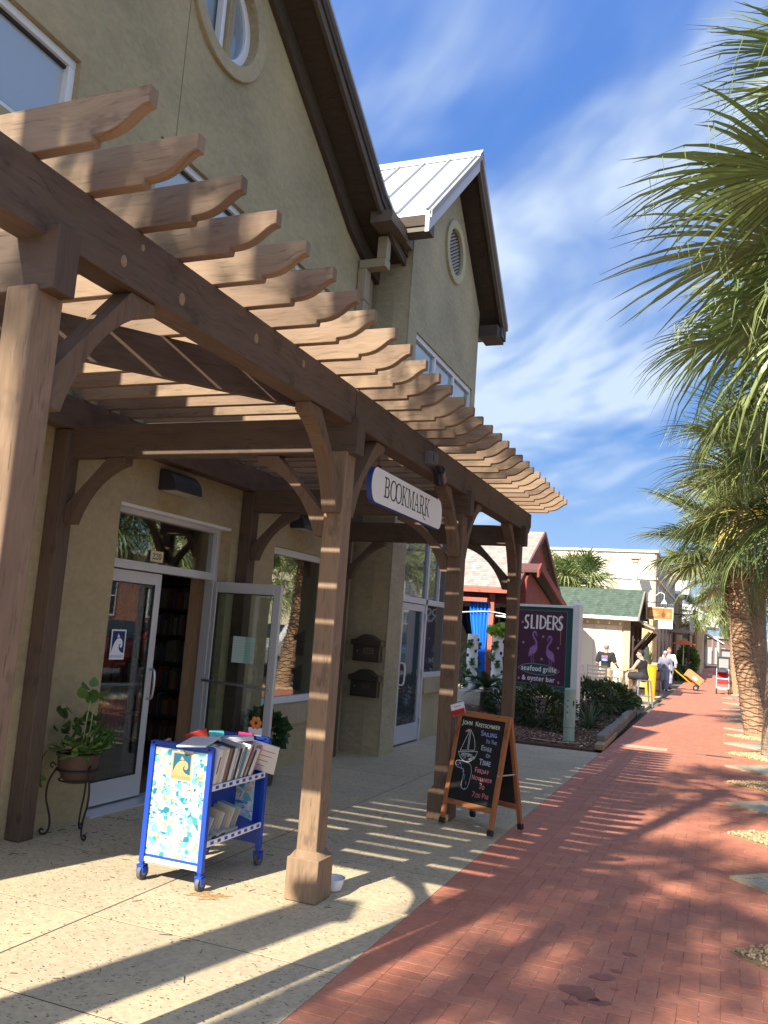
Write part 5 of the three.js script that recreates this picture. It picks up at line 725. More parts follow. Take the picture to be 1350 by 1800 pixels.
// ================= restaurant =================
const RED = wood(0.34, 0.07, 0.055), REDL = wood(0.5, 0.16, 0.12);
const shingle = (r, g, b, rows = 7) => { const n = (u, v) => { const row = Math.floor(v * rows), f = v * rows - row; return (f < 0.12 ? 0.55 : 1) * (0.75 + 0.4 * hash(Math.floor(u * 9 + (row % 2) * 0.5) % 9, row, 5)); }; return mat(r, g, b, 0.95, { map: dtex(512, 512, (u, v) => { const k = n(u, v) * (0.9 + 0.2 * fbm(u * 40, v * 40, 40, 40, 7, 2)); return lin(k * 0.85, k * 0.85, k * 0.85); }), bumpMap: gray(512, 512, (u, v) => { const f = v * rows - Math.floor(v * rows); return 1 - f; }), bumpScale: 0.012 }); };
// sloping roof panel between two horizontal edges (x0..x1 at each), u along x, v up the slope
function slope(x0, x1, y0, z0, X0, X1, y1, z1, th = 0.06) { const L = Math.hypot(y1 - y0, z1 - z0), ny = (z0 - z1) / L, nz = (y1 - y0) / L, P = [[x0, y0, z0], [x1, y0, z0], [X1, y1, z1], [X0, y1, z1]], Q = P.map(([x, y, z]) => [x, y - th * ny, z - th * nz]), U = [[x0, 0], [x1, 0], [X1, L], [X0, L]]; const v = [], uv = []; const q = (a, b, c, d, ua, ub, uc, ud) => { v.push(...a, ...b, ...c, ...a, ...c, ...d); uv.push(...ua, ...ub, ...uc, ...ua, ...uc, ...ud); }; q(...P, ...U); q(Q[3], Q[2], Q[1], Q[0], U[3], U[2], U[1], U[0]); for (let i = 0; i < 4; i++) { const j = (i + 1) % 4; q(Q[i], Q[j], P[j], P[i], [0, 0], [0.1, 0], [0.1, 0.05], [0, 0.05]); } const g = new THREE.BufferGeometry(); g.setAttribute('position', new THREE.Float32BufferAttribute(v, 3)); g.setAttribute('uv', new THREE.Float32BufferAttribute(uv, 2)); g.computeVertexNormals(); return g; }
{
  const t = thing('restaurant', 'open-sided restaurant with grey shingle roof, red trim and red posts', 'restaurant');
  const rf = part('roof', t, [slope(-13, -5.35, 3.12, -23.5, -13, -5.35, 5.15, -27.2)], shingle(0.4, 0.36, 0.32)); part('roof_back', rf, slope(-5.35, -13, 3.12, -30.9, -5.35, -13, 5.15, -27.2), shingle(0.4, 0.36, 0.32));
  part('fascia', rf, [tb(-13, -5.36, 2.95, 3.1, -23.62, -23.5, 0.01)], REDL); part('gutter', rf, tb(-13, -5.36, 3.06, 3.13, -23.72, -23.62, 0.01), RED);
  part('rake_board', rf, tri(exX([[-23.45, 2.98], [-27.2, 5.02], [-30.9, 2.98], [-30.9, 3.16], [-27.2, 5.2], [-23.45, 3.16]], -5.345, -5.29), 2), wood(0.2, 0.09, 0.07));
  part('gable_wall', t, tri(exX([[-23.7, 2.95], [-27.2, 4.95], [-30.7, 2.95]], -5.6, -5.5), 2), RED);
  for (const [x, z] of [[-6.1, -23.9], [-9.2, -23.9], [-5.6, -30.4], [-12.5, -23.9]]) part('post', t, [tb(x - 0.075, x + 0.075, 0, 2.95, z - 0.075, z + 0.075, 0.01)], REDL);
  part('post_base', t, tb(-6.18, -6.02, 0, 1.35, -23.98, -23.82), RED);
  part('header', t, [tb(-13, -5.5, 2.68, 2.94, -24.05, -23.93, 0.01)], wood(0.16, 0.04, 0.035)); part('trim_board', t, tb(-7.0, -6.18, 2.68, 2.8, -23.82, -23.6, 0.01), REDL); part('side_header', t, tb(-5.62, -5.5, 2.5, 2.95, -30.5, -24.05, 0.01), wood(0.3, 0.2, 0.15));
  part('ceiling', t, tb(-13, -5.62, 2.94, 2.97, -30.5, -24.0), wood(0.12, 0.08, 0.06));
  part('floor', t, tri(bx(-14, -5.88, -0.1, 0.12, -31, -20.2, 0.01), 0, 0.5), grayConc);
  part('back_wall', t, tri(bx(-13, -5.7, 0.12, 2.94, -30.6, -30.45), 1, 0.5), stucco(0.5, 0.46, 0.38));
  part('dark_wall', t, tri(bx(-13, -8.2, 0.12, 2.94, -27.2, -27.05), 1, 0.5), mat(0.03, 0.03, 0.03, 0.9));
  part('string_line', t, tube([[-9, 2.4, -23.8], [-7.5, 2.33, -23.8], [-6.1, 2.42, -23.8], [-5.4, 2.32, -23.8]], 0.015, 30, 5), white);
  part('lintel_band', t, tb(-6.0, -5.5, 2.28, 2.34, -24.0, -23.95), white);
  // lower red gable towards the street
  const g2 = part('porch_gable', t, tri(exX([[-24.2, 2.2], [-24.2, 3.4], [-24.6, 3.66], [-28.8, 2.8], [-28.8, 2.2]], -5.5, -5.2), 2), RED);
  part('porch_roof', g2, [tri(exX([[-24.3, 3.64], [-24.6, 3.84], [-29.2, 2.88], [-29.2, 2.95], [-24.6, 3.92], [-24.3, 3.72]], -5.5, -4.92), 0)], mat(0.12, 0.05, 0.045, 0.8)); part('porch_fascia', g2, tri(exX([[-24.25, 3.5], [-24.6, 3.72], [-29.22, 2.74], [-29.22, 2.96], [-24.6, 3.94], [-24.25, 3.72]], -4.92, -4.86), 2), RED); part('porch_soffit', g2, tri(exX([[-24.4, 3.6], [-24.6, 3.74], [-29.1, 2.8], [-29.1, 2.84], [-24.6, 3.8], [-24.4, 3.66]], -5.2, -4.93), 0), mat(0.05, 0.06, 0.05, 0.8));
  // curtains
  const curtain = (name, label, x0, x1, y0, y1, z, pinch, m) => { const W = 40, Hh = 24, v = [], ix = []; for (let j = 0; j <= Hh; j++) for (let i = 0; i <= W; i++) { const u = i / W, s = j / Hh, y = mix(y1, y0, s), c = mix(x0, x1, 0.5) + (pinch[0]) * Math.pow(s, 1.5), w = (x1 - x0) * mix(1, pinch[1], sstep(0, 0.9, s)); v.push(c + (u - 0.5) * w, y, z + 0.045 * Math.sin(u * 34 + Math.sin(s * 3)) * (1 - 0.4 * s) + 0.02 * Math.sin(u * 71)); } for (let j = 0; j < Hh; j++) for (let i = 0; i < W; i++) { const a = j * (W + 1) + i, b = a + W + 1; ix.push(a, b, a + 1, b, b + 1, a + 1); } const g = new THREE.BufferGeometry(); g.setAttribute('position', new THREE.Float32BufferAttribute(v, 3)); g.setIndex(ix); g.computeVertexNormals(); one(name, label, 'curtain', clean(g), m); };
  curtain('curtain', 'bright blue gathered curtain hanging left of the red restaurant post', -6.75, -6.16, 0.55, 2.7, -23.85, [0.16, 0.42], mat(0.01, 0.2, 0.78, 0.8, { side: THREE.DoubleSide }));
  curtain('curtain', 'dark navy curtain drawn aside behind the bright blue one', -7.6, -6.3, 0.5, 2.6, -25.6, [0.45, 0.3], mat(0.015, 0.02, 0.045, 0.9, { side: THREE.DoubleSide }));
  curtain('curtain', 'dark navy curtain pinched back right of the red restaurant post', -6.05, -5.2, 1.2, 2.6, -24.6, [-0.3, 0.2], mat(0.015, 0.02, 0.045, 0.9, { side: THREE.DoubleSide }));
  // white planting towers
  for (const [x, z, l] of [[-6.33, -22.9, 'white planting tower with dark pockets in front of the blue curtain'], [-5.55, -22.6, 'white planting tower topped with lettuce right of the red post']]) {
    const p = thing('planting_tower', l, 'planter', [x, 0.12, z]), q = rng(Math.round(-x * 10)); part('column', p, [new THREE.CylinderGeometry(0.15, 0.16, 1.55, 20).translate(0, 0.86, 0)], white); part('base', p, new THREE.CylinderGeometry(0.2, 0.22, 0.1, 20).translate(0, 0.05, 0), white);
    for (let i = 0; i < 22; i++) { const a = i * 2.4, y = 0.2 + 1.35 * i / 22, c = Math.cos(a), s = Math.sin(a); part('pocket', p, new THREE.SphereGeometry(0.04, 8, 6).scale(1, 1.2, 1).translate(c * 0.155, y, s * 0.155), black); if (q() < 0.45) part('herb', p, leafCloud(i + 3, 40, (k) => [c * 0.19 + 0.14 * (k() - 0.5), y + 0.15 * (k() - 0.5), s * 0.19 + 0.14 * (k() - 0.5)], 0.08, 0.5), green(0.06, 0.16, 0.03)).userData.kind = 'stuff'; }
    if (x > -6) part('lettuce', p, leafCloud(77, 260, (k) => { const a = k() * 6.3, r = 0.28 * k(); return [Math.cos(a) * r, 1.65 + 0.22 * k(), Math.sin(a) * r]; }, 0.13, 0.6), green(0.35, 0.5, 0.07)).userData.kind = 'stuff';
  }
  const chair = (label, x, z, turn, c) => { const p = thing('dining_chair', label, 'chair', [x, 0.12, z], 'dark patio chairs'); p.rotation.y = turn; const m = mat(c, c, c * 1.05, 0.4, { metalness: 0.5 }); part('seat', p, tb(-0.22, 0.22, 0.44, 0.47, -0.22, 0.22, 0.006), m); for (const [a, b] of [[-0.2, -0.2], [0.2, -0.2], [-0.2, 0.2], [0.2, 0.2]]) part('leg', p, rod([a, 0, b * 1.1], [a * 0.95, b < 0 ? 0.9 : 0.45, b], 0.014), m); for (let k = 0; k < 3; k++) part('slat', p, tb(-0.19, 0.19, 0.58 + k * 0.12, 0.65 + k * 0.12, -0.225, -0.205), m); return p; };
  for (const [x, z, a, l] of [[-6.9, -21.6, 0.6, 'dark patio chair nearest the pergola on the restaurant terrace'], [-7.4, -22.6, 2.2, 'dark patio chair behind the nearest one on the restaurant terrace'], [-7.0, -24.6, -0.8, 'dark patio chair inside under the restaurant roof']]) chair(l, x, z, a, 0.05);
  const tb1 = thing('terrace_table', 'dark round terrace table among the patio chairs', 'table', [-7.0, 0.12, -22.2]); part('top', tb1, new THREE.CylinderGeometry(0.4, 0.4, 0.03, 28).translate(0, 0.73, 0), mat(0.3, 0.3, 0.3, 0.4)); part('stem', tb1, rod([0, 0, 0], [0, 0.72, 0], 0.04), black); part('base', tb1, new THREE.CylinderGeometry(0.24, 0.26, 0.03, 20).translate(0, 0.015, 0), black);
  const cb = thing('stone_planter', 'low round stone planter on the terrace behind the sago', 'planter', [-5.7, 0, -21.2]); part('wall', cb, new THREE.LatheGeometry([[0, 0.26], [0.5, 0.26], [0.55, 0.34], [0.62, 0.34], [0.62, 0]].map((p) => new THREE.Vector2(...p)), 30), grayConc); part('soil', cb, new THREE.CylinderGeometry(0.5, 0.5, 0.02, 24).translate(0, 0.28, 0), mat(0.05, 0.035, 0.025, 1));
  blades('terrace_plant', 'dark strappy plant inside the restaurant beside the navy curtain', 'plant', [-7.6, 0.5, -25.0], 30, 1.2, 0.05, green(0.04, 0.07, 0.025), 0.5, 1.5, 0.4, 3);
}
// ================= green-roofed house =================
{
  const t = thing('green_roofed_house', 'cream wooden house with a green shingle roof and string lights under the eave', 'house');
  const cream = mat(0.72, 0.66, 0.52, 0.85, { map: stuccoTex });
  part('wall', t, [tri(bx(-9, -3.0, 0, 2.7, -35, -31.5), 1, 0.5)], cream); part('siding', t, [tri(bx(-9, -3.26, 0, 2.42, -31.5, -31.46), 1, 0.5)], mat(0.88, 0.84, 0.74, 0.8)); part('corner_board', t, bx(-3.2, -2.97, 0, 2.72, -31.52, -31.44), mat(0.42, 0.37, 0.3, 0.8)); part('frieze_board', t, bx(-9, -3.2, 2.43, 2.72, -31.5, -31.45), mat(0.6, 0.53, 0.42, 0.8)); part('gable', t, tri(exX([[-31.5, 2.7], [-33.2, 3.66], [-34.9, 2.7]], -3.1, -3.0), 1), cream);
  const rf = part('roof', t, slope(-9.5, -2.68, 2.74, -31.0, -9.5, -2.62, 3.78, -33.2), shingle(0.095, 0.14, 0.1, 5)); part('roof_back', rf, slope(-2.68, -9.5, 2.74, -35.4, -2.62, -9.5, 3.78, -33.2), shingle(0.095, 0.14, 0.1, 5)); part('eave_board', rf, tb(-9.5, -2.68, 2.62, 2.74, -31.03, -30.98), white); part('rake', rf, tri(exX([[-30.98, 2.62], [-33.2, 3.66], [-35.42, 2.62], [-35.42, 2.74], [-33.2, 3.79], [-30.98, 2.74]], -2.69, -2.63), 2), mat(0.25, 0.22, 0.18, 0.8));
  part('eave_soffit', rf, tb(-9.4, -2.75, 2.6, 2.62, -31.46, -31.03), cream);
  for (let i = 0; i < 12; i++) part('bulb', t, new THREE.SphereGeometry(0.045, 10, 8).translate(-3.3 - i * 0.38, 2.5, -31.2), mat(0.85, 0.8, 0.66, 0.3));
  for (let i = 0; i < 7; i++) part('batten', t, bx(-3.4 - i * 0.42, -3.38 - i * 0.42, 0, 2.4, -31.46, -31.455), mat(0.6, 0.55, 0.45, 0.9));
  // bracketed shade roof on the street side
  const aw = part('shade_roof', t, tri(exZ([[-3.0, 2.72], [-2.15, 2.36], [-2.15, 2.42], [-3.0, 2.8]], -35, -31.6), 2), mat(0.3, 0.27, 0.24, 0.8)); part('shade_frame', t, [tri(exZ([[-2.98, 2.5], [-2.2, 2.3], [-2.2, 2.37], [-2.98, 2.7]], -31.75, -31.62), 0)], bracket);
  for (const z of [-31.7, -33.3, -34.9]) { part('bracket_post', t, tb(-2.99, -2.86, 0.9, 2.7, z - 0.06, z + 0.06), bracket); part('bracket_arm', t, rod([-2.88, 1.55, z], [-2.32, 2.26, z], 0.05, 0.05, 4), bracket); }
  part('window', t, [bx(-2.99, -2.96, 0.95, 2.0, -34.9, -32.0)], white); for (let i = 0; i < 3; i++) part('pane', t, bx(-2.958, -2.95, 1.02, 1.93, -32.95 - i * 0.92, -32.1 - i * 0.92), mirrorGlass);
}
// hanging brown shop sign with a white board below it
{
  const t = thing('shop_sign', 'brown projecting shop sign with cream edge above the pavement', 'sign', [-2.16, 3.03, -34]);
  part('board', t, bx(-0.5, 0.5, -0.24, 0.24, -0.03, 0.03, 0.01), mat(0.62, 0.55, 0.42, 0.7)); part('face', t, new THREE.PlaneGeometry(0.94, 0.42).translate(0, 0, 0.031), mat(1, 1, 1, 0.7, { map: ctex(512, 230, (g, w, h) => { g.fillStyle = '#a8693a'; g.fillRect(0, 0, w, h); g.strokeStyle = '#d8b070'; g.lineWidth = 4; g.strokeRect(12, 12, w - 24, h - 24); g.fillStyle = '#7a431d'; g.beginPath(); g.ellipse(330, 140, 38, 60, 0, 0, 7); g.fill(); g.fillRect(322, 20, 16, 80); g.fillStyle = '#d9bc84'; for (let i = 0; i < 5; i++) { g.fillRect(60, 60 + i * 26, 120 + (i * 53) % 90, 9); g.fillRect(390, 70 + i * 26, 60 + (i * 31) % 40, 8); } }) }));
  part('hanging_board', t, bx(-0.04, 0.48, -0.56, -0.26, -0.02, 0.02, 0.006), white); part('mast', t, [rod([-0.6, 0.42, 0], [0.5, 0.42, 0], 0.02), rod([-0.3, 0.24, 0], [-0.3, 0.42, 0], 0.01), rod([0.3, 0.24, 0], [0.3, 0.42, 0], 0.01)], blackMetal);
  const l = thing('sign_lamp', 'small white gooseneck lamp over the brown shop sign', 'lamp', [-2.0, 3.5, -33.9]); part('shade', l, new THREE.ConeGeometry(0.12, 0.2, 18, 1, true), mat(0.8, 0.8, 0.8, 0.4, { side: THREE.DoubleSide })); part('neck', l, tube([[0, 0.1, 0], [0, 0.25, 0], [-0.15, 0.32, 0], [-0.3, 0.2, 0]], 0.014), white);
}
// ================= buildings farther down the street =================
{
  const t = thing('white_building', 'tall white flat-roofed building with a row of narrow dark windows along the path', 'building');
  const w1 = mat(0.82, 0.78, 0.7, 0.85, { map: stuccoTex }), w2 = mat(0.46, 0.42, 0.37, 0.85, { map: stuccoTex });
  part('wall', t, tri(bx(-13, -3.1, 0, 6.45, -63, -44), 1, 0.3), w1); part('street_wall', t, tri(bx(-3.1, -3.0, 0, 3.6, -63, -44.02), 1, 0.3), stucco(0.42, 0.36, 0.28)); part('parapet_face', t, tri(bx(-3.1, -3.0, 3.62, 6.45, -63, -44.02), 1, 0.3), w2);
  part('cornice', t, tb(-13.1, -2.92, 6.4, 6.52, -63.1, -43.9), w1); part('band', t, [tb(-13, -2.96, 5.05, 5.16, -44.0, -43.93), tb(-3.0, -2.93, 5.05, 5.16, -63, -43.93)], w1).userData.kind = 'stuff';
  for (let i = 0; i < 7; i++) { const z = -45.5 - i * 2.4; const w = part('window', t, bx(-3.0, -2.985, 3.9, 4.85, z - 0.7, z + 0.7), w2); part('pane', w, bx(-2.984, -2.978, 3.95, 4.8, z - 0.62, z + 0.62), mat(0.04, 0.04, 0.045, 0.2)); }
  for (let i = 0; i < 5; i++) { const z = -46 - i * 3; const w = part('window', t, bx(-3.0, -2.985, 0.9, 2.9, z - 0.6, z + 0.6), w2); part('pane', w, bx(-2.984, -2.978, 0.95, 2.85, z - 0.52, z + 0.52), mat(0.03, 0.03, 0.035, 0.15)); }
  for (const x of [-5.1, -7.4]) { const w = part('window', t, bx(x - 0.35, x + 0.35, 3.7, 4.95, -44.0, -43.97), w1); part('pane', w, bx(x - 0.28, x + 0.28, 3.76, 4.88, -43.97, -43.96), mat(0.4, 0.36, 0.3, 0.3)); }
  part('belt_course', t, tri(bx(-3.0, -2.9, 3.4, 3.62, -63, -43.9), 2, 0.3), w2);
  part('chimney', t, tb(-4.0, -3.76, 3.6, 5.75, -42.6, -42.36), mat(0.5, 0.45, 0.38, 0.85), 'square tan flue with a flared cap'); part('chimney_cap', t, [tb(-4.12, -3.64, 5.9, 6.0, -42.72, -42.24), tb(-4.04, -3.72, 5.75, 5.9, -42.64, -42.32)], mat(0.42, 0.38, 0.33, 0.85));
  const low = part('lower_front', t, tri(bx(-4.2, -2.75, 0, 2.95, -42, -39), 1, 0.4), stucco(0.72, 0.58, 0.3)); const lw = part('window', low, bx(-3.5, -2.85, 0.9, 2.1, -39.0, -38.97), white); part('pane', lw, bx(-3.44, -2.91, 0.96, 2.04, -38.97, -38.96), mirrorGlass);
}
{
  const t = thing('balcony_building', 'tan building with a dark railed balcony over the path', 'building');
  part('wall', t, tri(bx(-8, -2.85, 0, 5.6, -72, -63.2), 1, 0.3), stucco(0.5, 0.38, 0.26)); part('balcony_floor', t, tb(-2.85, -1.75, 2.75, 2.92, -64, -56), mat(0.3, 0.26, 0.22, 0.8));
  for (let i = 0; i < 14; i++) part('baluster', t, bx(-2.8 + i * 0.078, -2.78 + i * 0.078, 2.92, 3.85, -56.05, -56.02), blackMetal); part('rail', t, tb(-2.85, -1.75, 3.85, 3.92, -56.08, -56), blackMetal); part('side_panel', t, bx(-1.78, -1.74, 2.92, 3.85, -64, -56.1), mat(0.3, 0.32, 0.34, 0.5));
  for (const [x, z] of [[-2.7, -56.1], [-1.82, -56.1]]) part('post', t, tb(x - 0.06, x + 0.06, 0, 2.75, z - 0.06, z + 0.06), bracket);
  part('roof', t, [slope(-3.5, -2.1, 5.6, -63, -3.5, -2.1, 6.9, -68)], mat(0.6, 0.6, 0.6, 0.5)); part('gable', t, tri(bx(-3.4, -2.15, 5.6, 6.75, -71, -68.0), 1, 0.4), white);
  for (let i = 0; i < 2; i++) part('door', t, bx(-2.85, -2.84, 0, 2.3, -66.5 - i * 3, -65 - i * 3), mat(0.04, 0.04, 0.04, 0.3));
}
{
  const t = thing('beige_building', 'sunlit beige building with a pale ribbed metal mansard', 'building');
  part('wall', t, tri(bx(-7, -1.4, 0, 3.95, -86, -75), 1, 0.3), stucco(0.72, 0.52, 0.32)); part('mansard', t, slope(-3.2, -1.35, 3.95, -74.7, -3.2, -1.35, 5.4, -75.6), mat(0.55, 0.57, 0.58, 0.45)); for (let i = 0; i < 9; i++) part('rib', t, slope(-3.15 + i * 0.22, -3.11 + i * 0.22, 3.97, -74.64, -3.15 + i * 0.22, -3.11 + i * 0.22, 5.42, -75.54, 0.05), mat(0.45, 0.47, 0.48, 0.45)); part('cornice', t, tb(-3.25, -1.3, 3.8, 3.96, -75.0, -74.7), mat(0.35, 0.28, 0.2, 0.8)); part('parapet', t, tri(bx(-7, -1.38, 3.95, 5.5, -86, -75.7), 1, 0.3), white);
  const w = part('window', t, bx(-2.95, -2.3, 2.6, 3.7, -75, -74.95), mat(0.35, 0.33, 0.3, 0.6)); part('pane', w, bx(-2.9, -2.35, 2.65, 3.65, -74.95, -74.93), mirrorGlass);
  part('gate_pillar', t, tri(bx(-2.25, -1.75, 0, 1.55, -66.3, -65.8), 1, 0.4), white); part('low_wall', t, tri(bx(-1.7, -1.35, 0, 1.5, -74.6, -66.4), 1, 0.4), stucco(0.62, 0.55, 0.45));
}
{
  const t = thing('porch_building', 'far building with a white sloping porch roof over the path', 'building');
  part('wall', t, tri(bx(-7, -1.5, 0, 4.4, -112, -92), 1, 0.3), stucco(0.6, 0.55, 0.48)); part('upper_wall', t, tri(bx(-7, -0.2, 4.3, 6.0, -112, -98), 1, 0.3), white); part('red_cornice', t, tb(-7, -0.1, 6.0, 6.5, -112, -97.8), RED); part('porch_roof', t, tri(exZ([[-1.6, 3.55], [0.35, 2.5], [0.35, 2.6], [-1.6, 3.7]], -110, -88), 2), mat(0.78, 0.8, 0.82, 0.5)); for (let i = 0; i < 4; i++) part('post', t, tb(-0.28, -0.1, 0, 2.75, -88.4 - i * 6, -88.2 - i * 6), white);
  part('dark_shopfront', t, bx(-1.5, -1.45, 0.1, 2.9, -110, -93), mat(0.05, 0.045, 0.04, 0.4));
}
{ const t = thing('end_building', 'dark low shopfront closing the view at the far end of the path', 'building'); part('wall', t, tri(bx(-8, 6, 0, 3.6, -140, -130), 0, 0.4), mat(0.16, 0.1, 0.08, 0.9)); part('roof_edge', t, tb(-8.2, 6.2, 3.6, 3.9, -140, -129.7), mat(0.4, 0.36, 0.32, 0.8)); for (let i = 0; i < 4; i++) part('door', t, bx(-1.6 + i * 0.9, -1.1 + i * 0.9, 0, 2.3, -130, -129.95), mat(0.35, 0.34, 0.33, 0.5)); }
one('lattice_mast', 'thin antenna mast far behind the porch roof', 'mast', [rod([-0.95, 0, -118], [-0.95, 7.2, -118], 0.06), bx(-1.5, -0.4, 6.2, 6.26, -118.03, -117.97), bx(-1.4, -0.5, 5.6, 5.66, -118.03, -117.97)], mat(0.3, 0.3, 0.32, 0.6));
// orange parasol
{ const t = thing('orange_parasol', 'orange market parasol beside the balcony posts', 'parasol', [-2.05, 0, -54.5]); part('canopy', t, new THREE.ConeGeometry(0.75, 0.32, 8, 1).translate(0, 2.2, 0), mat(0.62, 0.13, 0.02, 0.8)); part('pole', t, rod([0, 0, 0], [0, 2.2, 0], 0.025), white); }
shrub('bush', 'bright green bush behind the orange parasol', [-2.0, 0, -60], 0.6, 2.0, 0.8, 1300, 0.2, green(0.13, 0.22, 0.04), 0.4);
shrub('bush', 'low green planting under the orange parasol', [-2.15, 0, -53], 0.5, 0.75, 0.6, 700, 0.16, green(0.1, 0.17, 0.04), 0.35);
// dark newspaper boxes beyond the stroller
for (const [x, z, h, l] of [[0.2, -52, 1.5, 'black street cabinet standing past the stroller'], [0.35, -58, 1.95, 'tall black street cabinet behind the other one']]) { const t = thing('street_cabinet', l, 'cabinet', [x, 0, z]); part('body', t, bx(-0.32, 0.32, 0.12, h, -0.3, 0.3, 0.02), mat(0.03, 0.035, 0.04, 0.4)); part('door_panel', t, bx(-0.25, 0.25, h * 0.5, h * 0.92, 0.3, 0.31), mat(0.3, 0.32, 0.34, 0.3)); part('feet', t, bx(-0.28, 0.28, 0, 0.12, -0.26, 0.26), black); }
part('terrace_slab', sidewalk, tri(bx(-8, -1.97, -0.2, 0.006, -34.2, -24.9, 0.01), 0, 0.5), mat(0.66, 0.55, 0.4, 0.9, { map: concTex }));
// ================= across the street (mirrored in the shop glass) =================
const windowRow = (t, x, zs, y0, y1, w) => zs.forEach((z) => { const f = part('window', t, bx(x - 0.06, x, y0, y1, z - w / 2 - 0.1, z + w / 2 + 0.1), white); part('pane', f, bx(x - 0.075, x - 0.06, y0 + 0.1, y1 - 0.1, z - w / 2, z + w / 2), mirrorGlass); part('glazing_bar', f, [bx(x - 0.085, x - 0.075, (y0 + y1) / 2 - 0.03, (y0 + y1) / 2 + 0.03, z - w / 2, z + w / 2), bx(x - 0.085, x - 0.0755, y0 + 0.1, y1 - 0.1, z - 0.03, z + 0.03)], white).userData.kind = 'stuff'; });
{
  const bw = (() => { const n = (u, v) => { const r = Math.floor(v * 16), a = (u * 6 + (r % 2) * 0.5) % 1, f = v * 16 - r; return a < 0.06 || f < 0.14 ? 0 : 1; }; return mat(1, 1, 1, 0.9, { map: dtex(512, 512, (u, v) => { const k = 0.8 + 0.35 * fbm(u * 12, v * 32, 12, 32, 5, 2); return n(u, v) ? lin(0.36 * k, 0.13 * k, 0.08 * k) : lin(0.45, 0.4, 0.35); }) }); })();
  const a = thing('brick_building', 'red brick building across the street, seen mirrored in the display window', 'building'); part('wall', a, tri(bx(18, 28, 0, 4.6, -46, -27), 1, 0.8), bw); windowRow(a, 18, [-30, -34, -38, -42], 1.4, 3.4, 1.2); part('cornice', a, tb(17.8, 28, 4.6, 4.85, -46.2, -26.8), white);
  const b = thing('cream_building', 'cream building across the street, seen mirrored in the far shop windows', 'building'); part('wall', b, tri(bx(14, 26, 0, 9.5, -85, -48), 1, 0.5), stucco(0.74, 0.66, 0.5)); windowRow(b, 14, [-51, -55, -59, -63, -67, -71], 4.4, 6.2, 1.3); windowRow(b, 14, [-51, -55, -59, -63, -67, -71], 1.2, 3.2, 1.5); windowRow(b, 14, [-51, -55, -59, -63, -67, -71], 7, 8.7, 1.3);
  const c = thing('yellow_building', 'pale yellow boarded building across the street, mirrored in the shop door', 'building'); part('wall', c, tri(bx(17, 28, 0, 3.8, -25, 10), 1, 0.5), stucco(0.66, 0.6, 0.46)); windowRow(c, 17, [-22, -18, -14, -10, -6], 1.0, 2.8, 1.4); part('roof', c, tb(16.6, 28, 3.8, 4.05, -25.3, 10), mat(0.2, 0.2, 0.2, 0.8));
}
function car(label, x, z, c, tall) {
  const t = thing('parked_car', label, 'car', [x, -0.06, z]); const k = tall ? 0.16 : 0; const side = [[-2.2, 0.35], [-2.22, 0.75], [-2.1, 0.95], [-1.1, 1.02 + k], [-0.5, 1.5 + k], [1.3, 1.52 + k], [1.95, 1.1 + k], [2.15, 1.0], [2.2, 0.4]];
  part('body', t, tri(extrude(side, 1.66, 0.06).translate(0, 0, -0.83).rotateY(Math.PI / 2), 2), mat(...c, 0.25, { phys: true, clearcoat: 1 })); const gl = mat(0.02, 0.025, 0.03, 0.05);
  for (const s of [-1, 1]) part('side_window', t, extrude([[-0.95, 1.05 + k * 0.7], [-0.45, 1.42 + k], [1.2, 1.44 + k], [1.6, 1.1 + k * 0.7]], 0.02, 0).translate(0, 0, s * 0.9 - 0.01).rotateY(Math.PI / 2), gl);
  part('windscreen', t, extrude([[-1.06, 1.02 + k], [-0.5, 1.47 + k], [-0.52, 1.49 + k], [-1.1, 1.05 + k]], 1.4, 0).translate(-0.03, 0.02, -0.7).rotateY(Math.PI / 2), gl);
  for (const [a, b] of [[-1.35, -0.82], [1.4, -0.82], [-1.35, 0.82], [1.4, 0.82]]) { const w = part('wheel', t, new THREE.CylinderGeometry(0.34, 0.34, 0.22, 24).rotateZ(Math.PI / 2).translate(b, 0.34, -a), black); part('rim', w, new THREE.CylinderGeometry(0.2, 0.2, 0.23, 16).rotateZ(Math.PI / 2).translate(b, 0.34, -a), steel); }
  return t;
}
car('white estate car parked at the kerb, mirrored in the display window', 4.5, -26.5, [0.75, 0.75, 0.75], 1); car('dark blue car parked farther along the kerb, mirrored in the far door', 4.5, -37.5, [0.02, 0.05, 0.07], 1); car('red car parked opposite, mirrored in the shop door', 4.6, -19.5, [0.4, 0.03, 0.03], 0);
// unseen post added behind the viewpoint to cast the shadow band across the pavement
{ const t = thing('shadow_post', 'tall unseen post added behind the viewpoint to shade the pavement', 'post', [-3.72, 0, 0.55]); part('shaft', t, tb(-0.145, 0.145, 0, 4.4, -0.145, 0.145, 0.01), darkWood); part('cap', t, tb(-0.18, 0.18, 4.4, 4.48, -0.18, 0.18, 0.01), darkWood); t.rotation.y = 0.25; }
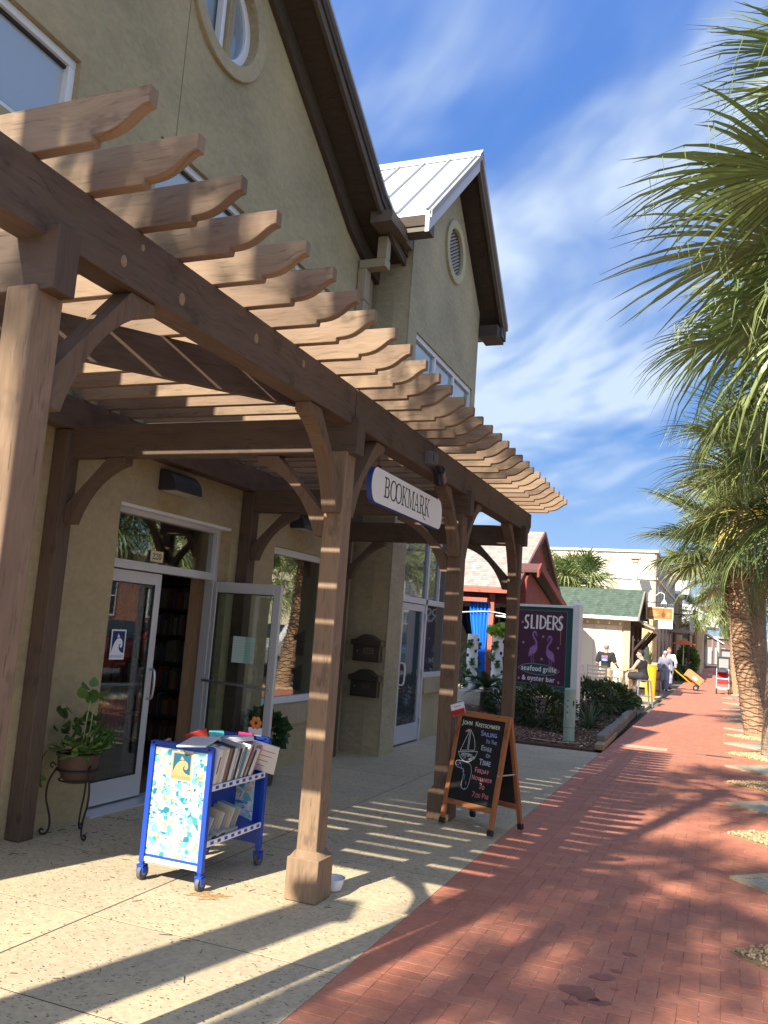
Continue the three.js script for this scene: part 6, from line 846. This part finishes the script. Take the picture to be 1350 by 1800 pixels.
// ================= people =================
// smooth union of tapered capsules, meshed with surface nets
function blob(bones, k = 0.03, cell = 0.014, grow = 0) {
  const lo = [1e9, 1e9, 1e9], hi = [-1e9, -1e9, -1e9]; for (const b of bones) for (let a = 0; a < 3; a++) { const r = Math.max(b[6], b[7]) + grow + 0.03; lo[a] = Math.min(lo[a], b[a] - r, b[a + 3] - r); hi[a] = Math.max(hi[a], b[a] + r, b[a + 3] + r); }
  const n = lo.map((l, a) => Math.ceil((hi[a] - l) / cell) + 2), F = new Float32Array(n[0] * n[1] * n[2]).fill(1), at = (i, j, l) => (l * n[1] + j) * n[0] + i;
  for (const b of bones) {                               // splat each bone into its own box
    const R0 = Math.max(b[6], b[7]) + grow + 0.07, mn = [0, 1, 2].map((a) => Math.max(0, Math.floor((Math.min(b[a], b[a + 3]) - R0 - lo[a]) / cell))), mx = [0, 1, 2].map((a) => Math.min(n[a] - 1, Math.ceil((Math.max(b[a], b[a + 3]) + R0 - lo[a]) / cell)));
    const d = [b[3] - b[0], b[4] - b[1], b[5] - b[2]], dd = d[0] * d[0] + d[1] * d[1] + d[2] * d[2] || 1e-9, sx = b[8] ?? 1;
    for (let l = mn[2]; l <= mx[2]; l++) for (let j = mn[1]; j <= mx[1]; j++) for (let i = mn[0]; i <= mx[0]; i++) {
      const x = lo[0] + i * cell - b[0], y = lo[1] + j * cell - b[1], z = (lo[2] + l * cell - b[2]), t = clamp((x * d[0] + y * d[1] + z * d[2]) / dd, 0, 1), ex = x - d[0] * t, ey = y - d[1] * t, ez = (z - d[2] * t) * sx, v = Math.sqrt(ex * ex + ey * ey + ez * ez) - mix(b[6], b[7], t) - grow, o = at(i, j, l), f = F[o], h = Math.max(k - Math.abs(f - v), 0) / k; F[o] = Math.min(f, v) - h * h * k * 0.25;
    }
  }
  const idx = new Map(), P = [], ix = [], vert = (i, j, l) => { const key = at(i, j, l); if (idx.has(key)) return idx.get(key); let c = 0, x = 0, y = 0, z = 0; const e = (a, b2, c2, d2, e2, f2) => { const u = F[at(i + a, j + b2, l + c2)], w = F[at(i + d2, j + e2, l + f2)]; if ((u < 0) !== (w < 0)) { const t = u / (u - w); x += mix(a, d2, t); y += mix(b2, e2, t); z += mix(c2, f2, t); c++; } }; for (const [p, q] of [[0, 0], [1, 0], [0, 1], [1, 1]]) { e(0, p, q, 1, p, q); e(p, 0, q, p, 1, q); e(p, q, 0, p, q, 1); } P.push(lo[0] + (i + x / c) * cell, lo[1] + (j + y / c) * cell, lo[2] + (l + z / c) * cell); idx.set(key, P.length / 3 - 1); return P.length / 3 - 1; };
  for (let l = 1; l < n[2] - 1; l++) for (let j = 1; j < n[1] - 1; j++) for (let i = 1; i < n[0] - 1; i++) {
    const s = F[at(i, j, l)] < 0; const quad = (a, b, c, d, f) => (f ? ix.push(a, c, b, a, d, c) : ix.push(a, b, c, a, c, d));
    if (s !== F[at(i + 1, j, l)] < 0) quad(vert(i, j - 1, l - 1), vert(i, j, l - 1), vert(i, j, l), vert(i, j - 1, l), !s);
    if (s !== F[at(i, j + 1, l)] < 0) quad(vert(i - 1, j, l - 1), vert(i, j, l - 1), vert(i, j, l), vert(i - 1, j, l), s);
    if (s !== F[at(i, j, l + 1)] < 0) quad(vert(i - 1, j - 1, l), vert(i, j - 1, l), vert(i, j, l), vert(i - 1, j, l), !s);
  }
  const g = new THREE.BufferGeometry(); g.setAttribute('position', new THREE.Float32BufferAttribute(P, 3)); g.setIndex(ix); g.computeVertexNormals(); return clean(g);
}
const B = (a, b, r0, r1 = r0, sz) => [...a, ...b, r0, r1, sz];
const skinM = mat(0.5, 0.3, 0.21, 0.6), shirtBlack = mat(0.018, 0.018, 0.02, 0.85), tanCloth = mat(0.42, 0.31, 0.19, 0.85);
function hand(w, dir, curl = 0.5) {                 // palm and five separate bent fingers
  const D = V3(...dir).normalize(), up = Math.abs(D.y) > 0.8 ? V3(0, 0, 1) : V3(0, 1, 0), S = V3().crossVectors(D, up).normalize(), N = V3().crossVectors(S, D).normalize(), g = [], W = V3(...w), pt = (f, s, n) => W.clone().addScaledVector(D, f).addScaledVector(S, s).addScaledVector(N, n).toArray();
  const pm = new THREE.SphereGeometry(1, 12, 9); pm.scale(0.045, 0.018, 0.052); const q = new THREE.Matrix4().makeBasis(S, N, D); pm.applyMatrix4(q); pm.translate(...pt(0.05, 0, 0)); g.push(pm);
  [[-0.03, 0.07], [-0.01, 0.08], [0.01, 0.075], [0.029, 0.058]].forEach(([s, L]) => { g.push(rod(pt(0.085, s, 0), pt(0.085 + L * 0.5, s * 1.1, -0.02 * curl), 0.0095, 0.009, 7), rod(pt(0.085 + L * 0.5, s * 1.1, -0.02 * curl), pt(0.085 + L * (1 - 0.25 * curl), s * 1.1, -0.075 * curl), 0.009, 0.007, 7)); });
  g.push(rod(pt(0.03, -0.04, 0), pt(0.065, -0.066, -0.012), 0.011, 0.01, 7), rod(pt(0.065, -0.066, -0.012), pt(0.1, -0.06, -0.025), 0.01, 0.008, 7)); return g;
}
// J: joints in metres, figure facing +z
function person(label, pos, turn, J, o) {
  const t = thing('person', label, 'person', pos); t.rotation.y = turn; const s = o.s ?? 1, h = J.head, hd = [h[0], h[1], h[2]], fx = J.face ?? [0, 0, 1], F = (f, u, r = 0) => [h[0] + fx[0] * f + fx[2] * r, h[1] + u, h[2] + fx[2] * f - fx[0] * r];
  const arm = (k) => [B(J['sh' + k], J['el' + k], 0.052 * s, 0.042 * s), B(J['el' + k], J['wr' + k], 0.041 * s, 0.027 * s)], leg = (k) => [B(J['hip' + k], J['kn' + k], 0.088 * s, 0.058 * s), B(J['kn' + k], mid(J['kn' + k], J['an' + k], 0.35), 0.056 * s, 0.058 * s), B(mid(J['kn' + k], J['an' + k], 0.35), J['an' + k], 0.058 * s, 0.035 * s)];
  function mid(a, b, u) { return a.map((v, i) => mix(v, b[i], u)); }
  const chest = J.chest, pel = J.pelvis, sh = 0.02;
  const torso = [B(mid(J.shL, chest, 0.35), mid(J.shR, chest, 0.35), 0.085 * s, 0.085 * s, 1.1), B(chest, mid(chest, pel, 0.6), 0.135 * s, 0.12 * s, 1.15), B(mid(chest, pel, 0.6), pel, 0.12 * s, 0.135 * s, 1.1), B([chest[0] - 0.05, chest[1], chest[2]], [chest[0] + 0.05, chest[1], chest[2]], 0.125 * s, 0.125 * s, 1.2), B(J.hipL, J.hipR, 0.1 * s, 0.1 * s)];
  const foot = (k) => [B([J['an' + k][0], J['an' + k][1] - 0.035, J['an' + k][2] - 0.03], [J['an' + k][0] + (J['to' + k]?.[0] ?? 0), J['an' + k][1] - 0.045 + (J['to' + k]?.[1] ?? 0), J['an' + k][2] + (J['to' + k]?.[2] ?? 0.15)], 0.04 * s, 0.032 * s)];
  const headB = [B(F(-0.012, 0.03), F(0.0, 0.045), 0.088, 0.085), B(F(0.03, -0.03), F(0.04, -0.065), 0.062, 0.045), B(F(0.088, 0.01), F(0.1, -0.015), 0.012, 0.017), B(F(0, 0, 0.083), F(0, -0.025, 0.083), 0.014, 0.012), B(F(0, 0, -0.083), F(0, -0.025, -0.083), 0.014, 0.012), B(F(-0.02, -0.05), mid(chest, J.shL.map((v, i) => (v + J.shR[i]) / 2), 1.15), 0.056, 0.066)];
  const all = [...torso, ...headB, ...arm('L'), ...arm('R'), ...leg('L'), ...leg('R'), ...foot('L'), ...foot('R')], sub = (a, b) => [b[0] - a[0], b[1] - a[1], b[2] - a[2]];
  part('body', t, [blob(all), ...hand(J.wrL, J.hdL ?? sub(J.elL, J.wrL)), ...hand(J.wrR, J.hdR ?? sub(J.elR, J.wrR))], o.skin ?? skinM);
  const sl = o.sleeve ?? 0.6, cut = (k) => (sl <= 0 ? [] : sl <= 1 ? [B(J['sh' + k], mid(J['sh' + k], J['el' + k], sl), 0.058 * s, 0.054 * s)] : [B(J['sh' + k], J['el' + k], 0.055 * s, 0.047 * s), B(J['el' + k], mid(J['el' + k], J['wr' + k], sl - 1), 0.046 * s, 0.034 * s)]);
  part('shirt', t, blob([...torso.slice(0, 4), ...cut('L'), ...cut('R')], 0.03, 0.014, 0.014), o.shirt);
  const pl = o.pant ?? 1.95, pc = (k) => (pl <= 1 ? [B(J['hip' + k], mid(J['hip' + k], J['kn' + k], pl), 0.1 * s, 0.088 * s)] : [B(J['hip' + k], J['kn' + k], 0.096 * s, 0.072 * s), B(J['kn' + k], mid(J['kn' + k], J['an' + k], pl - 1), 0.07 * s, 0.055 * s)]);
  part('trousers', t, blob([B(mid(chest, pel, 0.8), pel, 0.125 * s, 0.14 * s, 1.1), torso[4], ...pc('L'), ...pc('R')], 0.03, 0.014, 0.012), o.pants);
  part('shoe', t, blob(foot('L'), 0.02, 0.012, 0.012), o.shoes ?? black); part('shoe', t, blob(foot('R'), 0.02, 0.012, 0.012), o.shoes ?? black);
  if (o.hair) part('hair', t, blob([B(F(-0.03, 0.05), F(-0.015, 0.06), 0.09, 0.09), B(F(-0.055, 0.0), F(-0.05, -0.04), 0.06, 0.04), ...(o.fringe ? [B(F(0.04, 0.1), F(0.02, 0.1), 0.04, 0.05)] : [])], 0.03, 0.011), o.hair);
  if (o.cap) { part('cap', t, blob([B(F(-0.012, 0.07), F(0.0, 0.075), 0.094, 0.09)], 0.02, 0.011), o.cap); part('cap_peak', t, blob([B(F(0.07, 0.075, -0.035), F(0.07, 0.075, 0.035), 0.02), B(F(0.135, 0.06, -0.02), F(0.135, 0.06, 0.02), 0.014)], 0.06, 0.008), o.cap); }
  const dot = (f, u, r, z, m) => part(z, t, new THREE.SphereGeometry(0.0115, 8, 6).translate(...F(f, u, r)), m); if (o.glasses) part('sunglasses', t, [new THREE.SphereGeometry(0.026, 10, 8).scale(1, 0.8, 0.5).translate(...F(0.088, 0.012, 0.034)), new THREE.SphereGeometry(0.026, 10, 8).scale(1, 0.8, 0.5).translate(...F(0.088, 0.012, -0.034)), rod(F(0.09, 0.018, -0.03), F(0.09, 0.018, 0.03), 0.004)], black); else { dot(0.078, 0.01, 0.034, 'eye', black); dot(0.078, 0.01, -0.034, 'eye', black); }
  part('mouth', t, new THREE.SphereGeometry(0.02, 10, 6).scale(1.1, 0.3, 0.5).translate(...F(0.082, -0.06)), mat(0.35, 0.12, 0.1, 0.6));
  return t;
}
{
  const m1 = person('person in black T-shirt, khaki shorts and pale cap standing at the high table, back turned', [-3.36, 0, -28], Math.PI - 0.15, { head: [0, 1.63, 0.03], face: [-0.2, 0, 0.98], chest: [0, 1.29, 0], pelvis: [0, 0.94, 0], shL: [0.2, 1.43, 0], elL: [0.27, 1.15, -0.02], wrL: [0.27, 0.96, 0.16], shR: [-0.2, 1.43, 0], elR: [-0.28, 1.17, 0.02], wrR: [-0.32, 1.05, 0.22], hipL: [0.1, 0.9, 0], knL: [0.11, 0.5, 0.02], anL: [0.12, 0.08, -0.01], hipR: [-0.1, 0.9, 0], knR: [-0.12, 0.5, 0.03], anR: [-0.14, 0.08, 0] }, { shirt: shirtBlack, sleeve: 0.8, pants: tanCloth, pant: 1.0, cap: mat(0.5, 0.52, 0.56, 0.8), hair: mat(0.3, 0.26, 0.22, 0.9), s: 1.12 });
  part('shirt_print', m1, [new THREE.BoxGeometry(0.2, 0.13, 0.012).translate(0, 1.27, -0.168)], mat(0.06, 0.14, 0.6, 0.8)); part('shirt_print', m1, [new THREE.BoxGeometry(0.19, 0.05, 0.012).translate(0, 1.36, -0.166)], mat(0.6, 0.12, 0.22, 0.8)); part('shirt_print', m1, [new THREE.BoxGeometry(0.12, 0.05, 0.012).translate(0, 1.25, -0.171)], mat(0.5, 0.52, 0.7, 0.8));
  person('seated person in a black sleeveless top and dark shorts turned away on a bar stool', [-2.1, 0, -26.7], -1.95, { head: [0.0, 1.5, 0.13], face: [0.45, 0, 0.89], chest: [0, 1.17, 0.06], pelvis: [0, 0.86, 0], shL: [0.2, 1.3, 0.08], elL: [0.24, 1.07, 0.22], wrL: [0.12, 1.02, 0.42], shR: [-0.19, 1.3, 0.04], elR: [-0.28, 1.05, 0.1], wrR: [-0.22, 0.88, 0.3], hipL: [0.1, 0.87, 0.03], knL: [0.16, 0.86, 0.45], anL: [0.14, 0.44, 0.42], hipR: [-0.1, 0.87, 0.03], knR: [-0.2, 0.83, 0.43], anR: [-0.14, 0.42, 0.3] }, { shirt: shirtBlack, sleeve: 0, pants: mat(0.03, 0.03, 0.035, 0.85), pant: 0.72, hair: mat(0.03, 0.018, 0.012, 0.7), skin: mat(0.6, 0.37, 0.28, 0.6), fringe: 1, s: 1.1 });
  person('person walking towards the viewer in grey-blue top and trousers, cap and sunglasses', [-2.12, 0, -37.7], 0.05, { head: [0, 1.48, 0.03], face: [0, 0, 1], chest: [0, 1.18, 0], pelvis: [0, 0.86, 0], shL: [0.18, 1.3, 0], elL: [0.25, 1.05, -0.05], wrL: [0.26, 0.83, 0.04], shR: [-0.18, 1.3, 0], elR: [-0.25, 1.05, 0.05], wrR: [-0.25, 0.84, 0.17], hipL: [0.09, 0.83, 0], knL: [0.09, 0.46, 0.1], anL: [0.07, 0.08, 0.08], hipR: [-0.09, 0.83, 0], knR: [-0.08, 0.46, 0.02], anR: [-0.06, 0.12, -0.22], toR: [0, -0.03, 0.14] }, { shirt: mat(0.2, 0.21, 0.29, 0.85), sleeve: 1.9, pants: mat(0.24, 0.26, 0.36, 0.85), pant: 1.95, cap: mat(0.3, 0.3, 0.36, 0.8), glasses: 1, shoes: mat(0.06, 0.06, 0.1, 0.7), hair: mat(0.12, 0.08, 0.05, 0.8), s: 1.05 });
  person('person with reddish hair in a white shirt pulling the loaded hand truck', [-2.05, 0, -39.3], -0.2, { head: [0, 1.64, 0.05], face: [-0.2, 0, 0.98], chest: [0, 1.29, 0.03], pelvis: [0, 0.93, 0], shL: [0.2, 1.43, 0], elL: [0.27, 1.15, -0.06], wrL: [0.24, 0.95, -0.16], hdL: [0, -0.6, -0.8], shR: [-0.2, 1.43, 0.03], elR: [-0.27, 1.16, 0.05], wrR: [-0.26, 0.93, 0.16], hipL: [0.1, 0.9, 0], knL: [0.1, 0.5, 0.1], anL: [0.1, 0.08, 0.1], hipR: [-0.1, 0.9, 0], knR: [-0.1, 0.5, 0.03], anR: [-0.1, 0.1, -0.2], toR: [0, -0.03, 0.14] }, { shirt: mat(0.72, 0.74, 0.82, 0.85), sleeve: 1.9, pants: mat(0.3, 0.3, 0.36, 0.85), pant: 1.95, hair: mat(0.3, 0.09, 0.045, 0.8), fringe: 1, s: 1.08 });
}
// hand truck with a box
{
  const t = thing('hand_truck', 'yellow-handled hand truck tipped back with a load', 'hand truck', [-0.98, 0, -40.2]), ye = mat(0.75, 0.5, 0.03, 0.5); const a = [-0.86, 0.86, 0.62];
  for (const s of [-0.18, 0.18]) part('rail', t, rod([0, 0.14, s], [a[0], a[1], a[2] + s * 0.7], 0.026), ye); part('handle', t, tube([[a[0], a[1], a[2] - 0.126], [a[0] - 0.08, a[1] + 0.04, a[2]], [a[0], a[1], a[2] + 0.126]], 0.03, 16), ye);
  for (let i = 1; i < 5; i++) part('crossbar', t, rod([a[0] * i / 5, 0.14 + (a[1] - 0.14) * i / 5, a[2] * i / 5 - 0.17], [a[0] * i / 5, 0.14 + (a[1] - 0.14) * i / 5, a[2] * i / 5 + 0.17], 0.014), ye);
  for (const s of [-0.24, 0.24]) { const w = part('wheel', t, new THREE.TorusGeometry(0.09, 0.035, 10, 22).translate(0.02, 0.126, s), black); part('hub', w, new THREE.CylinderGeometry(0.06, 0.06, 0.04, 14).rotateX(Math.PI / 2).translate(0.02, 0.126, s), steel); }
  part('toe_plate', t, rod([0.06, 0.1, 0], [0.3, 0.36, 0.02], 0.02), black);
  const bxm = one('cardboard_box', 'orange-brown cardboard carton riding on the tipped hand truck', 'carton', bx(-0.36, 0.36, 0, 0.34, -0.24, 0.24, 0.012), mat(0.55, 0.25, 0.11, 0.85), [-1.14, 0.42, -40.05]); bxm.rotation.set(0, 0.3, -0.62); part('label', bxm, [bx(-0.1, 0.1, 0.08, 0.2, 0.2405, 0.244)], white);
}
// stroller
{
  const t = thing('stroller', 'red and white pushchair with a dark hood parked by the palm', 'pushchair', [0.12, 0, -39.2]), sv = mat(0.65, 0.66, 0.68, 0.4, { metalness: 0.4 });
  for (const s of [-0.24, 0.24]) { part('frame_tube', t, tube([[s, 1.05, -0.42], [s, 0.72, -0.18], [s, 0.35, 0.12], [s, 0.12, 0.36]], 0.018), sv); part('frame_tube', t, tube([[s, 0.6, -0.05], [s, 0.3, -0.2], [s, 0.12, -0.34]], 0.018), sv); for (const z of [0.36, -0.36]) { const w = part('wheel', t, new THREE.TorusGeometry(0.09, 0.026, 8, 20).rotateY(Math.PI / 2).translate(s, 0.117, z), black); part('rim', w, new THREE.CylinderGeometry(0.066, 0.066, 0.03, 14).rotateZ(Math.PI / 2).translate(s, 0.117, z), white); } }
  part('handle', t, tube([[-0.24, 1.05, -0.42], [0, 1.07, -0.45], [0.24, 1.05, -0.42]], 0.022), black); part('seat', t, [bx(-0.2, 0.2, 0.42, 0.47, -0.12, 0.25, 0.02)], mat(0.6, 0.02, 0.03, 0.8)); part('backrest', t, bx(-0.2, 0.2, 0, 0.5, -0.03, 0.03, 0.02).rotateX(-0.35).translate(0, 0.45, -0.12), mat(0.6, 0.02, 0.03, 0.8)); part('footrest', t, bx(-0.16, 0.16, 0.2, 0.23, 0.26, 0.4, 0.01), white); part('tray', t, bx(-0.22, 0.22, 0.62, 0.66, 0.12, 0.26, 0.015), white);
  part('hood', t, new THREE.SphereGeometry(0.27, 18, 10, 0, Math.PI * 2, 0, 1.3).scale(0.95, 0.75, 1).translate(0, 0.86, -0.12), mat(0.05, 0.05, 0.06, 0.8)); part('basket', t, bx(-0.2, 0.2, 0.2, 0.3, -0.3, 0.1, 0.02), mat(0.5, 0.5, 0.52, 0.8));
}
// bar table, stools, bag, chairs, planter
{
  const t = thing('bar_table', 'round pale yellow bar table between the two people', 'table', [-2.72, 0, -27.4]); part('top', t, new THREE.CylinderGeometry(0.42, 0.42, 0.035, 32).translate(0, 1.0, 0), mat(0.62, 0.5, 0.25, 0.5)); part('stem', t, rod([0, 0.03, 0], [0, 0.98, 0], 0.04), steel); part('base', t, new THREE.CylinderGeometry(0.28, 0.3, 0.03, 24).translate(0, 0.015, 0), steel);
  const stool = (label, x, z, a) => { const s = thing('bar_stool', label, 'stool', [x, 0, z], 'metal bar stools'); s.rotation.y = a; part('seat', s, bx(-0.2, 0.2, 0.74, 0.77, -0.2, 0.2, 0.012), steel); for (const [p, q] of [[-1, -1], [1, -1], [1, 1], [-1, 1]]) part('leg', s, rod([p * 0.23, 0, q * 0.23], [p * 0.17, 0.74, q * 0.17], 0.028, 0.028), steel); for (const [p, q, r, v] of [[-1, -1, 1, -1], [1, -1, 1, 1], [1, 1, -1, 1], [-1, 1, -1, -1]]) part('foot_rail', s, rod([p * 0.205, 0.3, q * 0.205], [r * 0.205, 0.3, v * 0.205], 0.012), steel); if (label.includes('behind')) part('backrest', s, tube([[-0.2, 0.76, -0.18], [-0.2, 1.0, -0.2], [0.2, 1.0, -0.2], [0.2, 0.76, -0.18]], 0.018), steel); };
  stool('silver bar stool carrying the seated person', -2.1, -26.7, 0.3); stool('silver bar stool behind the standing person with a curved back', -3.1, -26.9, 0.9);
  const r = one('black_bag', 'round black bag on the pale slab under the bar stool', 'bag', blob([B([-0.12, 0.17, 0], [0.12, 0.16, 0], 0.15, 0.15), B([0, 0.1, 0], [0, 0.24, 0], 0.14, 0.1)], 0.08, 0.015), mat(0.02, 0.02, 0.022, 0.7), [-2.35, 0.006, -26.3]); part('strap', r, tube([[-0.1, 0.28, 0], [0, 0.42, 0.02], [0.1, 0.28, 0]], 0.014), black);
  const ch = (label, x, z, a) => { const p = thing('lounge_chair', label, 'chair', [x, 0.006, z]); p.rotation.y = a; const m = mat(0.2, 0.2, 0.22, 0.5, { metalness: 0.4 }); for (const s of [-0.28, 0.28]) { part('side_frame', p, tube([[s, 0, 0.3], [s, 0.62, 0.28], [s, 0.64, -0.2], [s, 1.1, -0.36]], 0.026, 24), m); part('back_leg', p, rod([s, 0, -0.34], [s, 0.62, -0.22], 0.024), m); } for (let i = 0; i < 5; i++) part('back_slat', p, bx(-0.27, 0.27, -0.03, 0.03, -0.01, 0.01).rotateX(-0.3).translate(0, 0.62 + i * 0.11, -0.22 - i * 0.033), m); for (let i = 0; i < 5; i++) part('seat_slat', p, bx(-0.27, 0.27, 0.43, 0.45, -0.2 + i * 0.1, -0.13 + i * 0.1), m); };
  ch('dark metal patio chair right behind the white sign post', -3.72, -25.6, 2.6); ch('dark metal patio chair between the sign post and the standing person', -3.5, -26.6, 3.4);
  const y = thing('yellow_planter', 'tall yellow planter with spiky plants behind the seated person', 'planter', [-2.16, 0, -30.3]); part('tub', y, [new THREE.CylinderGeometry(0.27, 0.2, 1.12, 4, 1).rotateY(Math.PI / 4).translate(0, 0.56, 0)], mat(0.72, 0.42, 0.02, 0.5)); part('rim', y, new THREE.CylinderGeometry(0.29, 0.28, 0.06, 4).rotateY(Math.PI / 4).translate(0, 1.13, 0), mat(0.72, 0.42, 0.02, 0.5));
  blades('spiky_plant', 'upright dark spiky leaves growing in the yellow planter', 'plant', [-2.2, 1.1, -30.3], 22, 0.62, 0.05, green(0.07, 0.09, 0.04), 1.05, 1.5, 0.05, 9);
  blades('ornamental_grass', 'pale feathery grass behind the bar table', 'grass', [-2.9, 0, -29.6], 60, 1.25, 0.02, green(0.32, 0.33, 0.13), 0.9, 1.5, 0.3, 12);
  const b = thing('barrel', 'dark wooden barrel tub beside the yellow planter', 'barrel', [-2.25, 0, -33]); part('staves', b, new THREE.CylinderGeometry(0.26, 0.22, 0.8, 18).translate(0, 0.4, 0), wood(0.09, 0.05, 0.035)); for (const h of [0.2, 0.6]) part('hoop', b, new THREE.CylinderGeometry(0.26, 0.255, 0.04, 18).translate(0, h, 0), blackMetal);
  const gb = one('grey_bin', 'pale grey bin beside the walking person', 'bin', bx(-0.3, 0.3, 0.02, 1.05, -0.28, 0.28, 0.04), mat(0.5, 0.5, 0.5, 0.6), [-2.6, 0, -38.2]); part('lid', gb, bx(-0.32, 0.32, 1.05, 1.1, -0.3, 0.3, 0.02), mat(0.4, 0.4, 0.4, 0.6));
}
renderer.render(scene, camera);
